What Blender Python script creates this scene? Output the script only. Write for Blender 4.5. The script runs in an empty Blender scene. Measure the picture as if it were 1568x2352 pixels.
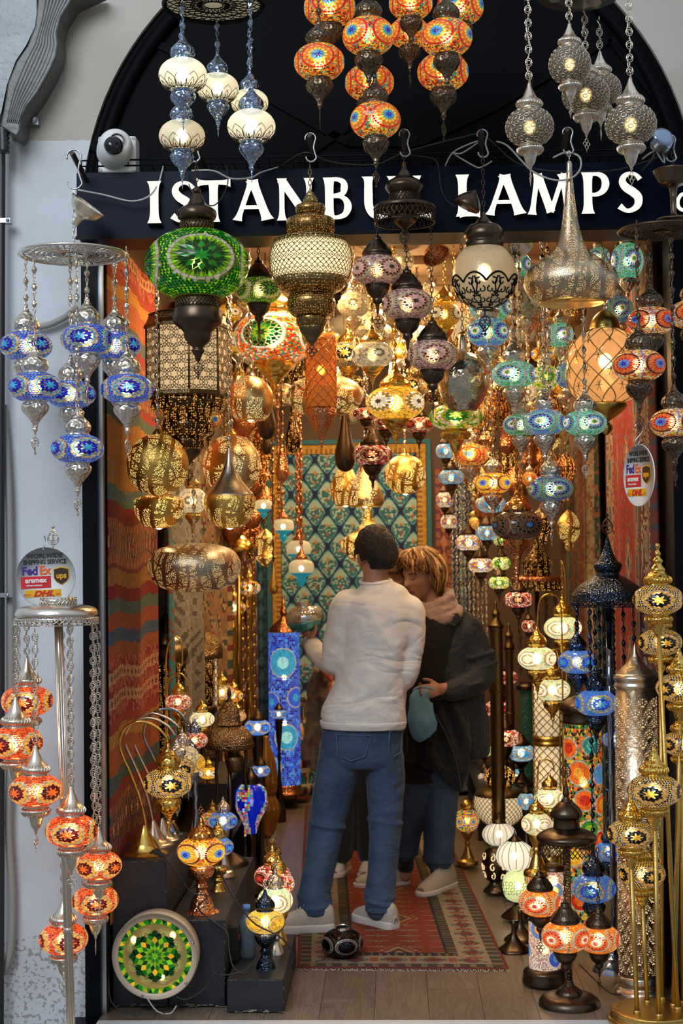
import bpy, math, random
from math import sin, cos, pi, radians, sqrt, atan2, asin, exp
from mathutils import Vector, Matrix, noise
# ------------------------------------------------------------------ camera, light, exposure
SC = bpy.context.scene
COL = SC.collection
F = 3500.0
YAW, PITCH, ROLL = radians(2.0), math.atan(105 / F), -0.0113
RM = Matrix.Rotation(YAW, 4, 'Z') @ Matrix.Rotation(pi / 2 + PITCH, 4, 'X') @ Matrix.Rotation(ROLL, 4, 'Z')
cam_data = bpy.data.cameras.new('camera')
cam = bpy.data.objects.new('camera', cam_data)
COL.objects.link(cam)
cam.matrix_world = Matrix.Translation((0, 0, 1.6)) @ RM
cam_data.sensor_fit = 'VERTICAL'
cam_data.sensor_height = 36.0
cam_data.lens = 36.0 * F / 2352
cam_data.clip_end = 100
cam_data.dof.use_dof = True
cam_data.dof.focus_distance = 5.15
cam_data.dof.aperture_fstop = 5.6
SC.camera = cam
w = bpy.data.worlds.new('world')
SC.world = w
w.use_nodes = True
wn = w.node_tree
wn.nodes.clear()
_o = wn.nodes.new('ShaderNodeOutputWorld')
_b = wn.nodes.new('ShaderNodeBackground')
_r = wn.nodes.new('ShaderNodeValToRGB')
_t = wn.nodes.new('ShaderNodeTexCoord')
_s = wn.nodes.new('ShaderNodeSeparateXYZ')
wn.links.new(_t.outputs['Generated'], _s.inputs[0])
wn.links.new(_s.outputs['Z'], _r.inputs[0])
_r.color_ramp.elements[0].position = 0.0
_r.color_ramp.elements[0].color = (0.30, 0.33, 0.38, 1)
_r.color_ramp.elements[1].position = 0.9
_r.color_ramp.elements[1].color = (0.80, 0.90, 1.05, 1)
wn.links.new(_r.outputs[0], _b.inputs[0])
_b.inputs[1].default_value = 0.72
wn.links.new(_b.outputs[0], _o.inputs[0])
SC.view_settings.view_transform = 'Standard'
SC.view_settings.look = 'None'
SC.view_settings.exposure = 0.0
SC.view_settings.gamma = 1.0
SC.view_settings.use_curve_mapping = False
cy = SC.cycles
cy.use_denoising = True
cy.max_bounces = 5
cy.diffuse_bounces = 2
cy.glossy_bounces = 3
cy.transmission_bounces = 4
cy.transparent_max_bounces = 10
cy.sample_clamp_indirect = 4.0
cy.sample_clamp_direct = 0.0
cy.caustics_reflective = False
cy.caustics_refractive = False
cy.use_light_tree = True
cy.use_adaptive_sampling = True
cy.adaptive_threshold = 0.03
def lamp(kind, name, loc, energy, color, size=0.1, target=None, spot=None, size_y=None):
 d = bpy.data.lights.new(name, kind)
 d.energy = energy
 d.color = color
 if kind == 'AREA':
  d.size = size
  if size_y:
   d.shape = 'RECTANGLE'
   d.size_y = size_y
 else:
  d.shadow_soft_size = size
 if spot:
  d.spot_size = spot
  d.spot_blend = 0.6
 o = bpy.data.objects.new(name, d)
 COL.objects.link(o)
 o.location = loc
 if target is not None:
  o.rotation_euler = (Vector(target) - Vector(loc)).to_track_quat('-Z', 'Y').to_euler()
 return o
WARM = (1.0, 0.66, 0.32)
# cool daylight of the street falls on the facade from high on the left behind the camera
lamp('AREA', 'street_daylight', (-2.2, 0.2, 5.2), 230, (0.80, 0.90, 1.0), 3.0, target=(0, 5.3, 2.0), size_y=2.2)
# warm track spots under the shop ceiling
for _i, (_x, _y, _e) in enumerate([(-0.45, 6.3, 15), (0.55, 6.4, 13), (0.05, 7.6, 17), (-0.45, 8.8, 15), (0.65, 8.8, 14)]):
 lamp('AREA', 'shop_ceiling_spot', (_x, _y, 2.885), _e, WARM, 0.22, target=(_x * 0.8, _y + 0.3, 0))
for _x, _y, _z, _e in ((-.35, 6.0, 2.72, 8), (.55, 6.1, 2.72, 8), (.0, 6.9, 2.7, 10), (-.3, 8.0, 2.6, 11), (.45, 8.1, 2.6, 11), (.1, 9.2, 2.5, 8)):
 lamp('POINT', 'ceiling_fill_light', (_x, _y, _z), _e, WARM, 0.035)  # unseen point lights added to warm up the ceiling
lamp('SPOT', 'tapestry_spot', (0.1, 8.7, 2.88), 60, (1.0, 0.80, 0.58), 0.05, target=(0.0, 10.3, 1.5), spot=radians(95))
lamp('SPOT', 'left_kilim_spot', (-0.2, 6.6, 2.87), 22, (1.0, 0.72, 0.42), 0.05, target=(-0.95, 5.9, 1.3), spot=radians(90))
lamp('SPOT', 'right_carpet_spot', (0.5, 6.6, 2.87), 22, (1.0, 0.72, 0.42), 0.05, target=(1.05, 6.7, 1.5), spot=radians(90))
# ------------------------------------------------------------------ placing helpers
def P(px, py, Y):
 d = RM.to_3x3() @ Vector(((px - 784) / F, (1176 - py) / F, -1))
 t = Y / d.y
 return Vector((d.x * t, Y, 1.6 + d.z * t))
def K(px, py, Y):
 """metres per photo pixel at depth Y"""
 return (P(px + 50, py, Y) - P(px - 50, py, Y)).length / 100
def floor_depth(px, py, z=0.0):
 d = RM.to_3x3() @ Vector(((px - 784) / F, (1176 - py) / F, -1))
 return d.y * (z - 1.6) / d.z
# ------------------------------------------------------------------ colours and materials
def hx(s):
 c = [int(s[i:i + 2], 16) / 255 for i in (0, 2, 4)]
 return tuple((x / 12.92 if x <= 0.04045 else ((x + 0.055) / 1.055) ** 2.4) for x in c)
class N:
 """tiny node-tree builder"""
 def __init__(s, name):
  s.m = bpy.data.materials.new(name)
  s.m.use_nodes = True
  s.t = s.m.node_tree
  s.t.nodes.clear()
  s.out = s.t.nodes.new('ShaderNodeOutputMaterial')
 def n(s, kind, **kw):
  x = s.t.nodes.new('ShaderNode' + kind)
  for k, v in kw.items():
   if k in x.inputs.keys():
    x.inputs[k].default_value = v
   else:
    setattr(x, k, v)
  return x
 def l(s, a, b):
  s.t.links.new(a, b)
 def math(s, op, a, b=None, c=None):
  x = s.t.nodes.new('ShaderNodeMath')
  x.operation = op
  for i, v in enumerate((a, b, c)):
   if v is None:
    continue
   if isinstance(v, (int, float)):
    x.inputs[i].default_value = v
   else:
    s.l(v, x.inputs[i])
  return x.outputs[0]
 def done(s, sh):
  s.l(sh, s.out.inputs[0])
  return s.m
def plain(name, col, rough=0.6, metal=0.0, bump=None, var=None, spec=0.5, coat=0.0, sheen=0.0):
 if isinstance(col, str):
  col = hx(col)
 b = N(name)
 p = b.n('BsdfPrincipled')
 p.inputs['Base Color'].default_value = (*col, 1)
 p.inputs['Roughness'].default_value = rough
 p.inputs['Metallic'].default_value = metal
 p.inputs['Specular IOR Level'].default_value = spec
 p.inputs['Coat Weight'].default_value = coat
 p.inputs['Sheen Weight'].default_value = sheen
 tc = b.n('TexCoord')
 if bump:
  kind, sc, st = bump
  if kind == 'noise':
   t = b.n('TexNoise', Scale=sc, Detail=3.0)
   o = t.outputs[0]
  elif kind == 'voronoi':
   t = b.n('TexVoronoi', Scale=sc)
   o = t.outputs['Distance']
  else:
   t = b.n('TexWave', Scale=sc, Distortion=1.5, Detail=1.0)
   if kind == 'rings':
    t.bands_direction = 'Z'
   o = t.outputs['Fac']
  b.l(tc.outputs['Object'], t.inputs['Vector'])
  bp = b.n('Bump', Strength=st, Distance=0.05 if (kind == 'voronoi' and sc < 20) else 0.01)
  b.l(o, bp.inputs['Height'])
  b.l(bp.outputs[0], p.inputs['Normal'])
 if var:
  sc, amt = var
  t = b.n('TexNoise', Scale=sc, Detail=4.0)
  b.l(tc.outputs['Object'], t.inputs['Vector'])
  mx = b.n('Mix', data_type='RGBA')
  b.l(t.outputs[0], mx.inputs[0])
  mx.inputs[6].default_value = (*[c * (1 - amt) for c in col], 1)
  mx.inputs[7].default_value = (*[min(1, c * (1 + amt)) for c in col], 1)
  b.l(mx.outputs[2], p.inputs['Base Color'])
 return b.done(p.outputs[0])
def painted(name, rough=0.9, bump=None, sheen=0.0):
 """colour read from the mesh's own face colours"""
 b = N(name)
 p = b.n('BsdfPrincipled')
 a = b.n('VertexColor')
 a.layer_name = 'Col'
 b.l(a.outputs[0], p.inputs['Base Color'])
 p.inputs['Roughness'].default_value = rough
 p.inputs['Sheen Weight'].default_value = sheen
 if bump:
  tc = b.n('TexCoord')
  t = b.n('TexNoise', Scale=bump[0], Detail=3.0)
  b.l(tc.outputs['Object'], t.inputs['Vector'])
  bp = b.n('Bump', Strength=bump[1], Distance=0.004)
  b.l(t.outputs[0], bp.inputs['Height'])
  b.l(bp.outputs[0], p.inputs['Normal'])
 return b.done(p.outputs[0])
def tile_mat(name, k=1.0, trans=0.16, rough=0.12):
 b = N(name)
 p = b.n('BsdfPrincipled')
 a = b.n('VertexColor')
 a.layer_name = 'Col'
 oi = b.n('ObjectInfo')
 b.l(a.outputs[0], p.inputs['Base Color'])
 b.l(a.outputs[0], p.inputs['Emission Color'])
 b.l(b.math('MULTIPLY', oi.outputs['Alpha'], k), p.inputs['Emission Strength'])
 p.inputs['Roughness'].default_value = rough
 p.inputs['Specular IOR Level'].default_value = 0.7
 tr = b.n('BsdfTransparent')
 b.l(a.outputs[0], tr.inputs[0])
 mx = b.n('MixShader')
 mx.inputs[0].default_value = trans
 b.l(p.outputs[0], mx.inputs[1])
 b.l(tr.outputs[0], mx.inputs[2])
 m = b.done(mx.outputs[0])
 m.cycles.emission_sampling = 'FRONT'
 return m
def glow_glass(name, col, k=1.0, trans=0.3, rough=0.25, bump=None, crackle=False):
 """lit glass shade; the object's alpha says how brightly it burns"""
 if isinstance(col, str):
  col = hx(col)
 b = N(name)
 p = b.n('BsdfPrincipled')
 oi = b.n('ObjectInfo')
 mc = b.n('Mix', data_type='RGBA')
 mc.blend_type = 'MULTIPLY'
 mc.inputs[0].default_value = 1.0
 mc.inputs[6].default_value = (*col, 1)
 b.l(oi.outputs['Color'], mc.inputs[7])
 b.l(mc.outputs[2], p.inputs['Base Color'])
 b.l(mc.outputs[2], p.inputs['Emission Color'])
 b.l(b.math('MULTIPLY', oi.outputs['Alpha'], k), p.inputs['Emission Strength'])
 p.inputs['Roughness'].default_value = rough
 if bump:
  tc = b.n('TexCoord')
  if crackle:
   t = b.n('TexVoronoi', Scale=bump[0])
   t.feature = 'DISTANCE_TO_EDGE'
   o = b.math('MINIMUM', t.outputs['Distance'], 0.06)
  else:
   t = b.n('TexNoise', Scale=bump[0])
   o = t.outputs[0]
  b.l(tc.outputs['Object'], t.inputs['Vector'])
  bp = b.n('Bump', Strength=bump[1], Distance=0.02)
  b.l(o, bp.inputs['Height'])
  b.l(bp.outputs[0], p.inputs['Normal'])
 tr = b.n('BsdfTransparent')
 b.l(mc.outputs[2], tr.inputs[0])
 mx = b.n('MixShader')
 mx.inputs[0].default_value = trans
 b.l(p.outputs[0], mx.inputs[1])
 b.l(tr.outputs[0], mx.inputs[2])
 m = b.done(mx.outputs[0])
 m.cycles.emission_sampling = 'FRONT'
 return m
def bulb_halo(name, col, k):
 """bulb with a soft halo put into its emission, fading to a clear rim"""
 b = N(name)
 e = b.n('Emission')
 e.inputs[0].default_value = (*col, 1)
 lw = b.n('LayerWeight')
 f = b.math('POWER', b.math('SUBTRACT', 1.0, lw.outputs['Facing']), 2.5)  # halo put into the emission, falling off with viewing angle
 b.l(b.math('MULTIPLY', f, k), e.inputs[1])
 tr = b.n('BsdfTransparent')
 mx = b.n('MixShader')
 b.l(f, mx.inputs[0])
 b.l(tr.outputs[0], mx.inputs[1])
 b.l(e.outputs[0], mx.inputs[2])
 return b.done(mx.outputs[0])
def emit(name, col, k, soft=False):
 b = N(name)
 e = b.n('Emission')
 e.inputs[0].default_value = (*(hx(col) if isinstance(col, str) else col), 1)
 e.inputs[1].default_value = k
 return b.done(e.outputs[0])
def pierced(name, col, hole, dots=160.0, zone=14.0, rough=0.22, glow=1.6, cut=0.34, regular=False, rows=None):
 """polished metal drilled with pinholes through which the lit inside shows"""
 col, hole = hx(col), hx(hole)
 b = N(name)
 p = b.n('BsdfPrincipled')
 p.inputs['Base Color'].default_value = (*col, 1)
 p.inputs['Metallic'].default_value = 1.0
 p.inputs['Roughness'].default_value = rough
 tc = b.n('TexCoord')
 v = b.n('TexVoronoi', Scale=dots, Randomness=0.45)
 b.l(tc.outputs['Object'], v.inputs['Vector'])
 holes = b.math('LESS_THAN', v.outputs['Distance'], cut)
 z = b.n('TexVoronoi', Scale=zone)
 z.feature = 'DISTANCE_TO_EDGE'
 b.l(tc.outputs['Object'], z.inputs['Vector'])
 wv = b.n('TexWave', Scale=zone * 0.35, Distortion=6.0, Detail=0.0)
 b.l(tc.outputs['Object'], wv.inputs['Vector'])
 zone1 = b.math('GREATER_THAN', z.outputs['Distance'], 0.055)
 zone2 = b.math('GREATER_THAN', wv.outputs['Fac'], 0.2)
 m = b.math('MULTIPLY', holes, b.math('MULTIPLY', zone1, zone2))
 p.inputs['Emission Color'].default_value = (*hole, 1)
 oi = b.n('ObjectInfo')
 b.l(b.math('MULTIPLY', m, b.math('MULTIPLY', oi.outputs['Alpha'], glow)), p.inputs['Emission Strength'])
 b.l(b.math('SUBTRACT', 1.0, m), p.inputs['Metallic'])
 bp = b.n('Bump', Strength=0.25, Distance=0.003)
 b.l(v.outputs['Distance'], bp.inputs['Height'])
 b.l(bp.outputs[0], p.inputs['Normal'])
 mt = b.done(p.outputs[0])
 mt.cycles.emission_sampling = 'NONE'
 return mt
M = {}
M['silver'] = plain('embossed_silver', (0.80, 0.71, 0.58), 0.30, 1.0, ('voronoi', 13.0, 0.30))
M['silver_smooth'] = plain('polished_silver', (0.80, 0.73, 0.62), 0.26, 1.0, ('noise', 40.0, 0.15))
M['silver_rib'] = plain('ribbed_silver', (0.80, 0.70, 0.56), 0.28, 1.0)
M['chrome_blue'] = plain('dark_chrome', (0.34, 0.44, 0.60), 0.16, 1.0, ('voronoi', 12.0, 0.35))
M['gold'] = plain('polished_gold', (0.86, 0.56, 0.13), 0.22, 1.0, ('voronoi', 12.0, 0.2))
M['gold_soft'] = plain('brushed_gold', (0.66, 0.44, 0.12), 0.32, 1.0, ('noise', 60.0, 0.2))
M['brass'] = plain('aged_brass', (0.40, 0.29, 0.12), 0.34, 1.0, ('voronoi', 110.0, 0.5))
M['brass_dark'] = plain('dark_brass', (0.20, 0.14, 0.065), 0.36, 1.0, ('noise', 120.0, 0.3))
M['bronze'] = plain('dark_bronze', (0.105, 0.072, 0.048), 0.33, 1.0, ('noise', 14.0, 0.25))
M['bronze_emboss'] = plain('embossed_bronze', (0.17, 0.125, 0.08), 0.34, 1.0, ('voronoi', 16.0, 0.28))
M['bronze_hammer'] = plain('hammered_bronze', (0.30, 0.19, 0.09), 0.3, 1.0, ('voronoi', 130.0, 0.6))
M['copper'] = plain('bright_copper', (0.72, 0.30, 0.13), 0.24, 1.0, ('voronoi', 120.0, 0.4))
M['copper_unit'] = plain('amber_copper', (0.62, 0.28, 0.08), 0.24, 1.0, ('voronoi', 13.0, 0.22))
M['black_metal'] = plain('blue_black_metal', (0.05, 0.07, 0.11), 0.22, 1.0, ('voronoi', 120.0, 0.5))
M['black_unit'] = plain('blue_black_cast', (0.06, 0.085, 0.14), 0.22, 1.0, ('voronoi', 15.0, 0.3))
M['steel'] = plain('steel_hook', (0.45, 0.46, 0.48), 0.3, 1.0)
M['tiles'] = tile_mat('mosaic_glass', 0.74, 0.28)
M['tiles_big'] = tile_mat('large_mosaic_glass', 0.7, 0.34)
M['grout'] = glow_glass('grout_shell', 'b09a6c', 0.30, 0.30, 0.6)
M['bulb'] = bulb_halo('bulb_light', (1.0, 0.84, 0.60), 60.0)
M['bulb_hot'] = bulb_halo('bright_bulb_light', (1.0, 0.90, 0.74), 95.0)
M['frost'] = glow_glass('frosted_white_glass', 'd8d2bd', 0.42, 0.28, 0.35, (22.0, 0.5), crackle=True)
M['frost_m'] = glow_glass('crackled_white_glass', 'b8a98a', 0.30, 0.20, 0.3, (85.0, 0.5), crackle=True)
M['fabric'] = glow_glass('lamp_fabric', 'ffe2ae', 1.1, 0.0, 0.8)
M['pierced_gold'] = pierced('pierced_gold', 'e8b860', 'ffd97a', 230, 15, rough=.32)
M['pierced_gold2'] = pierced('pierced_pale_gold', 'e8c488', 'ffdf90', 210, 12, rough=.3)
M['pierced_silver'] = pierced('pierced_silver', 'c8b294', 'ffd080', 260, 18, glow=.9, rough=.28)
M['pierced_bronze'] = pierced('pierced_bronze', '54402a', 'ffb24e', 120, 30, cut=0.42, glow=0.9)
M['pierced_brass'] = pierced('pierced_brass', '8a6c3c', 'ffb862', 130, 200, cut=0.36, glow=0.55)
M['cable'] = plain('black_cable', (0.012, 0.012, 0.013), 0.5)
M['cable_grey'] = plain('grey_cable', (0.42, 0.42, 0.38), 0.5)
# ------------------------------------------------------------------ mesh builder
def catmull(pts, sub=3):
 if len(pts) < 3:
  return [tuple(p) for p in pts]
 out = []
 n = len(pts)
 dim = len(pts[0])
 for i in range(n - 1):
  p0, p1, p2, p3 = pts[max(i - 1, 0)], pts[i], pts[i + 1], pts[min(i + 2, n - 1)]
  for k in range(sub):
   t = k / sub
   out.append(tuple(0.5 * (2 * p1[j] + (p2[j] - p0[j]) * t + (2 * p0[j] - 5 * p1[j] + 4 * p2[j] - p3[j]) * t * t
         + (3 * p1[j] - p0[j] - 3 * p2[j] + p3[j]) * t ** 3) for j in range(dim)))
 out.append(tuple(pts[-1]))
 return out
class MB:
 def __init__(s):
  s.v, s.f, s.c, s.mi = [], [], [], []
 def face(s, idx, col=None, mi=0):
  s.f.append(idx)
  s.c.append(col)
  s.mi.append(mi)
 def poly(s, pts, col=None, mi=0):
  n = len(s.v)
  s.v.extend(tuple(p) for p in pts)
  s.face(tuple(range(n, n + len(pts))), col, mi)
 def lathe(s, prof, seg=24, ribs=None, off=(0, 0, 0), col=None, mi=0, caps=True, axis=None, sq=None):
  n0 = len(s.v)
  for (r, z) in prof:
   for k in range(seg):
    a = 2 * pi * k / seg
    rr = max(r, 1e-5)
    if ribs:
     rr *= 1 + ribs[1] * abs(cos(a * ribs[0] / 2)) ** (ribs[2] if len(ribs) > 2 else 1)
    if sq:   # polygonal section with sq sides
     b = (a % (2 * pi / sq)) - pi / sq
     rr *= cos(pi / sq) / cos(b)
    s.v.append((off[0] + rr * cos(a), off[1] + rr * sin(a), off[2] + z))
  for i in range(len(prof) - 1):
   for k in range(seg):
    a, b = n0 + i * seg + k, n0 + i * seg + (k + 1) % seg
    s.face((a, b, b + seg, a + seg) if prof[i + 1][1] >= prof[i][1] else (b, a, a + seg, b + seg), col, mi)
  if caps:
   for i in (0, len(prof) - 1):
    if prof[i][0] > 1e-3:
     idx = tuple(n0 + i * seg + k for k in range(seg))
     s.face(idx if (i > 0) == (prof[-1][1] >= prof[0][1]) else idx[::-1], col, mi)
 def box(s, lo, hi, col=None, mi=0):
  x0, y0, z0 = lo
  x1, y1, z1 = hi
  n = len(s.v)
  s.v.extend([(x0, y0, z0), (x1, y0, z0), (x1, y1, z0), (x0, y1, z0), (x0, y0, z1), (x1, y0, z1), (x1, y1, z1), (x0, y1, z1)])
  for q in ((0, 3, 2, 1), (4, 5, 6, 7), (0, 1, 5, 4), (1, 2, 6, 5), (2, 3, 7, 6), (3, 0, 4, 7)):
   s.face(tuple(n + i for i in q), col, mi)
 def tube(s, pts, r, seg=6, closed=False, col=None, mi=0):
  pts = [Vector(p) for p in pts]
  n = len(pts)
  if n < 2:
   return
  n0 = len(s.v)
  t0 = (pts[1] - pts[0]).normalized()
  up = Vector((0, 0, 1)) if abs(t0.z) < 0.9 else Vector((1, 0, 0))
  nrm = t0.cross(up).normalized()
  for i, p in enumerate(pts):
   if closed:
    t = (pts[(i + 1) % n] - pts[i - 1])
   else:
    t = pts[min(i + 1, n - 1)] - pts[max(i - 1, 0)]
   if t.length < 1e-9:
    t = t0
   t.normalize()
   nrm = (nrm - t * nrm.dot(t))
   if nrm.length < 1e-6:
    nrm = t.orthogonal()
   nrm.normalize()
   bn = t.cross(nrm)
   rr = r[i] if isinstance(r, (list, tuple)) else r
   for k in range(seg):
    a = 2 * pi * k / seg
    s.v.append(tuple(p + (nrm * cos(a) + bn * sin(a)) * rr))
  m = n if closed else n - 1
  for i in range(m):
   for k in range(seg):
    a, b = n0 + i * seg + k, n0 + i * seg + (k + 1) % seg
    c, d = n0 + ((i + 1) % n) * seg + (k + 1) % seg, n0 + ((i + 1) % n) * seg + k
    s.face((a, d, c, b), col, mi)
  if not closed:
   s.face(tuple(n0 + k for k in range(seg)), col, mi)
   s.face(tuple(n0 + (n - 1) * seg + k for k in range(seg))[::-1], col, mi)
 def ring(s, c, R, r, axis='z', n=10, seg=4, sx=1.0, sz=1.0, col=None):
  pts = []
  for k in range(n):
   a = 2 * pi * k / n
   u, v = R * sx * cos(a), R * sz * sin(a)
   pts.append({'z': (c[0] + u, c[1] + v, c[2]), 'y': (c[0] + u, c[1], c[2] + v), 'x': (c[0], c[1] + u, c[2] + v)}[axis])
  s.tube(pts, r, seg, closed=True, col=col)
 def extrude(s, pts, d, col=None, mi=0, side=None):
  """polygon of 3-D points pushed along vector d, closed"""
  d = Vector(d)
  n = len(pts)
  n0 = len(s.v)
  s.v.extend(tuple(Vector(p)) for p in pts)
  s.v.extend(tuple(Vector(p) + d) for p in pts)
  s.face(tuple(range(n0, n0 + n)), col, mi)
  s.face(tuple(range(n0 + n, n0 + 2 * n))[::-1], col, mi)
  for i in range(n):
   j = (i + 1) % n
   s.face((n0 + j, n0 + i, n0 + n + i, n0 + n + j), side or col, mi)
 def mesh(s, name, mats, smooth=True):
  me = bpy.data.meshes.new(name)
  me.from_pydata(s.v, [], s.f)
  if not isinstance(mats, (list, tuple)):
   mats = [mats]
  for m in mats:
   me.materials.append(M[m] if isinstance(m, str) else m)
  if len(mats) > 1:
   me.polygons.foreach_set('material_index', s.mi)
  if any(c is not None for c in s.c):
   ca = me.color_attributes.new('Col', 'FLOAT_COLOR', 'CORNER')
   buf = []
   for f, c in zip(s.f, s.c):
    c = c or (0.5, 0.5, 0.5)
    buf.extend((c[0], c[1], c[2], 1.0) * len(f))
   ca.data.foreach_set('color', buf)
  if smooth:
   me.polygons.foreach_set('use_smooth', [True] * len(s.f))
  me.update()
  return me
 def build(s, name, mats, parent=None, smooth=True, loc=None, rot=None, scale=None, color=None, kind=None):
  return put(name, s.mesh(name, mats, smooth), parent, loc, rot, scale, color, kind)
def put(name, me, parent=None, loc=None, rot=None, scale=None, color=None, kind=None):
 o = bpy.data.objects.new(name, me)
 COL.objects.link(o)
 o.parent = parent
 if loc is not None:
  o.location = loc
 if rot is not None:
  o.rotation_euler = rot
 if scale is not None:
  o.scale = (scale,) * 3 if isinstance(scale, (int, float)) else scale
 if color is not None:
  o.color = color
 if kind:
  o['kind'] = kind
 return o
def tag(o, label=None, cat=None, group=None, kind=None):
 if label: o['label'] = label
 if cat: o['category'] = cat
 if group: o['group'] = group
 if kind: o['kind'] = kind
 return o
def thing(name, label, cat, loc=(0, 0, 0), rotz=0.0, group=None, scale=None, parent=None):
 o = put(name, None, parent, loc, (0, 0, rotz), scale)
 return tag(o, label, cat, group)
CACHE = {}
def cached(key, fn):
 if key not in CACHE:
  CACHE[key] = fn()
 return CACHE[key]
# ------------------------------------------------------------------ mosaic shells
def sph(lon, lat, h, off=0.0):
 c = max(cos(lat), 0.0) ** 0.86
 return ((0.5 + off) * c * cos(lon), (0.5 + off) * c * sin(lon), (h / 2 + off) * sin(lat))
def med_pt(lon0, rho, phi, h, off):
 lat = asin(max(-1, min(1, sin(rho) * sin(phi))))
 lon = lon0 + atan2(sin(rho) * cos(phi), cos(rho))
 return sph(lon, lat, h, off)
H = {k: hx(v) for k, v in dict(
 dkblue='0618a0', blue='1558d8', cyan='1fa0d4', ltcyan='9be4f4', mirror='b9b09a', white='fff0d2', dkred='6e0a10', red='d81a10',
 orange='ff6a18', amber='ffae28', yellow='ffd030', black='0a0806', gold='e8b030', lime='8ed018', green='128a20', dkgreen='054010',
 teal='1a9a88', dkteal='08584c', aqua='4cc8c0', mauve='b08a90', pink='d8aaa8', plum='58222e', cream='f2e2b0', ivory='fff4dc',
 grey='8a8478', brown='7a4a34', dkbrown='3a2018', maroon='5a0c18', ylw='f0c838', mint='a8e8c0', sky='4a90e8', rose='c02848').items()}
def shade(c, k):
 return tuple(x * k for x in c)
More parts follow.
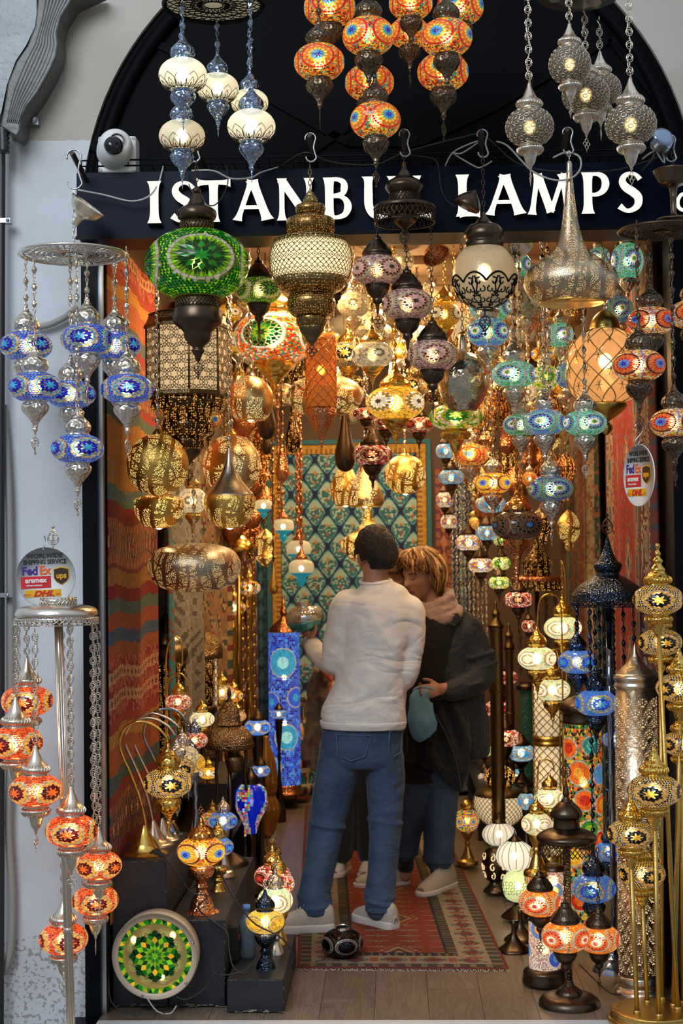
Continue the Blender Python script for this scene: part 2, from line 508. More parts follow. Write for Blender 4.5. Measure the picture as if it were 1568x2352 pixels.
# rings: (r0, r1, count, shape, colours, phase)   radii as a share of the medallion radius
STAR = lambda a, b, c, m: [(0.0, .44, 7, 'kite', [a, shade(a, .75)], 0), (.20, .84, 7, 'kite', [b, shade(b, .7)], .5), (.44, .70, 7, 'kite', [b, shade(b, .6)], 0),
       (.78, .90, 34, 'quad', [c, shade(c, .6)], 0), (.92, 1.03, 24, 'quad', [m, shade(m, .55)], 0)]
SUN = lambda a, b, c, d, m: [(0.0, .28, 7, 'kite', [a], 0), (.12, .46, 14, 'kite', [b], .5), (.34, .64, 14, 'kite', [c], 0), (.52, .80, 14, 'kite', [d], .5),
        (.70, .86, 28, 'tri_in', [d, c], 0), (.88, 1.03, 28, 'quad', [m], 0)]
PAT = {
 'blue': dict(K=4, R=.66, rings=STAR(H['cyan'], H['dkblue'], H['cyan'], H['mirror']), bg='tri', cols=[H['dkblue'], H['cyan'], H['blue'], H['mirror']], cell=.12),
 'skyblue': dict(K=4, R=.66, rings=STAR(H['cyan'], H['blue'], H['cyan'], H['mirror']), bg='tri', cols=[H['blue'], H['cyan'], H['sky'], H['mirror']], cell=.12),
 'orange': dict(K=4, R=.66, rings=STAR(H['orange'], H['dkred'], H['amber'], H['mirror']), bg='tri', cols=[H['red'], H['orange'], H['dkred'], H['mirror']], cell=.12),
 'goldblack': dict(K=4, R=.66, rings=STAR(H['gold'], H['black'], H['amber'], H['mirror']), bg='tri', cols=[H['black'], H['gold'], H['mirror'], H['black']], cell=.12),
 'yellow': dict(K=4, R=.66, rings=STAR(H['yellow'], H['gold'], H['yellow'], H['grey']), bg='tri', cols=[H['yellow'], H['gold'], H['mirror'], H['amber']], cell=.12),
 'redsun': dict(K=4, R=.70, rings=SUN(H['dkblue'], H['cyan'], H['yellow'], H['orange'], H['red']), bg='gran', cols=[H['orange'], H['red'], H['amber'], H['dkred'], H['yellow'], H['teal']], cell=.075),
 'ambersun': dict(K=4, R=.70, rings=SUN(H['dkblue'], H['sky'], H['yellow'], H['amber'], H['dkred']), bg='gran', cols=[H['amber'], H['orange'], H['yellow'], H['dkred'], H['gold']], cell=.075),
 'orangesun': dict(K=4, R=.66, rings=SUN(H['red'], H['ivory'], H['orange'], H['red'], H['mirror']), bg='band', cols=[H['orange'], H['amber'], H['orange'], H['mirror'], H['dkred']], cell=.075),
 'tealsun': dict(K=4, R=.70, rings=SUN(H['green'], H['ivory'], H['sky'], H['dkteal'], H['aqua']), bg='band', cols=[H['teal'], H['green'], H['aqua'], H['mirror'], H['sky']], cell=.075),
 'bluesun': dict(K=4, R=.70, rings=SUN(H['green'], H['ivory'], H['cyan'], H['dkblue'], H['aqua']), bg='band', cols=[H['teal'], H['blue'], H['sky'], H['mirror'], H['green']], cell=.075),
 'purple': dict(K=4, R=.68, rings=SUN(H['black'], H['pink'], H['pink'], H['plum'], H['mirror']), bg='band', cols=[H['mauve'], H['pink'], shade(H['mauve'], .45), H['mirror'], H['plum']], cell=.07),
 'multi': dict(K=4, R=.68, rings=SUN(H['dkblue'], H['sky'], H['red'], H['orange'], H['maroon']), bg='band', cols=[H['ivory'], H['yellow'], H['red'], H['mirror'], H['blue']], cell=.075),
 'green': dict(K=4, R=.66, rings=[(0, .30, 8, 'kite', [H['green']], 0), (.14, .46, 8, 'kite', [H['dkgreen']], .5), (.3, .64, 16, 'kite', [H['green'], H['dkgreen']], 0), (.48, .82, 16, 'kite', [H['dkgreen']], .5), (.66, .9, 40, 'tri_in', [H['lime'], shade(H['lime'], .5)], 0), (.92, 1.05, 24, 'quad', [H['mirror']], 0)], bg='tri', cols=[H['dkgreen'], H['lime'], H['green'], H['mirror']], cell=.10),
 'limegreen': dict(K=4, R=.66, rings=STAR(H['lime'], H['green'], H['lime'], H['ivory']), bg='gran', cols=[H['lime'], H['green'], H['ivory'], H['yellow']], cell=.11),
 'red': dict(K=4, R=.66, rings=STAR(H['red'], H['maroon'], H['rose'], H['ivory']), bg='gran', cols=[H['red'], H['ivory'], H['maroon'], H['rose']], cell=.11),
 'whitestar': dict(K=4, R=.64, rings=[(0, .5, 6, 'kite', [H['ivory']], 0), (.24, .60, 6, 'kite', [H['cream']], .5), (.60, .64, 22, 'quad', [H['grey']], 0), (.64, .9, 20, 'quad', [H['ivory']], 0), (.92, .96, 30, 'quad', [H['grey']], 0)], bg='gran', cols=[H['cream'], shade(H['mint'], .8), H['cream']], cell=.08),
 'cream': dict(K=4, R=.64, rings=[(0, .3, 6, 'kite', [H['ivory']], 0), (.16, .5, 8, 'kite', [shade(H['grey'], .5)], .5), (.5, .9, 20, 'quad', [H['cream']], 0), (.9, 1.0, 20, 'quad', [H['ivory'], H['grey']], 0)], bg='gran', cols=[H['cream'], shade(H['cream'], .7), H['mirror']], cell=.08),
 'yellowbig': dict(K=4, R=.68, rings=SUN(H['black'], H['ivory'], H['ivory'], shade(H['gold'], .3), H['amber']), bg='gran', cols=[H['amber'], H['yellow'], H['gold'], shade(H['gold'], .4)], cell=.07),
 'brownsun': dict(K=4, R=.74, rings=SUN(H['sky'], H['dkbrown'], H['brown'], H['black'], H['brown']), bg='gran', cols=[H['brown'], shade(H['brown'], .6), H['dkbrown'], H['grey']], cell=.07),
 'pinkgran': dict(K=6, R=.30, rings=[(0, .4, 6, 'kite', [H['rose']], 0), (.3, .9, 10, 'kite', [H['ivory']], .5)], bg='gran', cols=[H['ivory'], H['red'], H['orange'], H['maroon'], H['pink']], cell=.11),
 'multigran': dict(K=5, R=.42, rings=SUN(H['blue'], H['cyan'], H['yellow'], H['orange'], H['ivory']), bg='gran', cols=[H['amber'], H['orange'], H['yellow'], H['blue'], H['green']], cell=.12),
 'skypatch': dict(K=4, R=.6, rings=[(0, .6, 8, 'kite', [H['cyan']], 0), (.3, .95, 8, 'kite', [H['sky']], .5)], bg='gran', cols=[H['cyan'], H['sky'], H['ltcyan'], H['mirror']], cell=.1),
 'clearmulti': dict(K=5, R=.45, rings=[(0, .5, 6, 'kite', [H['amber']], 0), (.4, .9, 8, 'kite', [H['blue'], H['red']], .5)], bg='gran', cols=[H['cream'], H['amber'], H['cream'], H['blue'], H['ivory']], cell=.12),
 'blackpurple': dict(K=5, R=.58, rings=[(0, .5, 6, 'kite', [H['black']], 0), (.3, .74, 6, 'kite', [H['black']], .5), (.74, .86, 26, 'quad', [H['mauve']], 0), (.9, 1.04, 18, 'quad', [H['mirror']], 0)], bg='gran', cols=[H['black'], H['black'], shade(H['plum'], .5)], cell=.12),
 'orangebig': dict(K=4, R=.60, rings=SUN(H['dkgreen'], H['lime'], H['green'], H['dkgreen'], H['ivory']), bg='gran', cols=[H['orange'], H['red'], H['amber'], H['teal'], H['orange'], H['ivory']], cell=.06),
}
def jit(c, rnd, a=.25):
 k = 1 + rnd.uniform(-a, a)
 return tuple(min(1.0, x * k) for x in c)
def ring_polys(rings, R, rnd):
 for (r0, r1, n, shape, cols, ph) in rings:
  for k in range(n):
   a = 2 * pi * (k + ph) / n
   d = pi / n * .9
   a0, b0 = r0 * R, r1 * R
   m = (a0 + b0) / 2
   if shape == 'kite':
    q = [(a0 + .01 * R, a), (m, a - d), (b0, a), (m, a + d)]
   elif shape == 'quad':
    q = [(a0, a - d), (b0 - .015 * R, a - d), (b0 - .015 * R, a + d), (a0, a + d)]
   elif shape == 'tri':
    q = [(a0, a - d), (b0, a), (a0, a + d)]
   else:
    q = [(a0, a), (b0, a - d), (b0, a + d)]
   yield q, jit(cols[k % len(cols)], rnd)
def mosaic_polys(pat, seed=1, coarse=1.0, latmax=1.22):
 """yields (list of direction functions' (lon, lat) or medallion polygons, colour)"""
 p = PAT[pat]
 rnd = random.Random(seed)
 Kn, R = p['K'], p['R']
 lons = [2 * pi * k / Kn for k in range(Kn)]
 for L in lons:
  for q, c in ring_polys(p['rings'], R, rnd):
   yield ('m', L, q, c)
 cell = p['cell'] * coarse
 rows = int(2 * latmax / cell)
 Rr = R * 1.07
 for i in range(rows):
  la0 = -latmax + 2 * latmax * i / rows
  la1 = la0 + 2 * latmax / rows
  lm = (la0 + la1) / 2
  n = max(8, int(2 * pi * (cos(lm) ** .8) / cell))
  for k in range(n):
   l0 = 2 * pi * (k + .5 * (i % 2)) / n
   l1 = l0 + 2 * pi / n * .9
   ln = (l0 + l1) / 2
   dmin, side = 9, 9
   for L in lons:
    dl = (ln - L + pi) % (2 * pi) - pi
    cd = sin(0) + cos(lm) * cos(dl)
    ang = math.acos(max(-1, min(1, cd)))
    dmin = min(dmin, ang)
    hl = (ln - L - pi / Kn + pi) % (2 * pi) - pi
    side = min(side, abs(hl))
   if dmin < Rr:
    continue
   t0, t1 = la0 + cell * .05, la1 - cell * .05
   cs = p['cols']
   if p['bg'] == 'gran':
    c = jit(rnd.choice(cs), rnd)
    yield ('s', 0, [(l0, t0), (l1, t0), (l1, t1), (l0, t1)], c)
   elif p['bg'] == 'band':
    if side < .05:
     c = jit(cs[4] if i % 2 else cs[3], rnd)
    elif .15 < side < .20:
     c = jit(cs[3], rnd)
    else:
     c = jit(rnd.choice(cs[:3]), rnd)
    yield ('s', 0, [(l0, t0), (l1, t0), (l1, t1), (l0, t1)], c)
   else:
    near = dmin < Rr + cell * .12
    if near:
     yield ('s', 0, [(l0, t0), (l1, t0), (l1, t1), (l0, t1)], jit(cs[3], rnd))
    else:
     yield ('s', 0, [(l0, t0), (l1, t0), ((l0 + l1) / 2, t1)], jit(cs[0], rnd))
     yield ('s', 0, [((l0 + l1) / 2 + .01, t1), (l1 + .01, t0), (l1 + (l1 - l0) / 2, t1)], jit(rnd.choice((cs[1], cs[2])), rnd, .35))
def mosaic_mesh(pat, h=.62, coarse=1.0, seed=1):
 def mk():
  b = MB()
  for kind, L, q, c in mosaic_polys(pat, seed, coarse):
   if kind == 'm':
    pts = [med_pt(L, r, a, h, .006) for r, a in q]
   else:
    pts = [sph(lo, la, h, .004) for lo, la in q]
   b.poly(pts, c)
  return b.mesh('mosaic_' + pat, 'tiles', smooth=False)
 return cached(('mos', pat, h, coarse), mk)
def shell_mesh(h=.62, mat='grout', seg=28, rows=14, ribs=None, r=.5, cut=1.36):
 def mk():
  b = MB()
  prof = [(sph(0, -cut + 2 * cut * i / rows, h)[0] * r / .5, sph(0, -cut + 2 * cut * i / rows, h)[2]) for i in range(rows + 1)]
  b.lathe(prof, seg, ribs, caps=False)
  return b.mesh('shell', mat)
 return cached(('shell', h, mat, seg, rows, ribs, r), mk)
# ------------------------------------------------------------------ metal fittings, all in units of the globe's diameter
def lathe_mesh(key, prof, mat, seg=24, ribs=None, smooth_sub=3, off=None, extra=None):
 def mk():
  b = MB()
  b.lathe(catmull(prof, smooth_sub) if smooth_sub else prof, seg, ribs)
  if extra:
   extra(b)
  return b.mesh(key if isinstance(key, str) else key[0], mat)
 return cached(('lathe', key, mat), mk)
# profiles start at the globe (z = 0) and run outwards
CAPS = {
 'onion': [(.22, 0), (.235, .03), (.21, .05), (.25, .10), (.262, .17), (.235, .25), (.16, .33), (.085, .41), (.05, .48), (.035, .56)],
 'onion_r': [(.22, 0), (.24, .03), (.21, .05), (.27, .10), (.275, .15), (.22, .21), (.16, .27), (.10, .38), (.05, .50), (.03, .58)],
 'dome': [(.30, 0), (.31, .03), (.29, .05), (.30, .08), (.25, .16), (.17, .26), (.13, .32), (.10, .33), (.085, .40), (.04, .42), (.03, .48)],
 'bell': [(.25, 0), (.28, .03), (.27, .10), (.19, .19), (.10, .26), (.06, .36), (.03, .44)],
 'small': [(.16, 0), (.2, .03), (.2, .1), (.1, .17), (.04, .24)],
}
CUPS = {
 'onion': [(.22, 0), (.235, -.03), (.215, -.05), (.26, -.10), (.265, -.16), (.235, -.23), (.16, -.32), (.09, -.41), (.055, -.49), (.05, -.54), (.06, -.56), (.03, -.60), (.012, -.66)],
 'onion_r': [(.21, 0), (.23, -.03), (.2, -.05), (.27, -.09), (.275, -.14), (.22, -.19), (.15, -.23), (.12, -.32), (.09, -.41), (.04, -.48), (.02, -.56)],
 'cup': [(.24, 0), (.25, -.02), (.235, -.05), (.23, -.12), (.19, -.20), (.11, -.28), (.09, -.30), (.10, -.33), (.085, -.39), (.04, -.43), (.03, -.56), (.012, -.62)],
 'flute': [(.24, 0), (.26, -.03), (.25, -.06), (.18, -.15), (.10, -.24), (.05, -.30), (.06, -.33), (.015, -.42)],
 'small': [(.16, 0), (.19, -.03), (.17, -.1), (.08, -.2), (.03, -.28)],
}
def rib_rings(rz, n, r, amp, seg=24):
 def f(b):
  for (rr, z) in rz:
   pts = [((rr + 0 * k) * cos(2 * pi * k / seg), rr * sin(2 * pi * k / seg), z) for k in range(seg)]
   b.tube(pts, r, 4, closed=True)
 return f
def cap_mesh(kind, mat, up=True):
 prof = (CAPS if up else CUPS)[kind]
 sg = 1 if up else -1
 ribs = None
 extra = None
 if kind == 'onion_r':
  def extra(b):
   n = 26
   for k in range(n):    # twisted ribs around the belly
    a = 2 * pi * k / n
    pts = [(rr * cos(a + t), rr * sin(a + t), sg * z) for rr, z, t in ((.235, .06, 0), (.276, .10, .05), (.284, .13, .1), (.262, .17, .15), (.215, .215, .2))]
    b.tube(pts, .009, 4)
 elif kind in ('dome', 'cup'):
  def extra(b):
   for z, rr in (((.05, .305), (.07, .305)) if up else ((-.03, .255), (-.055, .245))):
    b.ring((0, 0, z), rr, .010, n=24)
   for k in range(10):
    a = 2 * pi * k / 10
    b.tube([(rr * cos(a), rr * sin(a), z) for rr, z in (((.302, .085), (.256, .16), (.178, .255)) if up else ((.235, -.10), (.196, -.195), (.115, -.275)))], .007, 4)
 elif kind == 'onion' and mat in ('bronze_emboss',):
  def extra(b):
   for k in range(6):
    a = 2 * pi * k / 6
    for s_ in (-1, 1):
     b.tube([(rr * cos(a + s_ * t), rr * sin(a + s_ * t), sg * z) for rr, z, t in ((.245, .08, .1), (.272, .15, .42), (.24, .25, .36), (.165, .335, .12))], .008, 4)
 return lathe_mesh((('cap_' if up else 'cup_') + kind,), prof, mat, 24, ribs, 2, extra=extra)
def ornament_mesh(mat, tip='leaf'):
 """flat openwork teardrop that closes the lamp below, in globe units"""
 def mk():
  b = MB()
  r = .010
  if tip == 'leaf':
   L = .40
   out = [(0, 0, 0)] + [(.095 * sin(pi * min(1, (t / 10) ** .8)) * (1 - .15 * (t / 10)), 0, -.06 - .27 * t / 10) for t in range(11)]
   for s_ in (1, -1):
    b.tube([(s_ * x, 0, z) for x, y, z in out], r, 4)
    b.ring((s_ * .038, 0, -.17), .034, r * .8, 'y', 8, 3)
    b.ring((s_ * .030, 0, -.245), .026, r * .8, 'y', 8, 3)
   b.ring((0, 0, -.11), .028, r * .8, 'y', 8, 3)
   b.ring((0, 0, -.29), .02, r * .8, 'y', 6, 3)
   b.tube([(0, 0, -.1), (0, 0, -.34)], r * .7, 3)
   b.extrude([(0, -.006, -.33), (.03, -.006, -.365), (0, -.006, -.41), (-.03, -.006, -.365)], (0, .012, 0))
  elif tip == 'clover':
   for (x, z) in ((0, -.10), (.05, -.17), (-.05, -.17), (0, -.24)):
    b.ring((x, 0, z), .042, r, 'y', 10, 4)
   b.tube([(0, 0, 0), (0, 0, -.07)], r, 4)
   b.tube([(0, 0, -.28), (0, 0, -.36)], [r, r * .4], 4)
  else:   # bead point
   b.lathe(catmull([(.012, 0), (.03, -.02), (.01, -.05), (.014, -.12), (.006, -.22)], 2), 8)
  return b.mesh('ornament', mat)
 return cached(('orn', mat, tip), mk)
def chain_mesh(L, style, mat, unit=1.0):
 """hanging chain of length L metres (starts at 0, goes up), divided by unit for a scaled parent"""
 def mk():
  b = MB()
  u = 1 / unit
  if style == 'wire':
   b.tube([(0, 0, 0), (0, 0, L * u)], .0022 * u, 5)
   return b.mesh('wire', mat)
  z = 0.0
  i = 0
  if style == 'link':
   while z < L:
    b.ring((0, 0, (z + .0095) * u), .0095 * u, .0017 * u, 'y' if i % 2 else 'x', 8, 4, sx=.55, sz=1.15)
    z += .0175
    i += 1
  elif style == 'bead':     # long openwork beads joined by links
   while z < L:
    b.ring((0, 0, (z + .008) * u), .008 * u, .0015 * u, 'y', 8, 4, sx=.6)
    z += .014
    if z + .03 < L:
     b.lathe([(.0015 * u, z * u), (.0060 * u, (z + .006) * u), (.0085 * u, (z + .014) * u), (.0060 * u, (z + .022) * u), (.0015 * u, (z + .028) * u)], 7, (7, .15))
     z += .028
    b.ring((0, 0, (z + .008) * u), .008 * u, .0015 * u, 'x', 8, 4, sx=.6)
    z += .014
   b.tube([(.004 * u, .004 * u, 0)] + [(.004 * u * cos(k * 1.7), .004 * u * sin(k * 1.7), L * u * k / 10) for k in range(1, 11)], .0015 * u, 4)
  elif style == 'fil':      # flat openwork lozenges
   while z < L:
    b.ring((0, 0, (z + .007) * u), .007 * u, .0013 * u, 'x', 8, 3, sx=.6)
    z += .012
    if z + .03 < L:
     b.ring((0, 0, (z + .014) * u), .0135 * u, .0015 * u, 'y', 8, 4, sx=.75)
     b.ring((0, 0, (z + .014) * u), .007 * u, .0013 * u, 'y', 6, 3)
     z += .028
    else:
     z += .012
   b.tube([(.006 * u, .004 * u, 0)] + [(.006 * u * cos(k * 1.3), .004 * u, L * u * k / 12) for k in range(1, 13)], .0018 * u, 4)
  return b.mesh('chain', mat)
 return cached(('chain', round(L, 2), style, mat, round(unit, 3)), mk)
def bulb_mesh(mat='bulb', r=.15):
 return cached(('bulb', mat, r), lambda: (lambda b: (b.lathe([(r * sin(pi * i / 8), -r * cos(pi * i / 8) * 1.15) for i in range(9)], 12, caps=False), b.mesh('bulb', mat))[1])(MB()))
# ------------------------------------------------------------------ one hanging globe lamp
STY = {
 'silver': dict(metal='silver', cap='onion', cup='onion', tip='leaf', chain='bead'),
 'silver_r': dict(metal='silver_rib', cap='onion_r', cup='onion_r', tip='clover', chain='fil'),
 'bronze': dict(metal='bronze', cap='dome', cup='cup', tip='clover', chain='link'),
 'bronze_e': dict(metal='bronze_emboss', cap='onion', cup='onion', tip='leaf', chain='bead'),
 'chrome': dict(metal='chrome_blue', cap='onion', cup='onion', tip='point', chain='bead'),
 'gold': dict(metal='gold', cap='onion', cup='onion', tip='point', chain='link'),
 'gold_r': dict(metal='gold', cap='onion_r', cup='onion_r', tip='point', chain='link'),
 'flute': dict(metal='gold', cap='bell', cup='flute', tip='point', chain='bead'),
 'black': dict(metal='black_unit', cap='onion', cup='onion', tip='leaf', chain='bead'),
 'copper': dict(metal='copper_unit', cap='bell', cup='small', tip='point', chain='bead'),
}
def globe_parts(E, pat, sty, lit, h=.62, rot=0.0, top=None, scale=1.0, tip=True, cup=True, cap=True, bulb=True, coarse=1.0, shell=None, tint=(1, 1, 1), chain_mat=None, hole=None):
 """fills the Empty E (origin at the globe's centre, scale = globe diameter) with the lamp's parts"""
 st = STY[sty]
 mt = st['metal']
 if pat:
  put('globe', shell_mesh(h), E, rot=(0, 0, rot), color=(*tint, lit))
  put('mosaic_tiles', mosaic_mesh(pat, h, coarse), E, rot=(0, 0, rot), color=(1, 1, 1, lit), kind='stuff')
 elif shell:
  put('globe', shell, E, rot=(0, 0, rot), color=(*tint, lit))
 if cap:
  put('cap', cap_mesh(st['cap'], mt, True), E, loc=(0, 0, h / 2 - .045), rot=(0, 0, rot))
 if cup:
  put('cup', cap_mesh(st['cup'], mt, False), E, loc=(0, 0, -h / 2 + .045), rot=(0, 0, rot))
  if tip:
   put('pendant_ornament', ornament_mesh(mt, st['tip']), E, loc=(0, 0, -h / 2 + .045 + CUPS[st['cup']][-1][1] + .02), rot=(0, 0, rot * .3 + .2))
 if bulb and lit > 0.15:
  put('bulb', bulb_mesh('bulb' if lit < 1.0 else 'bulb_hot', .16), E)
 if top is not None and top > 0.01:
  z0 = h / 2 - .045 + CAPS[st['cap']][-1][1] - .03
  L = top - z0 * scale
  if L > .015:
   put('chain', chain_mesh(L, st['chain'], chain_mat or mt, scale), E, loc=(0, 0, z0))
CEIL = 2.92
OCC = []      # (x, y, z low, z high, radius) of what already hangs
def occupy(x, y, z, s, h, top):
 return [(x, y, z - h * s / 2, z + h * s / 2, s / 2), (x, y, z - h * s / 2 - .5 * s, z + h * s / 2 + .5 * s, .15 * s), (x, y, z, top, .010)]
def clash(a):
 t = 0.0
 for (x, y, z0, z1, r) in a:
  for (X, Y_, Z0, Z1, R_) in OCC:
   if z0 < Z1 and Z0 < z1:
    d = r + R_ - sqrt((x - X) ** 2 + (y - Y_) ** 2)
    if d > 0:
     t += d
 return t
def fit_depth(px, py, wpx, Y, h, top, reach=.9):
 """nearest depth at which the lamp hangs clear of the others"""
 best = None
 for i in range(60):
  dy = (i + 1) // 2 * .04 * (1 if i % 2 else -1)
  if abs(dy) > reach or Y + dy < 5.62 and Y >= 5.6 or Y + dy > 9.6:
   continue
  c = P(px, py, Y + dy)
  a = occupy(c.x, c.y, c.z, wpx * K(px, py, Y + dy), h, top)
  t = clash(a)
  if best is None or t < best[0] - 1e-4:
   best = (t, Y + dy, a)
  if t == 0:
   break
 OCC.extend(best[2])
 return best[1], best[0]
def py_of(px, Y, z):
 a, b_ = P(px, 1000, Y).z, P(px, 2000, Y).z
 return 1000 + (z - a) / (b_ - a) * 1000
def pendant(px, py, wpx, Y, pat, sty, label, lit=.8, h=.62, rot=None, top_z=None, group=None, cat='lamp', name='mosaic_pendant_lamp', **kw):
 Y, _t = fit_depth(px, py, wpx, Y, h, CEIL if top_z is None else top_z)
 c = P(px, py, Y)
 s = wpx * K(px, py, Y)
 if rot is None:
  rot = random.Random(int(px * 7 + py)).uniform(0, 6.28)
 E = thing(name, label, cat, c, 0, group, s)
 tz = (CEIL if top_z is None else top_z) - c.z
 globe_parts(E, pat, sty, lit, h, rot, tz, s, **kw)
 return E
# ------------------------------------------------------------------ turned things measured in photo pixels
def turned(name, label, cat, cx, Y, parts, group=None, base_y=None, refy=None, rotz=0.0):
 """parts: (part name, material, [(half width, y), ...] in photo pixels from top to bottom, options)"""
 ys = [y for p in parts for (_r, y) in p[2]]
 by = base_y if base_y is not None else max(ys)
 ref = P(cx, refy if refy is not None else sum(ys) / len(ys), Y)
 x0 = ref.x
 kx = K(cx, by, Y)
 z_of = lambda y: P(cx, y, Y).z
 zb = z_of(by)
 E = thing(name, label, cat, (x0, Y, zb), rotz, group)
 for p in parts:
  pn, mt, pr = p[0], p[1], p[2]
  op = p[3] if len(p) > 3 else {}
  prof = [(r * kx, z_of(y) - zb) for r, y in pr]
  lit = op.get('lit', 0.0)
  if op.get('lattice'):
   b = MB()
   lattice(b, catmull(prof, op.get('sub', 3)) if op.get('smooth', True) else prof, **op['lattice'])
   o = b.build(pn, mt, E, kind='stuff')
   continue
  if op.get('smooth', True):
   prof = catmull(prof, op.get('sub', 3))
  b = MB()
  b.lathe(prof, op.get('seg', 28), op.get('ribs'), caps=op.get('caps', True), sq=op.get('sq'))
  o = b.build(pn, mt, E, smooth=not op.get('flat', False), color=(*op.get('tint', (1, 1, 1)), lit))
  if op.get('rot'):
   o.rotation_euler = (0, 0, op['rot'])
 return E, zb, kx, z_of
def prof_at(prof, t):
 """point along a profile by share of its height"""
 z0, z1 = prof[0][1], prof[-1][1]
 z = z0 + (z1 - z0) * t
 for i in range(len(prof) - 1):
  a, b = prof[i], prof[i + 1]
  if (a[1] - z) * (b[1] - z) <= 0 and abs(a[1] - b[1]) > 1e-9:
   u = (z - a[1]) / (b[1] - a[1])
   return a[0] + (b[0] - a[0]) * u, z
 return prof[-1]
def lattice(b, prof, n=24, turns=.5, r=.0012, steps=14, seg=3, dots=False, off=.0008):
 for s_ in (-1, 1):
  for k in range(n):
   pts = []
   for i in range(steps + 1):
    rr, z = prof_at(prof, i / steps)
    a = 2 * pi * k / n + s_ * turns * 2 * pi * i / steps
    pts.append(((rr + off) * cos(a), (rr + off) * sin(a), z))
   b.tube(pts, r, seg)
def rod(name, mat, pts, r, parent=None, seg=8, smooth=2, kind=None):
 b = MB()
 b.tube(catmull([tuple(p) for p in pts], smooth) if smooth else pts, r, seg)
 return b.build(name, mat, parent, kind=kind)
# ------------------------------------------------------------------ the setting
YF = 5.40
XL, XR = P(236, 1300, YF).x, P(1552, 1300, YF).x
XWL = P(197, 1300, YF).x
YB = 10.32
ARC = P(890, 481, YF)
ARR = 707 * K(890, 481, YF)
ZSIGN0 = P(880, 548, 5.4).z + .05
def struct(o):
 o['kind'] = 'structure'
 return o
def plaster():
 b = N('painted_plaster')
 p = b.n('BsdfPrincipled')
 p.inputs['Roughness'].default_value = 0.85
 g = b.n('NewGeometry')
 s = b.n('SeparateXYZ')
 b.l(g.outputs['Position'], s.inputs[0])
 n1 = b.n('TexNoise', Scale=14.0, Detail=4.0)
 b.l(g.outputs['Position'], n1.inputs['Vector'])
 n2 = b.n('TexNoise', Scale=2.2, Detail=5.0)
 b.l(g.outputs['Position'], n2.inputs['Vector'])
 edge = P(120, 322, YF).z
 h = b.math('ADD', s.outputs['Z'], b.math('MULTIPLY', n1.outputs[0], 0.03))
 up = b.math('GREATER_THAN', h, edge + 0.015)
 mx = b.n('Mix', data_type='RGBA')
 b.l(up, mx.inputs[0])
 mx.inputs[6].default_value = (*hx('d6dade'), 1)
 mx.inputs[7].default_value = (*hx('bdb6aa'), 1)
 m2 = b.n('Mix', data_type='RGBA')
 m2.blend_type = 'MULTIPLY'
 b.l(b.math('MULTIPLY', b.math('SUBTRACT', n2.outputs[0], 0.42), 1.3), m2.inputs[0])
 b.l(mx.outputs[2], m2.inputs[6])
 m2.inputs[7].default_value = (*hx('c4b6a4'), 1)
 # small chips and grime near the ground
 n3 = b.n('TexNoise', Scale=60.0, Detail=2.0)
 b.l(g.outputs['Position'], n3.inputs['Vector'])
 low = b.math('MULTIPLY', b.math('LESS_THAN', h, b.math('MULTIPLY', n2.outputs[0], 0.55)), b.math('GREATER_THAN', n3.outputs[0], 0.56))
 chips = b.math('MAXIMUM', low, b.math('GREATER_THAN', n3.outputs[0], 0.755))
 m3 = b.n('Mix', data_type='RGBA')
 b.l(b.math('MULTIPLY', chips, 0.55), m3.inputs[0])
 b.l(m2.outputs[2], m3.inputs[6])
 m3.inputs[7].default_value = (*hx('6a625a'), 1)
 b.l(m3.outputs[2], p.inputs['Base Color'])
 bp = b.n('Bump', Strength=0.25, Distance=0.01)
 b.l(n1.outputs[0], bp.inputs['Height'])
 b.l(bp.outputs[0], p.inputs['Normal'])
 return b.done(p.outputs[0])
M['plaster'] = plaster()
M['black_paint'] = plain('satin_black_paint', (0.003, 0.004, 0.006), 0.4, 0.0, ('noise', 3.0, 0.1), spec=.1)
M['sign_blue'] = plain('navy_sign_sheet', (0.0010, 0.0045, 0.018), 0.40, spec=.09)
M['tympanum'] = plain('black_joinery', (0.0018, 0.002, 0.0028), 0.6, spec=.06)
M['alu'] = plain('grey_aluminium', (0.42, 0.45, 0.48), 0.35, 1.0)
M['letter'] = emit('lit_letter_face', (1.0, 0.95, 0.83), 1.15)
M['letter_side'] = plain('letter_return', (0.02, 0.02, 0.025), 0.4)
M['ceiling'] = plain('warm_ceiling', (0.40, 0.27, 0.16), 0.8, var=(3, .3))
M['inner_wall'] = plain('warm_inner_wall', (0.10, 0.06, 0.035), 0.85, var=(3, .2))
M['street'] = plain('stone_paving', (0.20, 0.19, 0.18), 0.7, bump=('noise', 20, 0.3), var=(6, .3))
M['zinc'] = plain('weathered_zinc', (0.10, 0.10, 0.092), 0.45, 0.35, ('noise', 30, 0.4), var=(9, .55))
M['hose'] = plain('grey_conduit', (0.36, 0.34, 0.31), 0.55)
M['black_pipe'] = plain('black_pipe', (0.02, 0.02, 0.022), 0.4)
M['white_plastic'] = plain('white_plastic', (0.72, 0.72, 0.70), 0.4)
M['cloth'] = painted('woven_wool', 0.95, (500, 0.5), 0.0)
M['dark_glass'] = plain('dark_lens', (0.01, 0.01, 0.012), 0.08)
M['chain_wood'] = plain('rusty_arm', (0.06, 0.045, 0.035), 0.6, 0.5)
